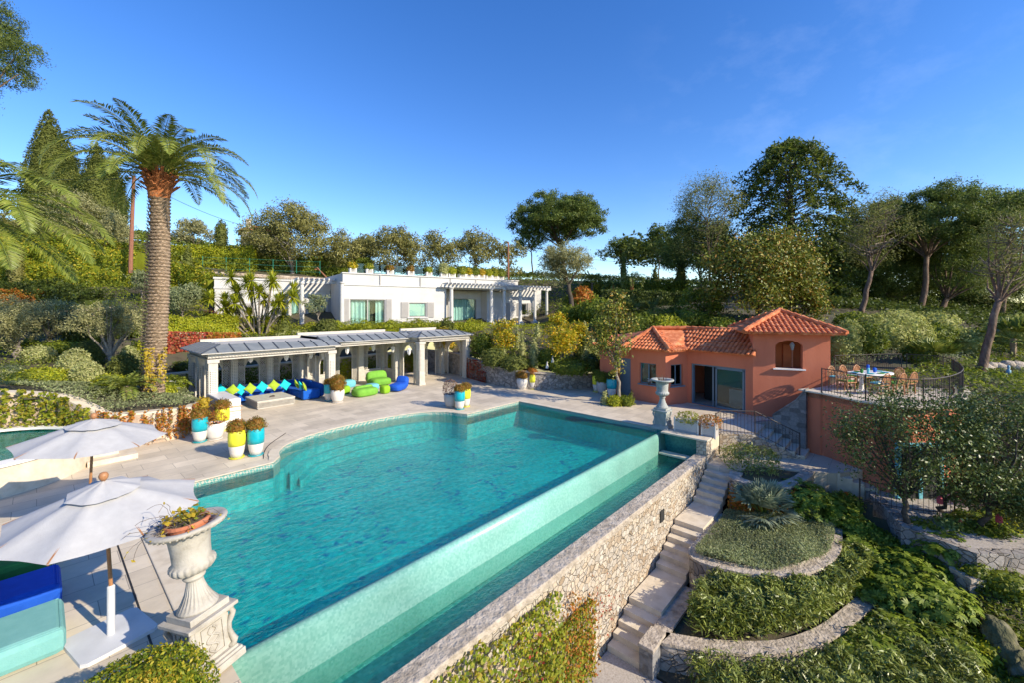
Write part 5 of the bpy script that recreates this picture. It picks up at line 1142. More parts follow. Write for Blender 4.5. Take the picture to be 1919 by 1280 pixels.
# ---------------------------------------------------------------- blue sofa and cushions
SF=thing('corner_sofa','bright blue U shaped outdoor sofa under the pavilion','sofa',(5.95,24.6,0))
def cush(name,x0,x1,y0,y1,z0,z1,m_='sofa_blue',par=SF,bev=.07): 
    return MB().box(x0,x1,y0,y1,z0,z1).build(name,m_,par,bev=bev,smooth=False)
cush('seat',.0,.9,.1,2.95,.06,.42); 
for k in range(3): cush('seat_cushion',.92+.98*k,1.88+.98*k,2.0,2.9,.06,.44)
cush('seat_cushion',4.0,4.95,.45,1.6,.06,.46); cush('seat_cushion',4.0,4.95,1.62,2.9,.06,.44)
cush('arm',4.0,4.96,.0,.42,.04,.56); cush('arm',.0,.9,-.02,.1,.04,.44,bev=.04)
for k in range(5): cush('back_cushion',.02+.99*k,.98+.99*k,2.92,3.18,.3,.80,bev=.1)
cush('back_cushion',4.97,5.28,.15,1.5,.06,.80,bev=.11); cush('back_cushion',4.97,5.28,1.52,3.1,.06,.82,bev=.11)
def cushion(px,py,Y,matn,label,s=.5,rot=45,yaw=0,tilt=20):
    u,v,z=D(px,py,Y); t=MB(); n=8
    for sd in (-1,1):
        g_=[]
        for i in range(n+1):
            for j in range(n+1):
                a=i/n*2-1;b_=j/n*2-1; th=.085*((1-a*a)*(1-b_*b_))**.45; k=1-.09*(1-max(abs(a),abs(b_)))*0-.08*(1-min(abs(a),abs(b_))**2)*max(abs(a),abs(b_)); g_.append((a*k*s/2,sd*th,b_*k*s/2))
        f=[(i*(n+1)+j,(i+1)*(n+1)+j,(i+1)*(n+1)+j+1,i*(n+1)+j+1) for i in range(n) for j in range(n)]
        t.add(g_,f if sd>0 else [q[::-1] for q in f])
    o=t.build('cushion',matn,smooth=True); o.location=(u,v,z); o.rotation_euler=(Matrix.Rotation(R(yaw),3,'Z')@Matrix.Rotation(R(-tilt),3,'X')@Matrix.Rotation(R(rot),3,'Y')).to_euler()
    tag(o,label,'cushion','cushions on the blue sofa'); return o
cs_=[(413,732,22.9,'cushion_cyan','cyan cushion at the far left end of the sofa',-20,45),(436,732,22.7,'cushion_lime','lime cushion leftmost of the green ones on the sofa',-15,52),(451,731,23.0,'cushion_cyan','cyan cushion between the two leftmost lime cushions',-8,40),
 (470,729,23.2,'cushion_lime','second lime cushion from the left on the sofa',0,45),(492,726,23.6,'cushion_cyan','cyan cushion above the left part of the coffee table',0,45),(514,723,24.0,'cushion_lime','lime cushion in the middle of the sofa back',0,47),
 (535,722,24.4,'cushion_cyan','cyan cushion last before the sofa corner',5,44),(556,721,24.6,'cushion_lime','lime cushion seen edge on in the sofa corner',70,45),(564,724,24.3,'cushion_cyan','cyan cushion seen edge on between two lime ones',75,45),(571,726,24.0,'cushion_lime','lime cushion nearest the right sofa arm',65,45)]
for px,py,Y,m_,lab,yw,rt in cs_: cushion(px,py,Y,m_,lab,.47,rt,yw)
# coffee table
CT=thing('coffee_table','low white coffee table with lattice sides in front of the sofa','table',(7.5,24.15,0))
MB().box(0,1.85,0,1.9,.36,.42).build('tabletop','cream_wood',CT,bev=.01)
for (x0,x1,y0,y1,ax) in ((0.02,1.83,.02,.05,0),(.02,.05,.02,1.88,1),(1.80,1.83,.02,1.88,1),(.02,1.83,1.85,1.88,0)):
    m_=MB(); L_=1.81 if ax==0 else 1.86
    for k in range(-3,int(L_/.1)+1):
        for s_ in (0,1):
            a0=k*.1; a1=a0+.34; z0_,z1_=(.03,.36) if s_==0 else (.36,.03); lo=max(0,a0); hi=min(L_,a1)
            if hi<=lo: continue
            za=z0_+(z1_-z0_)*(lo-a0)/.34; zb=z0_+(z1_-z0_)*(hi-a0)/.34
            p,q=((x0+lo,(y0+y1)/2,za),(x0+hi,(y0+y1)/2,zb)) if ax==0 else (((x0+x1)/2,y0+lo,za),((x0+x1)/2,y0+hi,zb)); m_.bar(p,q,.03,.028,up=(0,1,0) if ax==0 else (1,0,0))
    m_.box(x0,x1,y0,y1,.01,.05).box(x0,x1,y0,y1,.33,.36); m_.build('lattice_side','cream_wood',CT)
t=thing('napkin_holder','small dark triangular object lying on the coffee table','ornament',(8.45,24.95,.42)); MB().prism([(-.13,-.06),(.13,-.06),(.1,.1)],0,.07).build('holder','iron',t)
# ---------------------------------------------------------------- bean bags
def bag(name,label,u,v,rz,parts,matn,cat='bean bag'):
    t=thing(name,label,cat,(u,v,0),R(rz))
    for nm,(x,y,z,sx,sy,sz),tl in parts:
        m_=MB(); n=7; V=[];
        # rounded cushion block: superellipsoid
        nu,nv=20,12
        for i in range(nv+1):
            ph=-math.pi/2+math.pi*i/nv
            for j in range(nu):
                th=2*math.pi*j/nu; cp_,sp_=math.cos(ph),math.sin(ph); f=lambda w_,e: math.copysign(abs(w_)**e,w_)
                V.append((f(cp_,.45)*f(math.cos(th),.5)*sx/2,f(cp_,.45)*f(math.sin(th),.5)*sy/2,f(sp_,.6)*sz/2))
        m_.add(V,[(i*nu+j,i*nu+(j+1)%nu,(i+1)*nu+(j+1)%nu,(i+1)*nu+j) for i in range(nv) for j in range(nu)])
        o=m_.build(nm,matn,t,smooth=True); o.location=(x,y,z); o.rotation_euler=(R(tl),0,0)
        s_=MB(); s_.tube([(f(math.cos(a),.5)*(sx/2+.0),f(math.sin(a),.5)*(sy/2+.0),0) for a in [k*.2244 for k in range(29)] for f in [lambda w_,e: math.copysign(abs(w_)**e,w_)]],.009,5,False); s2=s_.build('piping',matn,o)
    return t
a=at(708,722); bag('bean_bag_armchair','green bean bag armchair with a high back beside the low pavilion wall',a[0],a[1]-.2,-6,[('seat',(0,-.1,.27,1.35,1.1,.5),0),('backrest',(0,.42,.5,1.4,.5,.85),-14)],'bag_green','armchair')
a=at(684,742); bag('bean_bag_pouf','wide green bean bag pouf in front of the green armchair',a[0],a[1],4,[('seat',(0,0,.23,1.45,1.0,.5),0),('headrest',(.05,.25,.40,1.2,.45,.35),-10)],'bag_green','bean bag')
a=at(651,740); bag('pouf','lime green cube pouf partly behind the white pot',a[0],a[1]+.3,0,[('seat',(0,0,.24,.55,.55,.5),0)],'bag_lime','pouf')
a=at(726,739); bag('pouf','small lime green cube pouf left of the blue bean bag',a[0],a[1]+.25,10,[('seat',(0,0,.24,.52,.52,.5),0)],'bag_lime','pouf')
a=at(656,727); bag('pouf','pale blue dome pouf behind the lime cube and white pot',a[0],a[1]+.2,0,[('seat',(0,0,.22,.85,.7,.52),0)],'bag_teal','pouf')
a=at(641,729); bag('pouf','flat pale blue pouf just right of the white potted bush',a[0]+.15,a[1]+.2,0,[('seat',(0,0,.17,.7,.6,.36),0)],'bag_teal','pouf')
a=at(702,733); bag('pouf','pale blue pouf between the green armchair and the green pouf',a[0],a[1]+.3,0,[('seat',(0,0,.2,.8,.7,.42),0)],'bag_teal','pouf')
a=at(752,733); bag('bean_bag_chair','cobalt blue bean bag chair near the corner column',a[0],a[1]+.25,-62,[('seat',(0,-.12,.24,.85,1.25,.46),0),('backrest',(0,.45,.45,.8,.42,.75),-20)],'bag_blue','bean bag')
def lounger(label,v0,v1,u1,matn,z=.42):
    t=thing('bean_lounger',label,'lounger',(u1,(v0+v1)/2,0),0,'soft loungers under the front parasol'); w_=v1-v0
    o=MB().box(-2.1,0,-w_/2,w_/2,.03,z).build('cushion',matn,t,bev=.1); MB().tube([(-2.08,-w_/2+.06,z-.02),(-.06,-w_/2+.06,z-.02),(-.03,-w_/2+.04,.2),(-.04,-w_/2+.05,.07)],.009,5).build('piping',matn,o)
    MB().tube([(-2.05,w_/2-.09,z-.01),(-.06,w_/2-.09,z-.01),(-.06,-w_/2+.07,z-.01)],.009,5).build('piping',matn,o)
    b2=MB().box(-2.15,-1.1,-w_/2+.04,w_/2-.04,.42,.78).build('backrest',matn,t,bev=.12); b2.rotation_euler=(0,R(12),0); return t
lounger('pale aqua soft lounger nearest the bottom left corner',9.25,10.35,.30,'bag_aqua')
lounger('royal blue soft lounger between the aqua and green ones',10.75,11.75,.30,'bag_blue')
lounger('dark green soft lounger under the front parasol',12.2,13.1,.20,'bag_dark_green')
# ---------------------------------------------------------------- parasols
def parasol(u,v,h,Rr,zr,label,rot=0,tilt=(0,0),base=True,kx=1.0):
    t=thing('parasol',label,'parasol',(u,v,0),0); n=8
    if base:
        MB().prism([(x*.46+dx*.07,y*.46+dy*.07) for x,y,dx,dy in ((-1,-1,0,1),(-1,-1,1,0),(1,-1,-1,0),(1,-1,0,1),(1,1,0,-1),(1,1,-1,0),(-1,1,1,0),(-1,1,0,-1))],.0,.055).build('base_plate','plastic_white',t).rotation_euler=(0,0,R(12))
        MB().lathe([(.05,.055),(.05,.80),(.036,.82)],14).build('base_tube','plastic_white',t)
    top=bpy.data.objects.new('canopy_frame',None); sc.collection.objects.link(top); top.parent=t; top.location=(0,0,.8); top.empty_display_size=.1; top.rotation_euler=(R(tilt[0]),R(tilt[1]),0)
    hh=h-.8; zr_=zr-.8
    MB().tube([(0,0,-.05),(0,0,hh)],.027,10).build('pole','wood_pole',top)
    MB().lathe([(.03,hh-.02),(.055,hh+.02),(.062,hh+.06),(.045,hh+.1),(.01,hh+.115)],12).build('finial','wood_pole',top,smooth=True)
    c=MB(); seg=8; sub=6
    def P(a,f,off=0):       # cloth surface: straight ribs, sagging panels
        k=(a/(2*math.pi/n))%1; sag=math.sin(math.pi*k); r=Rr*f*(math.cos(math.pi/n)/math.cos((k-.5)*2*math.pi/n)) *(1-.045*sag*f); z=hh-.05-(hh-.05-zr_)*f**1.06-.05*sag*f*(1-f*.3)-off+.012*math.sin(f*9+a*5)*sag
        return (r*math.cos(a+rot)*kx,r*math.sin(a+rot),z)
    for i in range(n):
        for j in range(sub):
            for q in range(seg):
                a0=2*math.pi*(i+j/sub)/n+1e-6; a1=2*math.pi*(i+(j+1)/sub)/n-1e-6; f0=.0+.0+q/seg; f1=(q+1)/seg; f0=max(f0,.03)
                c.add([P(a0,f0),P(a1,f0),P(a1,f1),P(a0,f1)],[(0,1,2,3)])
    o=c.build('canopy','canvas',top,smooth=True)
    bm_=o.modifiers.new('weld','WELD'); bm_.merge_threshold=.002
    v_=MB()
    for i in range(n):
        for j in range(sub):
            a0=2*math.pi*(i+j/sub)/n+1e-6; a1=2*math.pi*(i+(j+1)/sub)/n-1e-6
            for f0,f1 in ((.02,.2),(.2,.37)): v_.add([tuple(np.array(P(a,f))+np.array((0,0,.035+.05*f))) for a,f in ((a0,f0),(a1,f0),(a1,f1),(a0,f1))],[(0,1,2,3)])
    o2=v_.build('vent_cap','canvas',top,smooth=True); o2.modifiers.new('weld','WELD').merge_threshold=.002
    for i in range(n):
        a=2*math.pi*i/n; p0=P(a,.04,.03); p1=P(a,.99,.012); MB().bar(p0,p1,.02,.03).build('rib','wood_pole',top)
        pm=P(a,.5,.03); MB().bar((0,0,hh-.62),pm,.014,.02).build('strut','wood_pole',top)
    MB().lathe([(.03,hh-.68),(.05,hh-.66),(.05,hh-.58),(.03,hh-.56)],10).build('slider','wood_pole',top)
    return t
a=at(208,1195); parasol(a[0],a[1],2.56,1.24,2.02,'white parasol in front, on a wooden pole with a square white base',R(14),(4,-3))
u_,v_=dp(168,9.85); parasol(u_,v_,2.66,1.36,2.16,'white parasol behind, beside the raised plunge pool',R(30),(2,2))
# ---------------------------------------------------------------- urns on pedestals
def urn(u,v,label,matn,lean=(0,0),rz=0,plant='vine'):
    t=thing('garden_urn',label,'urn',(u,v,.0)); t.rotation_euler=(R(lean[0]),R(lean[1]),R(rz))
    sq=lambda h,z0,z1,mb: mb.box(-h,h,-h,h,z0,z1)
    m_=MB(); sq(.36,0,.10,m_); sq(.335,.10,.14,m_); sq(.30,.14,.18,m_); m_.build('plinth',matn,t,bev=.008)
    m_=MB(); sq(.245,.18,.72,m_); ds=m_.build('pedestal',matn,t,bev=.006)
    for k in range(4):                      # carved panel and scroll brackets
        a=k*math.pi/2; ca,sa=math.cos(a),math.sin(a); fr=lambda p:(p[0]*ca-p[1]*sa,p[0]*sa+p[1]*ca,p[2])
        q=MB(); q.box(-.15,.15,-.262,-.245,.24,.255,fr).box(-.15,.15,-.262,-.245,.655,.67,fr).box(-.15,-.135,-.262,-.245,.255,.655,fr).box(.135,.15,-.262,-.245,.255,.655,fr); q.build('panel_frame',matn,ds)
        q=MB(); pts=[]
        for i in range(22): f=i/21; pts.append(fr((.085*math.sin(f*9)*(.4+.6*math.sin(f*3.14)),-.252,.27+.37*f)))
        q.tube(pts,.014,5); 
        q.tube([fr((-x_[0],x_[1],x_[2])) for x_ in [(.085*math.sin(i/21*9)*(.4+.6*math.sin(i/21*3.14)),-.252,.27+.37*i/21) for i in range(22)]],.012,5); q.build('carved_relief',matn,ds,smooth=True)
        a+=math.pi/4; ca,sa=math.cos(a),math.sin(a); q=MB(); pr=[(.33,.2,.05),(.40,.2,.055),(.42,.26,.06),(.39,.32,.05),(.36,.42,.045),(.37,.52,.045),(.41,.60,.055),(.44,.66,.05),(.42,.71,.045),(.36,.71,.04)]
        q.tube([(p[0]*ca*.92,p[0]*sa*.92,p[1]) for p in pr],[p[2]*.8 for p in pr],8); q.build('scroll_bracket',matn,t,smooth=True)
    m_=MB(); sq(.30,.72,.76,m_); sq(.345,.76,.81,m_); m_.build('cornice',matn,t,bev=.006)
    m_=MB(); sq(.27,.81,.90,m_); m_.build('urn_base',matn,t,bev=.008)
    n=96
    foot=[(.255,.90,0),(.25,.93,0),(.215,.96,.06),(.17,1.03,.1),(.13,1.12,.1),(.105,1.22,.09),(.098,1.28,.05),(.10,1.30,0),(.125,1.315,0),(.14,1.34,0),(.125,1.365,0),(.095,1.375,0),(.095,1.39,0)]
    MB().lathe(foot,n,ribn=24).build('foot',matn,t,smooth=True)
    bowl=[(.095,1.39,0),(.15,1.40,.03),(.225,1.44,.1),(.262,1.50,.10),(.268,1.55,.06),(.245,1.58,0),(.235,1.60,0),(.24,1.75,0),(.255,1.90,0),(.27,1.97,0),(.30,2.0,0),(.38,2.03,.0),(.465,2.06,.0),(.485,2.09,0.),(.47,2.115,0),(.42,2.12,0),(.36,2.10,0),(.30,2.08,0),(.27,2.02,0),(.26,1.95,0),(.2,1.9,0)]
    MB().lathe(bowl,n,ribn=20).build('bowl',matn,t,smooth=True)
    q=MB()
    for k in range(36): a=k*2*math.pi/36; q.tube([(.39*math.cos(a),.39*math.sin(a),2.045),(.44*math.cos(a+.05),.44*math.sin(a+.05),2.055),(.475*math.cos(a+.1),.475*math.sin(a+.1),2.075)],[.022,.024,.012],5)
    q.build('gadrooned_rim',matn,t,smooth=True); return t
a=at(386,1252); UR=urn(a[0],a[1],'large carved stone urn on a square pedestal in the foreground','marble',(0,0),rz=-20)
# the foreground urn stands slightly out of plumb
axis=Vector((AX[1],AX[0],0)); UR.rotation_mode='QUATERNION'
from mathutils import Quaternion
UR.rotation_quaternion=Quaternion(axis,R(-7.2))@Quaternion((0,0,1),R(20))
a2=at(1240,806); UR2=urn(18.1,7.5,'weathered grey stone urn on a pedestal at the far pool corner','grey_stone')
# flower pot in the foreground urn
topv=Quaternion(axis,R(-7.2))@Vector((0,0,2.0)); t=thing('flower_pot','terracotta flower pot with yellowing ivy set in the foreground urn','flower pot',(a[0]+topv.x,a[1]+topv.y,topv.z))
t.rotation_mode='QUATERNION'; t.rotation_quaternion=Quaternion(axis,R(-7.2))
MB().lathe([(.2,-.08),(.255,.1),(.275,.105),(.275,.15),(.245,.15),(.235,.1)],28).build('pot_body','terracotta_pot',t,smooth=False); MB().lathe([(.24,.10),(.2,.12),(.05,.15)],20).build('soil','soil',t)
n=70; A_=rng.random(n)*6.28; rr=.27*np.sqrt(rng.random(n)); P=np.c_[np.cos(A_)*rr-.02,np.sin(A_)*rr,.16+.13*rng.random(n)]
leaves('ivy_leaves',P,.085,'leaf_gold',t,np.tile([0,0,1.],(n,1)),.8,.8); n=34; A_=rng.random(n)*6.28; rr=.25*np.sqrt(rng.random(n)); leaves('ivy_leaves',np.c_[np.cos(A_)*rr,np.sin(A_)*rr,.14+.1*rng.random(n)],.075,'leaf_vine',t,np.tile([0,0,1.],(n,1)),.8,.8)
q=MB(); tips=[]
for k in range(34):
    a_=random.uniform(0,6.28) if k<18 else random.gauss(2.6,.6); l=random.uniform(.2,.5) if k<18 else random.uniform(.35,.75); p=Vector((math.cos(a_)*.1,math.sin(a_)*.1,.15)); pts=[p.copy()]; d=Vector((math.cos(a_),math.sin(a_),.6))
    for s_ in range(9): d=(d+Vector((random.gauss(0,.35),random.gauss(0,.35),random.gauss(-.24,.28)))).normalized(); p=p+d*l/7; p.z=max(p.z,.12) if math.hypot(p.x,p.y)<.47 else p.z; pts.append(p.copy())
    q.tube(pts,.0035,3,False); tips+=pts[-3:]
q.build('dry_stems','twig',t); tp=np.array([tuple(x) for x in tips]); tp=tp[rng.random(len(tp))<.4]; leaves('ivy_leaves',tp,.06,'leaf_gold',t)
q=MB(); t=thing('dry_plant','bundle of dry twigs standing in the far grey urn','dry plant',(18.1,7.5,2.08))
for k in range(26): a_=random.uniform(0,6.28); r_=random.uniform(.05,.3); q.tube([(math.cos(a_)*r_*.4,math.sin(a_)*r_*.4,-.1),(math.cos(a_)*r_,math.sin(a_)*r_,random.uniform(.1,.25))],[.008,.004],4,False)
q.build('twigs','leaf_bronze',t)
# lattice planter boxes along the deck edge
for (v0,v1,lab,plab) in ((6.9,5.95,'long pale lattice planter box beside the grey urn','trailing green plants in the long lattice planter'),(5.8,5.3,'short pale lattice planter box beside the iron railing','trailing rusty plant in the short lattice planter')):
    t=thing('lattice_planter',lab,'planter',(18.15,(v0+v1)/2,.0)); h=(v0-v1)/2; h=abs(h)
    o=MB().box(-.2,.25,-h,h,.04,.55).build('box','clay_grey',t)
    m_=MB(); 
    for k in range(-4,int(2*h/.07)+1):
        for s_ in (0,1):
            a0=-h+k*.07; lo=max(-h,a0); hi=min(h,a0+.40)
            if hi<=lo: continue
            z0_,z1_=(.12,.50) if s_==0 else (.50,.12); m_.bar((-.207,lo,z0_+(z1_-z0_)*(lo-a0)/.4),(-.207,hi,z0_+(z1_-z0_)*(hi-a0)/.4),.014,.012,up=(1,0,0))
    m_.build('lattice','white_paint',o)
    for y in (-h,h): MB().box(-.24,-.19,y-.03,y+.03,.0,.62).build('corner_post','clay_white',t)
    shrub3(None,0,0,0,.42,.45,'leaf_vine' if h>.3 else 'leaf_autumn',None,'plants',None,.07,.6,.9,.3,'round',max(1,2.2*h),False,parent=(lambda e:(sc.collection.objects.link(e),setattr(e,'parent',t),setattr(e,'location',(.02,0,.42)),e)[-1])(bpy.data.objects.new('plants',None)))
# ---------------------------------------------------------------- dining set on the round terrace
TC=D(1632,700,18.3); tc0=(TC[0],TC[1],ZR-.07); ta=math.atan2(-AX[1],AX[0])+.25
t=thing('dining_table','oval white dining table laid with blue and green glass on the roof terrace','table',tc0,ta)
ov=lambda a,b_,n=28:[(a*math.cos(2*math.pi*k/n),b_*math.sin(2*math.pi*k/n)) for k in range(n)]
MB().prism(ov(1.05,.58),.70,.75).build('tabletop','white_paint',t)
for x in (-.5,.5): MB().lathe([(.25,0),(.08,.06),(.07,.6),(.2,.70)],14,(x,0,0)).build('leg','white_paint',t)
k=0
for x,y,m_,lab in [(-.75,.1,'bag_teal','turquoise plate at the left end of the terrace table'),(-.4,-.3,'glaze_cyan','cyan plate at the front left of the terrace table'),(.1,-.35,'bag_green','green plate at the front of the terrace table'),(.55,-.2,'glaze_cyan','cyan plate at the front right of the terrace table'),(-.3,.3,'bag_lime','lime plate at the back of the terrace table'),(.7,.15,'bag_teal','turquoise plate at the right end of the terrace table')]:
    q=Matrix.Rotation(ta,3,'Z')@Vector((x,y,0)); p_=thing('plate',lab,'plate',(tc0[0]+q.x,tc0[1]+q.y,tc0[2]+.752)); MB().lathe([(.07,0),(.14,.02),(.135,.025),(.02,.01)],16).build('dish',m_,p_)
for x,y,m_,lab,h in [(.0,.1,'bag_blue','tall cobalt glass vase in the middle of the terrace table',.32),(.22,.0,'sofa_blue','short blue glass beside the cobalt vase',.2),(-.15,-.02,'bag_teal','turquoise glass left of the cobalt vase',.2),(-.55,-.05,'bag_dark_green','green glass on the left of the terrace table',.18),(.45,.12,'bag_blue','blue tumbler on the right of the terrace table',.16)]:
    q=Matrix.Rotation(ta,3,'Z')@Vector((x,y,0)); p_=thing('glass_vessel',lab,'glass',(tc0[0]+q.x,tc0[1]+q.y,tc0[2]+.752)); MB().lathe([(.05,0),(.035,.03),(.06,h*.5),(.05,h)],12).build('vessel_body',m_,p_,smooth=True)
def mkchair(loc,rz,lab,cm):
    t=thing('garden_chair',lab,'chair',loc,rz,'teak chairs around the terrace table'); 
    MB().prism([(-.24,-.22),(.24,-.22),(.27,.24),(-.27,.24)],.40,.44).build('seat','teak',t); MB().box(-.22,.22,-.2,.22,.44,.50).build('cushion',cm,t,bev=.02)
    for x,y in ((-.22,.21),(.22,.21),(-.22,-.2),(.22,-.2)): MB().tube([(x,y,0),(x*.92,y*.95,.4)],[.02,.027],6).build('leg','teak',t)
    b2=MB(); b2.tube([(.24*math.cos(math.pi*k/10)*1.0,-.24-.06*math.sin(math.pi*k/10),.46+.44*math.sin(math.pi*k/10)) for k in range(11)],.024,6).build('back_frame','teak',t)
    b3=MB()
    for k in range(-2,3): b3.bar((k*.08-.04,-.27,.48),(k*.04+.1,-.29,.84),.016); b3.bar((k*.08+.04,-.27,.48),(k*.04-.1,-.29,.84),.016)
    b3.build('backrest','teak',t); 
    for s_ in (-1,1): MB().tube([(s_*.24,-.24,.66),(s_*.27,.05,.66),(s_*.26,.2,.62),(s_*.25,.21,.42)],.018,6).build('armrest','teak',t)
    return t
cl=[(-1.35,.0,-90,'teak chair at the left end of the terrace table','bag_dark_green'),(-.7,-.85,0,'teak chair at the front left of the terrace table','bag_teal'),(.0,-.95,0,'teak chair at the front middle of the terrace table','bag_green'),(.75,-.85,0,'teak chair at the front right of the terrace table','bag_green'),
    (-.75,.85,180,'teak chair at the back left of the terrace table','bag_teal'),(.05,.95,180,'teak chair at the back middle of the terrace table','bag_green'),(.75,.85,180,'teak chair at the back right of the terrace table','bag_teal'),(1.4,.0,90,'teak chair at the right end of the terrace table','bag_dark_green')]
for x,y,r_,lab,cm in cl:
    q=Matrix.Rotation(ta,3,'Z')@Vector((x,y,0)); mkchair((tc0[0]+q.x,tc0[1]+q.y,tc0[2]),ta+R(r_),lab,cm)
# ---------------------------------------------------------------- poles, wires, small things
def pole(px,top,bot,Y,r,label,matn='rust_pole',px2=None):
    a=D(px,bot,Y); b_=D(px2 or px,top,Y); t=thing('utility_pole',label,'pole',a); MB().tube([(0,0,-1),(0,0,0),tuple(Vector(b_)-Vector(a))],[r,r,r*.75],8).build('shaft',matn,t)
    d=Vector(b_)-Vector(a); MB().bar(tuple(d+Vector((-.35,-.1,-.25))),tuple(d+Vector((.35,.1,-.25))),.08).build('crossarm',matn,t); return Vector(b_)
pa=pole(245,328,490,38,.16,'tall reddish wooden utility pole behind the palm trunk',px2=251)
pb=pole(613,500,520,52,.1,'short leaning rusty pole above the left roof of the villa',px2=594); 
pc_=pole(953,452,510,60,.13,'wooden utility pole behind the right end of the villa roof')
def wire(pts,label,sag=.6,r=.018):
    t=thing('overhead_wire',label,'wire',pts[0]); q=[]
    for a,b_ in zip(pts[:-1],pts[1:]):
        a=Vector(a);b_=Vector(b_)
        for k in range(13): f=k/12; q.append(a.lerp(b_,f)-Vector(pts[0])-Vector((0,0,sag*4*f*(1-f))))
    MB().tube(q,r,4,False).build('cable','black_rubber',t)
wire([D(-40,318,42),D(251,332,38),D(460,422,60)],'overhead wire running from the pole down towards the far house',.5,.022)
wire([D(300,474,46),D(600,500,50)],'thin overhead wire above the dry stone wall',.3,.015)
wire([D(594,500,52),D(953,458,60)],'thin overhead wire behind the villa roof',.6,.015)
wire([D(953,458,60),D(1240,495,60)],'thin overhead wire right of the villa between the trees',.5,.015)
t=thing('wire_fence','green wire fence on posts above the dry stone wall','fence',D(380,505,46)); o0=Vector(t.location)
for k in range(6): p=Vector(D(380+44*k,505+1.5*k,46.5+.6*k))-o0; MB().tube([p,p+Vector((0,0,1.5))],.03,5).build('post','net_green',t)
for h_ in (.2,.8,1.4): MB().tube([Vector(D(380+44*k,505+1.5*k,46.5+.6*k))-o0+Vector((0,0,h_)) for k in range(6)],.012,4).build('wire_strand','net_green',t)
# far house
fh=D(455,470,72); t=thing('distant_house','distant pale house with a tiled roof and stone chimney behind the trees','house',(fh[0],fh[1],fh[2]),ang)
MB().box(0,7,0,6,-2,3.6).build('wall','stucco_far',t); r_=MB(); r_.add([(-.5,-.5,3.6),(7.5,-.5,3.6),(7.5,6.5,3.6),(-.5,6.5,3.6),(1.5,3,5.0),(5.5,3,5.0)],[(0,1,5,4),(1,2,5),(2,3,4,5),(3,0,4),(0,3,2,1)]); rr_=r_.build('roof','roof_tile',t)
c_=MB(); c_.box(.6,1.3,1.0,1.7,3.4,5.6).box(.5,1.4,.9,1.8,5.6,5.75); c_.build('chimney','stucco_far',rr_); MB().box(1.6,2.4,-.03,-.005,1.4,2.9).build('window','blue_frame',t)
# lantern stakes, statue, ornaments
for px,py,Y,m_,lab in [(1873,975,12.6,'lantern_pink','pink lantern on a stake among the fatsia at the lower right'),(1800,985,12.9,'lantern_orange','orange lantern on a stake left of the pink one'),(1892,948,13.4,'lantern_pink','small pink lantern farther back at the lower right'),(1762,940,13.6,'lantern_pink','pink lantern beside the big magnolia trunk')]:
    u_,v_,z_=D(px,py,Y); t=thing('garden_lantern',lab,'lantern',(u_,v_,z_-.45)); MB().tube([(0,0,-.3),(0,0,.4)],.012,5).build('stake','iron',t); MB().lathe([(.05,.36),(.085,.38),(.085,.52),(.04,.6),(.01,.62)],6).build('shade','%s'%m_,t)
u_,v_,z_=D(1891,702,21); t=thing('garden_statue','small blue figure statue standing at the far right edge of the garden','statue',(u_,v_,z_-.5)); MB().lathe([(.07,0),(.06,.35),(.10,.5),(.085,.68),(.035,.75),(.06,.82),(.055,.9),(.01,.94)],12).build('figure','statue_blue',t,smooth=True)
for i,(px,py,Y,lab) in enumerate([(1026,683,27.9,'white pointed ornament left of the pair near the stone wall'),(1036,672,28.6,'white pointed ornament behind, above the grey wall'),(1044,682,28.2,'white pointed ornament nearest the citrus trunk')]):
    u_,v_,z_=D(px,py,Y); t=thing('garden_ornament',lab,'ornament',(u_,v_,z_-.3)); MB().tube([(0,0,-.4),(0,0,.3)],.012,5).build('stake','iron',t); MB().lathe([(.10,.0),(.11,.08),(.05,.25),(.015,.45)],8).build('cone','white_paint',t)
u_,v_,z_=dp(1193,24.2)+(0,) ; u_,v_=22.5,10.45; t=thing('window_plant','white orchid pot on the sill of the orange house window','plant pot',(22.36,10.0,1.0)); MB().lathe([(.06,0),(.08,.12)],12).build('pot_body','iron',t); leaves('petals',np.array([0,0,.22])+rng.normal(size=(40,3))*[.1,.1,.06],.07,'petal_white',t)
# hoses
t=at(492,868); hs2=thing('garden_hose','thin black hose curving over the paving near the pool bay','hose',(0,0,0)); pts=[Vector(at(px,py)) for px,py in ((494,861),(495,850),(502,838),(514,828),(526,820),(536,813))]; MB().tube([p+Vector((0,0,.012)) for p in catmull(pts,4)],.012,5).build('tube','black_rubber',hs2)
# mossy log at the lower right corner
a_=D(1850,1168,10.7); b_=D(1935,1280,9.6); t=thing('mossy_log','thick mossy dead trunk lying in the lower right corner','log',a_); d=Vector(b_)-Vector(a_)
MB().tube([d*f+Vector((.05*math.sin(f*17),.04*math.cos(f*13),.06*math.sin(f*9))) for f in [k/24 for k in range(25)]],[.2+.1*min(1,k/6)+random.uniform(-.04,.05) for k in range(25)],14).build('bark','moss_bark',t,smooth=True)
t=thing('garden_wall','grey rough stone wall at the right edge below the fatsia','wall',(0,0,0)); a_=D(1800,1082,11.5); m1=D(1850,1086,11.5); b_=D(1990,1092,11.4)
MB().wall([a_[:2],m1[:2],b_[:2]],.5,-4,[a_[2]+.0,m1[2]+.05,b_[2]+.1]).build('masonry','wall_grey',t); MB().wall([a_[:2],m1[:2],b_[:2]],.58,[a_[2]+.0,m1[2]+.05,b_[2]+.1],[a_[2]+.1,m1[2]+.15,b_[2]+.2]).build('coping','coping_rough',t)
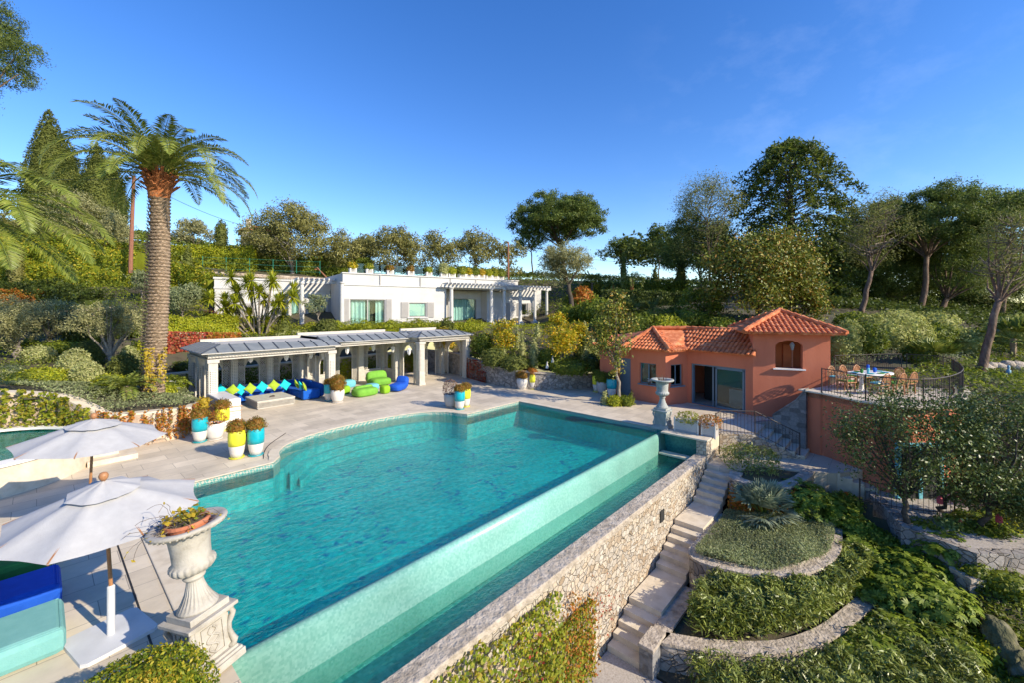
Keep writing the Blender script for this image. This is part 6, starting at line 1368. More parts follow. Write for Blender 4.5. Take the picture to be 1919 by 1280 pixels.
# ---------------------------------------------------------------- big palm
def palm():
    Y=18.6; b_=D(283,735,Y); tp=D(300,328,Y); b_=(b_[0],b_[1],.9)
    t=thing('palm_tree','tall date palm with a thick ringed trunk left of the pavilion','palm tree',b_)
    top=Vector(tp)-Vector(b_); pts=[];rad=[]; n=70; m_=MB()
    for i in range(n*2):
        f=i/(n*2-1); c=top*f+Vector((math.sin(f*3.1)*.12,0,0)); r=np.interp(f,[0,.04,.15,.5,.8,.93,1],[.52,.42,.36,.34,.325,.315,.29]); saw=(.0 if i%2==0 else .055); pts.append(c); rad.append(r+saw+random.uniform(-.012,.012))
    m_.tube(pts,rad,26); m_.build('trunk','bark_palm',t)
    m_=MB()                                   # leaf bases all over the trunk, in spirals
    for i in range(n):
        f=(i+.5)/n
        if f>.93: break
        c=top*f; r=float(np.interp(f,[0,.04,.15,.5,.8,.93,1],[.52,.42,.36,.34,.325,.315,.29]))+.02
        for k in range(15):
            a=2*math.pi*(k+.5*(i%2))/15+random.uniform(-.04,.04); d=Vector((math.cos(a),math.sin(a),0)); s_=Vector((-d.y,d.x,0)); q=c+d*r
            m_.add([q-s_*.085,q+s_*.085,q+d*.075+s_*.03+Vector((0,0,.09)),q+d*.075-s_*.03+Vector((0,0,.09))],[(0,1,2,3)])
    m_.build('leaf_scars','bark_palm',t)
    m_=MB()
    m_.tube([top*.9,top*.94,top*.97,top],[.37,.43,.50,.36],22)
    for k in range(90):
        a=random.uniform(0,6.28); z=random.uniform(-.75,.1); d=Vector((math.cos(a),math.sin(a),0)); p=top+Vector((0,0,z))+d*.36; e=p+d*random.uniform(.15,.36)+Vector((0,0,random.uniform(.15,.4))); m_.bar(tuple(p),tuple(e),.10,.05)
    m_.build('cut_boots','palm_boot',t)
    k=0
    for ring,(cnt,el0,el1,dr0,dr1,L0,L1) in enumerate([(8,1.2,1.45,.9,1.4,3.0,3.6),(11,.9,1.2,1.4,1.9,3.7,4.3),(10,.6,.95,1.4,1.9,4.0,4.7),(8,.25,.6,1.1,1.5,3.9,4.5),(5,.0,.25,.7,1.1,3.3,3.9)]):
        for i in range(cnt):
            az=2*math.pi*(i+random.uniform(-.25,.25))/cnt+ring*.37; el=random.uniform(el0,el1)
            o0=top+Vector((math.cos(az)*.25,math.sin(az)*.25,.0)); 
            pts,V,Fc=frond_geo(o0,az,el,random.uniform(L0,L1),random.uniform(dr0,dr1),96,.62,.05,vshape=.45)
            m_=MB(); m_.add(V,Fc); m_.tube(pts,[.045-.004*j for j in range(11)],4,False); m_.build('frond','leaf_palm',t); k+=1
palm()
def side_palm():
    Y=12; c=D(-110,400,Y); g_=(c[0],c[1],H(c[0],c[1])); t=thing('palm_tree','date palm mostly outside the left edge, its arching fronds entering the frame','palm tree',g_); cc=Vector(c)-Vector(g_)
    MB().tube([(0,0,-.2),tuple(cc*.5),tuple(cc)],[.55,.45,.42],14).build('trunk','bark_palm',t)
    rt=math.atan2(-AX[1],AX[0])
    for i,(az,el,L_,dr) in enumerate([(.0,.85,5.2,1.5),(-.25,.6,5.0,1.5),(.25,.45,5.3,1.2),(.05,.25,5.4,1.1),(-.35,.1,5,1.0),(.5,.7,5,1.6),(-.7,.5,4.6,1.4),(.9,.5,4.6,1.4),(-.1,1.2,4.6,1.9),(.15,-.1,4.6,.8),(2.6,.6,4,1.5),(3.4,.6,4,1.5),(1.7,.7,4.2,1.5),(-1.7,.5,4.2,1.5)]):
        pts,V,Fc=frond_geo(cc,rt+az,el,L_*.88,dr,110,.72,.052,vshape=.3); m_=MB(); m_.add(V,Fc); m_.tube(pts,[.05-.0045*j for j in range(11)],4,False); m_.build('frond','leaf_palm',t)
side_palm()
# ---------------------------------------------------------------- trees of the skyline
T=tree
T('conifer','pine','dark conifer cut off by the upper left corner of the picture','conifer',-62,22,-110,300,92,base_px=-60,bark='bark_pine',den=.55,nb=14,trunk_r=.3,flat=.55)
gc='tall cypresses on the hillside at the upper left'
def cyp(px,Y,top,bot,hw,label,group=None,shape='flame',lm='leaf_cypress',depth=1,lp=2.2):
    u,v=dp(px,Y); zb=dz(bot,Y); t=shrub3(label,u,v,zb,hw*Y/F,dz(top,Y)-zb,lm,'cypress tree','cypress_tree',group,lp*mpp(Y),.45,1.5,.08,shape,depth); MB().tube([(0,0,-1.2),(0,0,.6)],.12,6).build('trunk','bark_dark',t); return t
cyp(92,47,205,430,42,'broad tall cypress leftmost of the hillside group',gc); cyp(128,50,262,430,30,'cypress squeezed between the two big ones on the left hillside',gc); cyp(182,46,268,430,34,'big cypress nearest the wooden utility pole',gc); cyp(214,49,300,430,24,'smaller cypress on the right flank of the hillside group',gc)
cyp(415,50,412,470,10,'clipped obelisk cypress standing alone against the sky left of the far house',None,'column'); cyp(352,44,456,535,10,'clipped column cypress just right of the big palm trunk'); 
cyp(30,36,455,530,10,'slim grey green cypress in front of the yellow hedge at the far left',None,'column','leaf_olive_dark')
cyp(1170,58,462,530,5.5,'needle thin cypress in front of the small round pine'); cyp(1277,56,478,545,12,'dark narrow cypress left of the big magnolia'); cyp(1228,60,497,545,7,'small dark cypress between the two narrow ones')
go='grey green olive trees along the skyline'
T('olive_tree','olive','grey olive tree on the left hillside behind the yellow hedge','olive tree',150,44,362,470,72,group=go); T('olive_tree','olive','pale olive tree just left of the wooden pole','olive tree',208,41,392,500,42,group=go)
T('olive_tree','olive_dark','dark olive tree behind the yellow hedge at the left edge','olive tree',40,45,400,480,75,group=go); T('olive_tree','olive','pale olive right of the palm trunk under the wire','olive tree',364,56,410,470,42,group=go)
T('olive_tree','olive_dark','biggest dark olive tree in front of the far house','olive tree',548,52,380,530,84,group=go,flat=.9); T('olive_tree','olive_dark','rounded olive tree right of the biggest one','olive tree',640,55,430,528,56,group=go)
T('olive_tree','olive','low olive tree half behind the biggest one on its left','olive tree',478,58,440,520,40,group=go); T('olive_tree','olive_dark','olive with a domed crown directly above the glass screens','olive tree',737,56,424,522,58,group=go); T('olive_tree','olive_dark','small olive filling the gap left of the domed olive','olive tree',688,60,440,515,34,group=go)
T('olive_tree','olive_dark','twin olive, left one, above the villa roof planters','olive tree',828,60,430,515,44,group=go,den=.75); T('olive_tree','olive_dark','twin olive, right one, above the villa roof planters','olive tree',892,62,430,515,52,group=go,den=.75); T('olive_tree','olive_dark','thin bare looking olive behind the right roof pole','olive tree',955,64,450,515,38,group=go,den=.45)
T('olive_tree','olive','silvery olive with a dark forked trunk right of the villa','olive tree',1062,44,456,548,54,base_px=1072,group=go,den=1.1,trunk_r=.35,bark='bark_dark')
gp_='pines on the skyline'
T('pine_tree','pine','umbrella pine with a wide domed crown above the villa','pine tree',1046,78,364,482,97,base_px=1060,group=gp_,bark='bark_pine',den=1.6,flat=1.0,nb=14,loblow=-.15); T('pine_tree','pine','lower drooping limb crown left of the umbrella pine','pine tree',992,76,420,478,34,base_px=1000,group=gp_,bark='bark_pine',den=.8)
T('pine_tree','pine','small round pine behind the needle thin cypress','pine tree',1166,80,444,502,47,group=gp_,bark='bark_pine',den=.75); T('pine_tree','pine','dark pine low on the skyline left of the sparse pine','pine tree',1236,62,418,500,30,group=gp_,bark='bark_pine',den=.7)
T('pine_tree','pine','dense lower half of the tall sparse pine','pine tree',1305,52,395,540,74,base_px=1320,group=gp_,bark='bark_pine',den=.85); T('pine_tree','pine_light','tall sparse pine with bare twigs left of the dark monkey puzzle','pine tree',1325,46,325,520,64,base_px=1335,group=gp_,bark='bark_pine',bare=34,den=.5)
# bunya pine
def bunya():
    Y=47; px=1482; u,v=dp(px,Y); zg=H(u,v); t=thing('monkey_puzzle_tree','tall dark monkey puzzle tree with drooping tufted branches','conifer',(u,v,zg)); zt=dz(266,Y); zb=dz(560,Y); Rm=104*Y/F
    MB().tube([(0,0,-.3),(0,0,(zt-zg)*.5),(0,0,(zt-zg)*.93)],[.45,.34,.1],9).build('trunk','bark_dark',t)
    br=MB(); C=[];N_=[]
    for lv in range(30):
        f=lv/29; z=zb+(zt-zb)*(.10+.88*f)-zg; env=Rm*(1-max(0,(f-.45)/.55)**2.1)**.62*(.80+.2*min(1,f/.3)); k=9
        for i in range(k):
            a=2*math.pi*(i+random.random()*.8)/k+lv; l=env*random.uniform(.58,1.12); rise=(.12+f*.42)*l; dn=-.25*l*(1-f)
            P=[Vector((0,0,z)),Vector((math.cos(a)*l*.5,math.sin(a)*l*.5,z+rise*.55)),Vector((math.cos(a)*l*.85,math.sin(a)*l*.85,z+rise*.55+dn*.4)),Vector((math.cos(a)*l,math.sin(a)*l,z+rise*.25+dn))]
            br.tube(P,[.055,.04,.03,.015],4,False); m_=80
            q=rng.random(m_)**.45; pp=[P[1].lerp(P[2],min(1,x*1.6)) if x<.62 else P[2].lerp(P[3],(x-.62)/.38) for x in q]; pp=np.array([tuple(x) for x in pp])+rng.normal(size=(m_,3))*np.array([.30,.30,.26]); C.append(pp); N_.append(np.tile([math.cos(a)*.4,math.sin(a)*.4,.8],(m_,1)))
    br.build('branches','bark_dark',t); leaves('crown',np.concatenate(C),.46,'leaf_bunya',t,np.concatenate(N_),.36)
bunya()
T('magnolia_tree','magnolia','big rounded magnolia behind the orange house','magnolia tree',1422,32.5,432,622,98,group=None,bark='bark_dark',den=1.7,nb=12); T('magnolia_tree','magnolia','shorter magnolia filling in right behind the tower roof','magnolia tree',1500,33,520,625,46,bark='bark_dark')
T('magnolia_tree','broad','shaded broadleaf tree left of the big magnolia','broadleaf tree',1318,36,520,625,40,bark='bark_dark',den=1)
T('pine_tree','pine','dull green pine right of the monkey puzzle','pine tree',1592,50,400,620,64,group=gp_,bark='bark_pine'); T('pine_tree','pine','stone pine with the widest flat crown on the right','pine tree',1748,44,343,505,124,base_px=1726,group=gp_,bark='bark_pine',flat=.9,nb=16,loblow=-.3,trunk_r=.36,den=1.5)
T('pine_tree','pine_light','leaning pine with bare limbs left of the stone pine','pine tree',1652,36,356,540,62,base_px=1612,group=gp_,bark='bark_pine',bare=60,den=.34,trunk_r=.27); T('pine_tree','pine','stone pine cut by the right edge of the picture','pine tree',1905,47,348,480,84,base_px=1880,group=gp_,bark='bark_pine',flat=.75,loblow=-.1)
T('pine_tree','pine','forked pine under the stone pine crown','pine tree',1790,46,410,590,70,base_px=1758,group=gp_,bark='bark_pine',den=.6,trunk_r=.4); T('pine_tree','pine','dense pine behind the bare limbed leaning pine','pine tree',1668,52,415,610,76,group=gp_,bark='bark_pine'); T('pine_tree','pine','shaded pine at the back right of the grove','pine tree',1860,54,420,625,84,group=gp_,bark='bark_pine')
T('pine_tree','pine_light','leaning pine with grey bare twigs at the right edge','pine tree',1905,21.6,372,640,64,base_px=1835,group=gp_,bark='bark_pine',bare=60,den=.26,trunk_r=.23,nb=12,fork=560)
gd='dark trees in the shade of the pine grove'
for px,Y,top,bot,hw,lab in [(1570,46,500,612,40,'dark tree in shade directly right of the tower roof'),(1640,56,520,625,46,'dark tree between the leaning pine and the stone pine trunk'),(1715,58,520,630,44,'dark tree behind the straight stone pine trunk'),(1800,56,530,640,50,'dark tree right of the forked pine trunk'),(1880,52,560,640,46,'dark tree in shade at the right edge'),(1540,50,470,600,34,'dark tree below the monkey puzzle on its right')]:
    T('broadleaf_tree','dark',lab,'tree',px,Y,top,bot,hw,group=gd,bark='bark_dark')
# palms in the back
for px,Y,top,lab in [(1150,52,512,'small date palm with an orange trunk right of the silvery olive'),(1216,56,508,'fan of palm fronds against the sky between the narrow cypresses'),(1185,50,500,'taller small palm behind the slim magnolia')]:
    u,v=dp(px,Y); zg=H(u,v); zt=dz(top+22,Y); t=thing('small_palm',lab,'palm tree',(u,v,zg),0,'small palms behind the garden'); MB().tube([(0,0,-.2),(0,0,zt-zg)],[.22,.2],8).build('trunk','palm_boot',t); m_=MB()
    for i in range(20):
        pts,V,Fc=frond_geo((0,0,zt-zg),i*.9,random.uniform(.1,1.2),2.1,1.5,14,.5,.12); m_.add(V,Fc)
    m_.build('fronds','leaf_palm',t)
# ---------------------------------------------------------------- hedges and banks
hedge('tall yellow green ivy bank filling the hillside at the left',[dp(-90,37),dp(60,38),dp(180,39),dp(268,40)],2.4,[5.6,5.8,6.2,6.0],'leaf_hedge_yellow',.20,z0=[dz(565,37),dz(568,38),dz(578,39),dz(585,40)],rough=.12,den=1.1)
hedge('yellow green hedge mass right of the palm trunk above the villa',[dp(300,40),dp(345,40),dp(405,39)],2.2,[5.0,4.6,3.4],'leaf_hedge_yellow',.20,z0=[dz(590,40),dz(590,40),dz(588,39)],rough=.12)
hedge('pale clipped cypress hedge behind the dry stone wall',[dp(322,49),dp(480,51)],1.4,[dz(460,49)-dz(512,49),dz(462,51)-dz(512,51)],'leaf_lime',.2,z0=[dz(512,49),dz(512,51)])
hedge('deep green hedge behind the wire fence left of the villa roof',[dp(470,52),dp(700,55)],1.5,[2.6,2.2],'leaf_green',.22,z0=[dz(518,52),dz(520,55)],rough=.14)
hedge('low dark hedge on the left slope above the olive trees',[dp(-40,33.5),dp(60,33.5)],1.6,1.0,'leaf_dark',.14,z0=dz(556,33.5)); hedge('dark bushy hedge sloping behind the two left olives',[dp(62,33),dp(120,32.5),dp(178,31.5)],1.8,[1.2,1.6,1.3],'leaf_dark',.15,z0=[dz(556,33),dz(576,32.5),dz(585,31.5)],rough=.12)
hedge('yellow green low hedge right of the palm trunk above the red creeper wall',[dp(300,28.6),dp(440,32)],1.5,.95,'leaf_lime',.12,z0=[dz(621,28.6),dz(621,32)],rough=.1)
hedge('clipped green hedge with yellow patches along the front of the villa',[dp(572,34.6),dp(740,35.5),dp(905,37.5)],1.4,1.25,'leaf_lime',.13,z0=[dz(641,34.6),dz(637,35.5),dz(631,37.5)],rough=.1)
hedge('dark clipped hedge on top of the villa roof behind the planters',[villa_pt(13.5,5)[:2],villa_pt(20.5,5)[:2]],1.2,2.6,'leaf_cypress',.2,z0=ZP+HZ-1.2)
hedge('dark green clipped hedge right of the silvery olive',[dp(1130,46),dp(1290,44)],1.6,1.7,'leaf_dark',.2,z0=[dz(573,46),dz(580,44)]); hedge('upper rounded hedge behind the dark clipped one',[dp(1095,54),dp(1290,56)],1.6,1.6,'leaf_green',.22,z0=[dz(552,54),dz(552,56)])
hedge('low light green hedge below the dark clipped one',[dp(1185,37),dp(1290,36)],1.4,1.5,'leaf_green',.17,z0=[dz(613,37),dz(617,36)],rough=.12)
hedge('short rust coloured hedge at the left end above the white wall',[dp(-30,32),dp(85,32)],1.0,.8,'leaf_autumn',.13,z0=dz(573,32),rough=.12)
shrub('dark red shrub below the silvery olive right of the villa',1092,45,536,560,20,'leaf_autumn','shrub','red_shrub')
# red creeper and vines on walls
W3=lambda px,py,Y:D(px,py,Y)
wall_leaves('red_creeper','scarlet creeper over the garden wall left of the pavilion',[(W3(296,690,25.7),W3(445,690,30.1),W3(445,626,30.1),W3(296,623,25.7))],.15,'leaf_red',3200,off=.12)
wall_leaves('autumn_creeper','orange and green creeper at the right end of the scarlet wall',[(W3(385,660,28.2),W3(447,655,30.1),W3(447,624,30.1),W3(385,624,28.2))],.14,'leaf_autumn',1500,off=.16)
def lwpts(i0,i1,off=.03):
    out=[]
    for i in range(i0,i1):
        (a,za),(b_,zb)=LWZ[i],LWZ[i+1]; d=(b_-a).normalized(); q=Vector((d.y,-d.x,0)); a2=a+q*off; b2=b_+q*off; out.append(((a2.x,a2.y,.0),(b2.x,b2.y,.0),(b2.x,b2.y,zb+.05),(a2.x,a2.y,za+.05)))
    return out
wall_leaves('green_creeper','green and yellow creeper on the wall behind the plunge pool',lwpts(1,19),.11,'leaf_vine',5200,off=.14,patch=lambda s_,t_:t_>.30+.22*np.sin(s_*9))
wall_leaves('autumn_creeper','rusty creeper over the low wall left of the potted plants',lwpts(19,32),.085,'leaf_autumn',3600,off=.09,patch=lambda s_,t_:t_>.12+.14*np.sin(s_*11))
RWp=[(tuple(RW[i])[:2],tuple(RW[i+1])[:2]) for i in range(len(RW)-1)]
def rwq(i0,i1):
    out=[]
    for a,b_ in RWp[i0:i1]:
        A_=Vector((*a,0));B_=Vector((*b_,0)); d=(B_-A_).normalized(); q=Vector((d.y,-d.x,0))*.47; out.append(((A_.x+q.x,A_.y+q.y,.1),(B_.x+q.x,B_.y+q.y,.1),(B_.x+q.x,B_.y+q.y,1.4),(A_.x+q.x,A_.y+q.y,1.4)))
    return out
wall_leaves('red_creeper','small patches of crimson creeper on the grey retaining wall',rwq(11,17),.10,'leaf_red',1000,nc=4,clump=.3,off=.04)
for i,(u0,u1,lab,lm) in enumerate([(5.6,8.0,'dark ivy on the wall behind the left pavilion arches','leaf_dark'),(8.2,11.4,'mixed ivy on the wall behind the sofa arches','leaf_green'),(12.9,15.3,'yellow green ivy behind the middle pavilion arch','leaf_lime'),(15.3,17.3,'green ivy behind the low pavilion wall','leaf_green'),(17.6,19.6,'lime ivy behind the arch beside the corner column','leaf_lime'),(19.7,22,'ivy behind the rightmost pavilion arch','leaf_vine')]):
    wall_leaves('wall_ivy',lab,[((u0,29.5,.0),(u1,29.5,0),(u1,29.5,1.45),(u0,29.5,1.45))],.11,lm,1500,off=.18,group='ivy on the wall behind the pavilion')
# creepers hanging over the outer pool wall
def pw(u0,u1,z0,z1): return ((u0,V0-.01,z0),(u1,V0-.01,z0),(u1,V0-.01,z1),(u0,V0-.01,z1))
wall_leaves('creeper','thick green creeper on the outer pool wall at the bottom of the picture',[pw(3.2,5.2,-3.4,-.75),pw(5.2,7.4,-3.8,-.95)],.085,'leaf_vine',6500,off=.14,clump=.2,asp=.85,nc=60)
wall_leaves('creeper','thin creeper with reddish tips climbing the outer pool wall',[pw(7.2,8.2,-3.7,-1.3),pw(8.0,8.9,-3.5,-1.7)],.06,'leaf_autumn',1300,off=.14,clump=.2)
wall_leaves('creeper','green part of the thinner creeper on the outer pool wall',[pw(7.0,8.8,-3.8,-1.8)],.075,'leaf_vine',3000,off=.1,clump=.3)
wall_leaves('creeper','small crimson sprigs on the outer pool wall',[pw(4.5,9.3,-3.2,-.9)],.06,'leaf_red',420,off=.3,nc=14,clump=.1)
wall_leaves('creeper','ivy hanging over the topmost curved bed wall by the stairs',[((16.3,4.3,-2.0),(16.25,3.5,-2.0),(16.25,3.5,-1.0),(16.3,4.3,-1.0)),((16.25,3.5,-2.0),(16.8,2.8,-2.0),(16.8,2.8,-1.0),(16.25,3.5,-1.0)),((16.8,2.8,-2.0),(18.2,2.3,-2.0),(18.2,2.3,-1.0),(16.8,2.8,-1.0))],.08,'leaf_autumn',2600,off=.14,asp=.8)
# ---------------------------------------------------------------- left garden
gl_='gnarled olive trees in the left garden'
T('olive_tree','olive','leftmost gnarled olive with a straight pale trunk','olive tree',28,21.5,555,668,66,base_px=34,group=gl_,fork=650,nb=12,trunk_r=.2,den=.85,zb=None); T('olive_tree','olive','middle gnarled olive behind the leftmost one','olive tree',102,24,560,660,50,base_px=84,group=gl_,fork=645,nb=10,trunk_r=.22,den=.85,zb=None)
T('olive_tree','olive','gnarled olive with a wide fork beside the big palm trunk','olive tree',208,21,562,655,60,base_px=205,group=gl_,fork=668,nb=14,trunk_r=.2,den=.85,zb=None); T('olive_tree','sage','small olive half hidden by the palm trunk','olive tree',262,35,502,552,24,base_px=268,group=gl_,den=.9)
T('shrub_tree','sage','rounded grey green shrub tree right of the palm trunk','shrub',345,32.5,528,598,34,base_px=340,den=1.1); T('small_tree','sage','small sparse grey tree in front of the villa doors','tree',597,36.5,548,600,30,base_px=597,den=.35,trunk_r=.08,nb=10)
gv='rounded variegated shrubs in the left garden'
for px,Y,top,bot,hw,lab in [(4,18.3,688,768,34,'pale variegated dome shrub at the left edge'),(72,21.5,650,705,24,'pale shrub behind the leftmost olive trunk'),(140,19.5,655,712,24,'tallest pale variegated dome left of the palm'),(163,18.8,680,735,24,'pale variegated dome in front of the tallest one'),(242,21.5,650,700,16,'pale shrub squeezed against the palm trunk')]:
    shrub(lab,px,Y,top,bot,hw,'leaf_variegated','shrub','variegated_shrub',gv,lpx=2.2)
for px,Y,top,bot,hw,lm,lab in [(165,22,640,690,24,'leaf_cypress','bluish dark shrub behind the tallest pale dome'),(232,19.8,665,722,26,'leaf_cypress','bluish dark shrub left of the palm base'),(75,18.2,692,745,42,'leaf_lime','wide yellow green mound in the left bed'),(118,18.6,706,745,30,'leaf_lime','yellow green mound right of the wide one'),(204,18.2,704,742,28,'leaf_lime','yellow green mound left of the cycad'),(115,23,640,700,36,'leaf_green','dark green shrub behind the left olives'),
      (20,23.5,655,700,36,'leaf_green','green shrub behind the leftmost olive'),(170,24.5,600,680,34,'leaf_dark','dark shrub between the olives'),(260,23,640,700,20,'leaf_lime','yellow green shrub against the palm trunk'),(60,27,600,660,40,'leaf_green','green shrub up the slope at the far left'),(225,27,590,650,36,'leaf_green','green shrub up the slope left of the palm'),(140,29,590,640,40,'leaf_dark','dark shrub below the broken stone wall'),
      (320,20.5,705,752,26,'leaf_green','rose bush with white flowers right of the palm base'),(300,19.3,728,765,26,'leaf_lime','yellow green shrub in front of the palm base'),(355,23.5,715,765,12,'leaf_autumn','rusty shrub beside the left pavilion column'),(345,25,690,735,18,'leaf_dark','dark shrub beside the pavilion end')]:
    q_=shrub(lab,px,Y,top,bot,hw,lm,'shrub','shrub',None,lpx=2.6)
    if lab.startswith('rose'): RB_=q_
u,v=dp(318,20.2); o=leaves('rose_blossoms',np.array(D(318,722,20.0))+rng.normal(size=(26,3))*[.5,.5,.25],.13,'petal_white'); o.parent=RB_; o.matrix_parent_inverse=Matrix.Translation(-Vector(RB_.location))
ft=D(283,735,18.6); wall_leaves('yellow_creeper','yellow leaved creeper climbing the foot of the palm trunk',[((ft[0]-.35,ft[1]-.78,.9),(ft[0]+.45,ft[1]-.72,.9),(ft[0]+.4,ft[1]-.66,3.4),(ft[0]-.3,ft[1]-.7,3.4))],.09,'leaf_gold',420,off=.08,nc=14,clump=.12)
def cycad(px,py,Y,s,lab,n=26,lm='leaf_palm'):
    u,v=dp(px,Y); z=dz(py,Y); z=H(u,v)+.3; t=thing('cycad',lab,'cycad',(u,v,z),0,'cycads near the palm'); MB().lathe([(.14,-.3),(.17,0),(.1,.2)],10).build('stem','bark_palm',t); m_=MB()
    for i in range(n):
        pts,V,Fc=frond_geo((0,0,.12),i*2.4,random.uniform(.25,1.15),s*random.uniform(.95,1.25),1.2,24,.24*s,.05,vshape=.5); m_.add(V,Fc)
    m_.build('fronds',lm,t)
cycad(238,765,17.6,1.25,'big glossy cycad above the rusty creeper wall'); cycad(328,752,20.6,.9,'smaller cycad behind, near the pavilion end',22)
ground_leaves('ground_cover',[(1.7,21.5),(3.9,21.5),(4.7,22.3),(4.9,29),(0,29),(-1,25),(.6,23.2)],None,.38,.09,'leaf_lavender',14000)
ground_leaves('ground_cover',[(-12,25),(-.9,24.3),(2,26),(5,30),(3,36),(-4,38),(-14,34)],None,.7,.11,'leaf_green',14000)
ground_leaves('ground_cover',[dp(-80,27),dp(260,27),dp(300,36),dp(260,41),dp(-120,38)],None,1.0,.15,'leaf_green',14000)
ground_leaves('hillside_scrub',[dp(-200,44),dp(470,46),dp(520,62),dp(300,90),dp(-200,80)],None,1.8,.34,'leaf_green',30000)
ground_leaves('hillside_scrub',[dp(620,57),dp(980,60),dp(980,68),dp(600,66)],None,2.2,.28,'leaf_olive_dark',9000)
ground_leaves('hillside_scrub',[dp(560,58),dp(1300,60),dp(1400,80),dp(500,85)],None,1.4,.4,'leaf_dark',14000)
ground_leaves('far_woods',[dp(1180,66),dp(2150,56),dp(2250,80),dp(1150,90)],None,8.5,.75,'leaf_dark',30000,bump=.35)
ground_leaves('ground_cover',[dp(1500,38),dp(2050,32),dp(2100,60),dp(1450,60)],None,1.6,.3,'leaf_dark',24000)
# between pavilion and villa
ground_leaves('ground_cover',[dp(300,31),dp(440,31.5),dp(570,33),dp(560,37.5),dp(400,36.5),dp(310,40)],None,.6,.14,'leaf_lime',7000)
ground_leaves('ground_cover',[(5.3,30),(22,30.0),(22.4,26),(26,29),(24,34),(18,37),(8,35)],None,.7,.13,'leaf_green',14000)
for px,Y,top,bot,hw,lm,lab,sh in [(533,34,584,645,17,'leaf_cypress','dark conical bush right of the yucca','cone'),(558,33.5,622,650,14,'leaf_variegated','pale mound left of the small grey tree','round'),(612,34,598,642,20,'leaf_cypress','dark rounded bush right of the small grey tree','round'),(526,33,630,650,10,'leaf_variegated','small pale dome behind the pavilion roof','round'),
      (405,33.5,600,640,15,'leaf_variegated','pale dome bush left of the yucca','round'),(425,34.5,590,625,12,'leaf_cypress','bluish bush against the left villa wall','round'),(395,36,585,612,12,'leaf_red','small red bush at the left villa corner','round'),(585,33.3,625,650,14,'leaf_cypress','dark bush below the small grey tree','round'),
      (690,33.8,612,642,16,'leaf_lime','lime mound in the hedge in front of the villa','round'),(838,34.5,596,625,15,'leaf_cypress','grey green bush in front of the villa window','round'),(833,34.3,612,640,20,'leaf_gold','golden bush in the hedge in front of the villa','round')]:
    shrub(lab,px,Y,top,bot,hw,lm,'shrub','shrub',None,lpx=2.4,shape=sh)
# yucca tree
def yucca():
    Y=33; u,v=dp(487,Y); zg=dz(652,Y); t=thing('yucca_tree','branching yucca with spiky yellow green heads in front of the villa','yucca',(u,v,zg)); sc_=Y/F; m_=MB(); tips=[]
    right=Vector((AX[0],-AX[1],0)); fw=Vector((AX[1],AX[0],0))
    heads=[(436,520),(428,545),(426,562),(448,548),(462,530),(458,568),(482,526),(505,522),(498,548),(520,530),(540,542),(553,556),(520,562),(505,575),(440,575),(470,590),(486,600),(500,606),(455,606),(474,612),(515,590),(446,590),(535,565),(490,560),(412,560),(480,545)]
    for i,(px,py) in enumerate(heads):
        tip=right*((px-487)*sc_)+fw*random.uniform(-1.2,1.2)+Vector((0,0,(652-py)*sc_)); b0=right*random.uniform(-.35,.35)+fw*random.uniform(-.2,.2); mid=b0.lerp(tip,.5)+right*((487-px)*sc_*.12)+Vector((0,0,-.1)); m_.tube(catmull([b0,mid,tip],4),[.11,.1,.09,.08,.07,.06,.055,.05,.05][:len(catmull([b0,mid,tip],4))],6,False); tips.append(tip)
    m_.build('stems','bark_olive',t); rosette([tuple(p) for p in tips],95,1.0,.10,'leaf_lime',t,elmin=-.9,stiff=.15)
yucca()
# ---------------------------------------------------------------- middle slope
ground_leaves('ground_cover',[(22.4,25.5),(21.9,20),(22.2,17.6),(25,15.4),(29,14.6),(36,20),(36,28),(30,33),(24,34)],None,.42,.12,'leaf_lime',15000,bump=.8); ground_leaves('ground_cover',[(22,24),(21.6,18.5),(23.2,16.4),(25.2,14.9),(28,14.2),(28.4,16),(24.5,19),(24,24)],None,.3,.09,'leaf_green',9000,bump=.8)
ground_leaves('ground_cover',[(28,14),(27.8,5),(30,4.5),(36,6),(40,14),(36,20),(30,15)],None,.8,.16,'leaf_dark',9000)
gk='clipped variegated cones on the middle slope'
for px,Y,top,bot,hw,lab in [(970,33,608,645,7,'variegated cone directly below the villa pergola'),(979,31.5,620,652,7,'variegated cone right behind the first one'),(1002,30.5,628,668,10,'variegated cone between the two citrus trees'),(1001,28.8,645,682,7.5,'slimmer variegated cone in front of the middle one'),(944,30,642,668,7.5,'variegated cone low on the slope at the left'),
      (1098,29.5,650,692,12,'variegated cone beside the slim magnolia crown'),(1096,35,602,625,8,'small variegated cone up the slope to the right'),(1008,36,603,625,7,'small dark cone near the villa steps'),(1111,32,622,655,9,'variegated cone half hidden by the slim magnolia')]:
    shrub(lab,px,Y,top,bot,hw,'leaf_variegated','topiary','topiary_cone',gk,lpx=2.2,shape='cone')
shrub('large dark green cone behind the slim magnolia',1097,31,612,682,22,'leaf_cypress','topiary','topiary_cone',shape='cone')
gt='citrus trees on the middle slope'
T('citrus_tree','citrus','golden citrus tree in front of the villa pergola','citrus tree',943,31.5,592,650,24,group=gt,bark='bark_dark',nb=8,den=.6); T('citrus_tree','citrus','yellow green citrus tree below the golden one','citrus tree',940,30.5,618,664,28,base_px=938,group=gt,bark='bark_dark',den=.9); T('citrus_tree','citrus','leafy citrus tree with a dark trunk above the grey wall','citrus tree',1052,28.4,612,680,42,base_px=1052,group=gt,bark='bark_dark',den=.8); T('citrus_tree','citrus','bright citrus tree at the corner of the villa terrace','citrus tree',1042,33,584,635,26,group=gt,bark='bark_dark',den=.6); T('citrus_tree','citrus','small citrus tree right behind the leafy one','citrus tree',1078,31,600,650,26,group=gt,bark='bark_dark',den=.8)
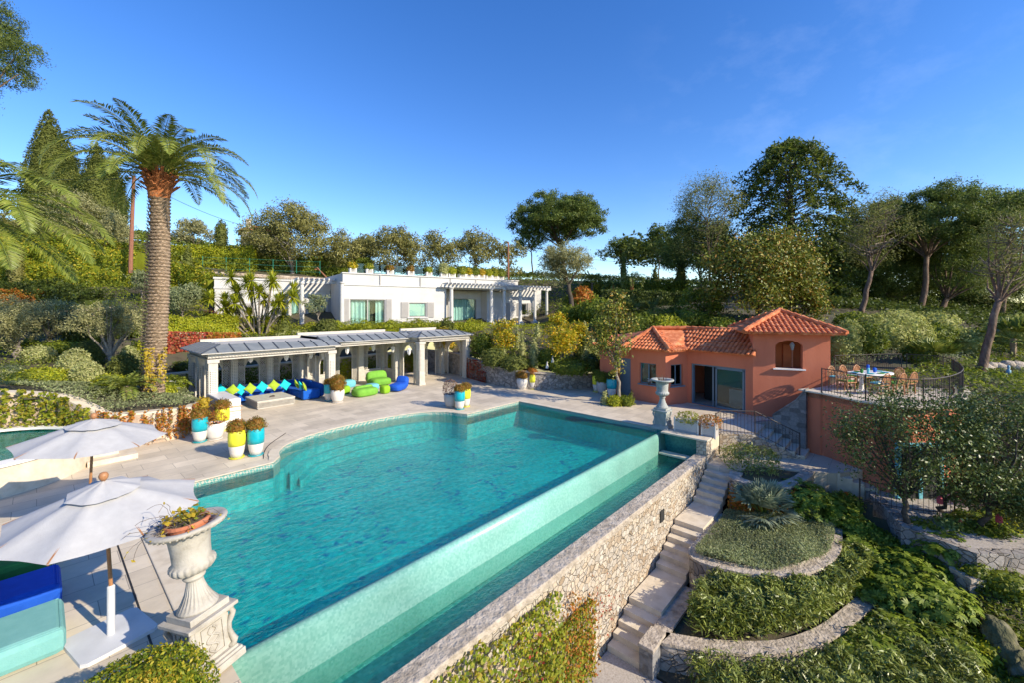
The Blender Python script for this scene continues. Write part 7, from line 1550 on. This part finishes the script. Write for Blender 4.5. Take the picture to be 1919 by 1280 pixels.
for px,Y,top,bot,hw,lm,lab in [(905,32,625,655,22,'leaf_green','green mound right of the pavilion roof'),(925,29,655,680,24,'leaf_cypress','low bluish shrub above the grey wall'),(1070,27.6,675,700,38,'leaf_green','low green shrub on top of the grey wall near the house'),(1030,29.5,655,685,22,'leaf_green','green mound left of the leafy citrus'),(965,28.3,668,692,26,'leaf_cypress','low bluish hedge on the grey wall'),(1110,27.6,668,702,18,'leaf_dark','dark shrub against the end of the orange house'),
      (1068,42,572,604,26,'leaf_green','green shrub right of the villa end'),(1120,40,560,612,40,'leaf_green','green bushes behind the citrus trees'),(1150,36,590,640,40,'leaf_green','green bush behind the slim magnolia'),(1205,33,585,628,34,'leaf_green','green bush left above the orange roof'),(1250,32,590,625,34,'leaf_lime','yellow green bush directly above the orange roof'),(1290,33,580,622,34,'leaf_green','green bush left of the big magnolia'),(1350,31,595,630,36,'leaf_green','green bush between magnolia and orange roof'),(1090,46,545,580,34,'leaf_green','green bush behind the dark red shrub')]:
    shrub(lab,px,Y,top,bot,hw,lm,'shrub','shrub',None,lpx=2.8)
for px,py,Y,lab in [(1225,598,34,'fan palm left of the magnolia above the orange roof'),(1180,600,36,'fan palm among the bushes behind the slim magnolia'),(1110,535,52,'fan palm near the dark clipped hedge')]:
    u,v=dp(px,Y); z=dz(py,Y); t=thing('fan_palm',lab,'fan palm',(u,v,z)); MB().tube([(0,0,-1),(0,0,.4)],.12,7).build('trunk','bark_dark',t); fanpalm((0,0,.4),16,.9,.9,'leaf_cypress',t)
# slim magnolia by the house
t=T('magnolia_tree','magnolia','slim magnolia with a bare lower trunk beside the orange house','magnolia tree',1152,23.1,545,712,44,base_px=1160,bark='bark_olive',nb=16,den=.5,fork=690,trunk_r=.13,zb=.0,trunkbot=0,loblow=-.9)
u,v=dp(1160,23.1); MB().tube([(0,0,2.0),(-.1,.1,4.0),(-.2,.1,5.6)],[.09,.06,.03],7).build('upper_trunk','bark_dark',t)
for px,Y,top,bot,hw,lm,lab,sh in [(1134,23.0,733,762,8,'leaf_variegated','variegated cone left of the slim magnolia trunk','cone'),(1183,23.0,734,762,8,'leaf_cypress','dark green cone right of the slim magnolia trunk','cone'),(1152,22.7,745,765,14,'leaf_lime','lime mound at the foot of the slim magnolia','round'),(1174,22.7,748,765,13,'leaf_green','green mound at the foot of the slim magnolia on its right','round'),(1163,23.4,740,760,12,'leaf_green','small green bush behind the slim magnolia trunk','round')]:
    shrub(lab,px,Y,top,bot,hw,lm,'shrub','shrub',None,lpx=2.2,shape=sh,z0=.0)
# ---------------------------------------------------------------- right garden
gE='pale euphorbia bushes behind the roof terrace'
k=0
for px,Y,top,bot,hw,lab in [(1575,25,612,690,20,'pale bush touching the tower wall'),(1592,26,600,690,24,'pale bush second from the tower'),(1625,26,606,688,30,'bush above the left end of the dining table'),(1665,27,600,688,34,'bush above the right end of the dining table'),(1705,27,598,690,34,'bush left of the fan palm by the terrace'),(1748,28,606,682,36,'bush above the low fan palm'),(1788,28,612,684,34,'bush right of the low fan palm'),(1822,27,622,690,26,'bush left of the leaning trunk'),(1600,31,585,640,30,'high bush below the dark trees'),(1680,32,582,640,40,'high bush at the foot of the stone pine'),(1750,32,585,650,36,'high bush between the pine trunks'),(1870,30,612,670,34,'bush right of the leaning trunk'),(1910,28,590,665,34,'bush at the right edge of the picture'),(1645,29,590,660,34,'bush in the middle of the euphorbia bank'),(1720,24.5,650,700,26,'low bush just behind the railing')]:
    shrub(lab,px,Y,top,bot,hw,'leaf_euphorbia' if k%3!=2 else 'leaf_green','shrub','euphorbia_bush',gE,lpx=3.0,rough=.16); k+=1
ground_leaves('ground_cover',[dp(1560,24),dp(1800,24),dp(1990,21),dp(2050,30),dp(1900,36),dp(1560,36)],None,.5,.13,'leaf_sage',12000)
ground_leaves('ground_cover',[dp(1800,20.5),dp(1835,17.5),dp(2050,16),dp(2050,23),dp(1830,22)],None,.45,.10,'leaf_sage',7000)
for px,py,Y,s,lm,lab in [(1752,690,24,1.1,'leaf_palm','low spreading fan palm behind the terrace railing'),(1900,640,26,1.0,'leaf_palm','fan palm at the right edge below the grove')]:
    u,v=dp(px,Y); z=dz(py,Y); t=thing('fan_palm',lab,'fan palm',(u,v,z)); MB().tube([(0,0,-1),(0,0,.2)],.15,7).build('trunk','bark_palm',t); fanpalm((0,0,.15),26,s*.9,s*.85,lm,t,elmin=-.1)
for i,(px,py,s) in enumerate([(1845,690,.5),(1858,686,.38),(1872,690,.55),(1838,697,.35),(1905,688,.6),(1890,684,.4)]):
    u,v,z=D(px,py,23); m_=MB(); nu,nv=10,7
    V=[]
    for a in range(nv+1):
        for b_ in range(nu):
            ph=-1.57+3.14*a/nv; th=6.283*b_/nu; r=s*(.75+.25*mnoise.noise((math.cos(th)*2+i*5,math.sin(th)*2,ph*2))); V.append((r*math.cos(ph)*math.cos(th)*1.2,r*math.cos(ph)*math.sin(th),r*math.sin(ph)*.7))
    m_.add(V,[(a*nu+b_,a*nu+(b_+1)%nu,(a+1)*nu+(b_+1)%nu,(a+1)*nu+b_) for a in range(nv) for b_ in range(nu)]); o=m_.build('boulder','coping_rough',smooth=True); o.location=(u,v,z); tag(o,['pale boulder leftmost of the rocks by the leaning trunk','small pale boulder second in the rock row','largest pale boulder right of the leaning trunk','small pale boulder in front of the leaning trunk','pale boulder at the right edge behind the blue statue','small pale boulder left of the blue statue'][i],'rock','pale rocks behind the leaning pine trunk')
# multi stem magnolias in front of the round building
gm='big glossy magnolias in front of the round building'
T('magnolia_tree','glossy','multi stemmed glossy magnolia directly in front of the orange round building','magnolia tree',1694,13.2,706,938,106,base_px=1698,group=gm,bark='bark_dark',fork=935,nb=24,trunk_r=.12,den=.52,zb=-1.75,loblow=-1)
T('magnolia_tree','glossy','multi stemmed glossy magnolia at the right edge','magnolia tree',1872,12.6,715,990,96,base_px=1830,group=gm,bark='bark_dark',fork=950,nb=24,trunk_r=.12,den=.8,zb=-1.9,loblow=-1)
T('magnolia_tree','glossy','smaller glossy magnolia filling the gap between the two big ones','magnolia tree',1775,13.8,752,950,66,base_px=1765,group=gm,bark='bark_dark',fork=940,nb=14,trunk_r=.09,den=.45,loblow=-1)
T('magnolia_tree','glossy','low magnolia foliage at the right edge behind the pink lanterns','magnolia tree',1890,14.5,860,985,70,base_px=1890,group=gm,bark='bark_dark',den=.8)
# ---- the planted beds
def inb(sm,ex): return [(p[0],p[1]) for p in sm]+ex
sz=.085
ground_leaves('lavender_cover',inb([p for p in B2],[(18.4,2.4),(17.4,2.6),(16.2,3.7)]),lambda P:-2.02+.16*np.exp(-((P[:,0]-15.6)**2/3+(P[:,1]-3.0)**2/1.6)),.34,.075,'leaf_lavender',26000,asp=.35,bump=.55)
P3=[(12.4,3.8),(10.75,3.8),(10.8,3.5),(11.05,3.05),(11.9,2.15),(13.05,1.48),(14.55,.98),(16.3,.5),(17.2,1.3),(15.4,1.2),(14.1,1.6),(13.05,2.4),(12.6,3.3)]
def oleander(label,poly,z0,ht,n,size,parentname='oleander_bed'):
    xs=[p[0] for p in poly]; ys=[p[1] for p in poly]; P=np.zeros((0,2))
    while len(P)<n: q=np.c_[rng.uniform(min(xs),max(xs),n*2),rng.uniform(min(ys),max(ys),n*2)]; P=np.r_[P,q[inside(poly,q[:,0],q[:,1])]]
    P=P[:n]; b_=(np.sin(P[:,0]*5+np.sin(P[:,1]*4))*np.sin(P[:,1]*5.5+P[:,0])+1)/2; z=z0+ht*(.72+.28*b_)*(1-.75*rng.random(n)**1.7); C=np.c_[P,z]; off=rng.normal(size=(n,3))*.05; 
    g_=np.round(P*7)/7; out=P-g_; tg=np.c_[out*9+rng.normal(size=(n,2))*.5,np.full(n,.55)]
    o=leaves(parentname,C+off,size,'leaf_oleander',None,np.tile([0,0,1.],(n,1)),.2,.7,tang=tg); tag(o,kind='stuff')
oleander('x',P3,-2.95,1.08,32000,.17)
P4=[(10.1,3.6),(9.75,3.2),(9.5,2.0),(9.6,0),(13,-1.5),(16.6,-1.2),(16.4,.0),(14.6,.35),(13.0,.9),(11.6,1.6),(10.6,2.7),(10.2,3.5)]
oleander('y',P4,-3.6,1.0,28000,.16)
T_=shrub('feathery green bush in the topmost bed beside the landing',1408,16.3,838,898,46,'leaf_oleander','shrub','bush',lpx=4,asp=.25,core=False,den=1.0,z0=-.95,rough=.25)
def blue_palm():
    u,v,z=at(1432,985,-2.0); t=thing('fan_palm','silver blue fan palm in the lavender bed','fan palm',(u,v,-2.0)); MB().lathe([(.16,0),(.2,.2),(.1,.35)],10).build('trunk','bark_palm',t); fanpalm((0,0,.3),40,.6,.72,'leaf_palm_grey',t,elmin=.05,elmax=1.4,spikes=24)
blue_palm()
# fatsia: big hand shaped leaves
def fatsia(label,u,v,zg,rx,ht,n=260,ls=.30,matn='leaf_fatsia',depth=1,group=None,name='fatsia_shrub',fingers=7):
    t=thing(name,label,'shrub',(u,v,zg),0,group); P,Nn=on_ell((0,0,.35*ht),(rx,rx*depth,.65*ht),n,-.15); P=P*(1-.25*rng.random((n,1))**2*np.array([1,1,.6])); P+=rng.normal(size=P.shape)*.04
    C=[];L_=[];NN=[];TT=[]
    nr=unit(Nn*.7+np.array([0,0,.6])+rng.normal(size=(n,3))*.3); t0=unit(np.cross(nr,rng.normal(size=(n,3)))+Nn*.5); t0=unit(t0-nr*(t0*nr).sum(1,keepdims=True)); b0=np.cross(nr,t0); s_=ls*rng.uniform(.7,1.2,n); V=[];
    for i in range(fingers):
        a=-1.9+3.8*i/(fingers-1); d=t0*math.cos(a)+b0*math.sin(a); p=np.cross(nr,d); l=(s_*(.62 if abs(a)<1.3 else .45))[:,None]; V.append(np.stack([P,P+d*l*.62-p*l*.17-nr*l*.02,P+d*l-nr*l*.18,P+d*l*.62+p*l*.17-nr*l*.02],1))
    V=np.stack(V,1).reshape(-1,3); npmesh('foliage',V,np.arange(len(V)).reshape(-1,4),matn,t)
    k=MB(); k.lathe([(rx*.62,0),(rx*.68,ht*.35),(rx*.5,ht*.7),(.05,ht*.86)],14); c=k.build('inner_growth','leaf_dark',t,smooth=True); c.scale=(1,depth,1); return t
gf='fatsia and leafy shrubs on the lower right slope'
for px,py,Y,rw,h_,lab in [(1505,985,14.6,.95,1.25,'round fatsia left of the path, above the lavender bed'),(1562,975,14.4,.7,.8,'fatsia right behind the round one'),(1600,1000,13.4,.8,.7,'fatsia at the right end of the lavender bed wall'),(1650,1030,12.8,.8,.7,'fatsia below the magnolia trunk'),(1710,1050,12.3,.85,.75,'fatsia right of the magnolia trunk'),(1775,1050,12.4,.8,.7,'fatsia left of the orange lantern'),(1840,1050,13.1,.8,.6,'fatsia below the pink lantern'),(1905,1050,13.3,.8,.6,'fatsia at the right edge below the magnolia'),
      (1640,1100,12.0,.75,.6,'fatsia at the upper end of the oleander bed'),(1700,1120,11.5,.8,.7,'fatsia in the middle of the slope'),(1760,1150,11.2,.75,.7,'large leaved fatsia left of the rough wall'),(1690,1190,10.7,.8,.7,'fatsia below the middle of the slope'),(1770,1215,10.5,.7,.6,'fatsia left of the mossy log'),(1640,1215,10.3,.7,.7,'fatsia above the bottom edge'),(1600,1255,10.0,.6,.6,'fatsia at the bottom edge right of the oleanders'),(1740,1262,10.0,.65,.55,'fatsia at the bottom edge left of the log'),(1690,1275,9.7,.5,.5,'small fatsia on the bottom edge')]:
    u,v=dp(px,Y); fatsia(lab,u,v,H(u,v)-.05 if px>1590 else -2.0,rw,h_,n=int(300*rw),group=gf,ls=.27)
for px,Y,top,bot,hw,lm,lab in [(1880,11.3,1138,1185,40,'leaf_green','small leafed green bush under the rough wall'),(1830,11.5,1130,1170,24,'leaf_green','small leafed bush left end under the rough wall'),(1850,10.3,1225,1275,30,'leaf_lime','bright green bush beside the mossy log'),(1915,12.9,1020,1075,30,'leaf_vine','vine covered bush at the right edge above the rough wall')]:
    shrub(lab,px,Y,top,bot,hw,lm,'shrub','shrub',None,lpx=4)
ground_leaves('ground_cover',[(18.5,1.5),(17,.3),(13,.6),(9.7,2),(9.6,-3),(14,-7),(24,-9),(30,-4),(24.5,-4),(20.6,-3.3),(18.5,-3),(17,-1.5),(17.8,0)],None,.30,.13,'leaf_oleander',26000,asp=.3,bump=.7)
ground_leaves('ground_cover',[(23.5,2),(23.3,-2),(24,-8),(40,-16),(45,-6),(30,-1)],None,.7,.16,'leaf_green',16000)
for i,(px,py,Y,r,lm,lab) in enumerate([(1850,1010,12.6,.55,'leaf_green','leafy bush under the pink lantern'),(1905,1000,12.8,.6,'leaf_lime','yellow green bush under the right magnolia'),(1800,1005,12.9,.45,'leaf_green','leafy bush under the orange lantern'),(1585,935,14.7,.5,'leaf_green','bush beside the path below the four steps'),(1575,930,14.6,.6,'leaf_green','leafy bush hiding the edge of the lower path'),(1625,985,13.6,.55,'leaf_fatsia','bright bush in front of the lower path railing'),(1680,1015,12.9,.5,'leaf_green','bush in front of the magnolia trunk'),(1785,1000,13.0,.5,'leaf_oleander','narrow leafed bush between the two magnolias'),(1600,962,13.9,.6,'leaf_fatsia','bright bush beside the path railing, left of the magnolia trunk'),(1648,990,13.3,.55,'leaf_green','bush at the foot of the magnolia trunk on its left'),(1730,1003,13.1,.55,'leaf_green','bush at the foot of the magnolia trunk on its right'),(1910,1045,13.2,.6,'leaf_green','bush behind the rough wall at the right edge'),(1820,1060,13.0,.5,'leaf_oleander','narrow leafed bush behind the left end of the rough wall')]):
    u,v=dp(px,Y); shrub3(lab,u,v,H(u,v)-.1,r,r*1.25,lm,'shrub','leafy_bush',None,.11,.5,1.3,.16)
ground_leaves('ground_cover',[dp(1770,9.6),dp(1770,11.3),dp(2000,11.3),dp(2000,9.2)],None,.34,.12,'leaf_green',3500,bump=.7)
ground_leaves('hillside_scrub',[dp(950,51),dp(1110,49),dp(1130,60),dp(940,62)],None,1.0,.22,'leaf_green',6000)
# foreground bush in the lower left corner
u,v=dp(252,4.75); shrub3('yellow green bush cut by the bottom edge beside the foreground urn',u,v,.0,.78,1.22,'leaf_hedge_yellow','shrub','bush',None,.045,.5,1.3,.16,'round',.9)
u,v=dp(262,4.6); shrub3('golden orange patch of foliage in the middle of the foreground bush',u,v,.55,.38,.62,'leaf_gold','shrub','golden_bush',None,.04,.5,1.0,.2,'round',.9,False)
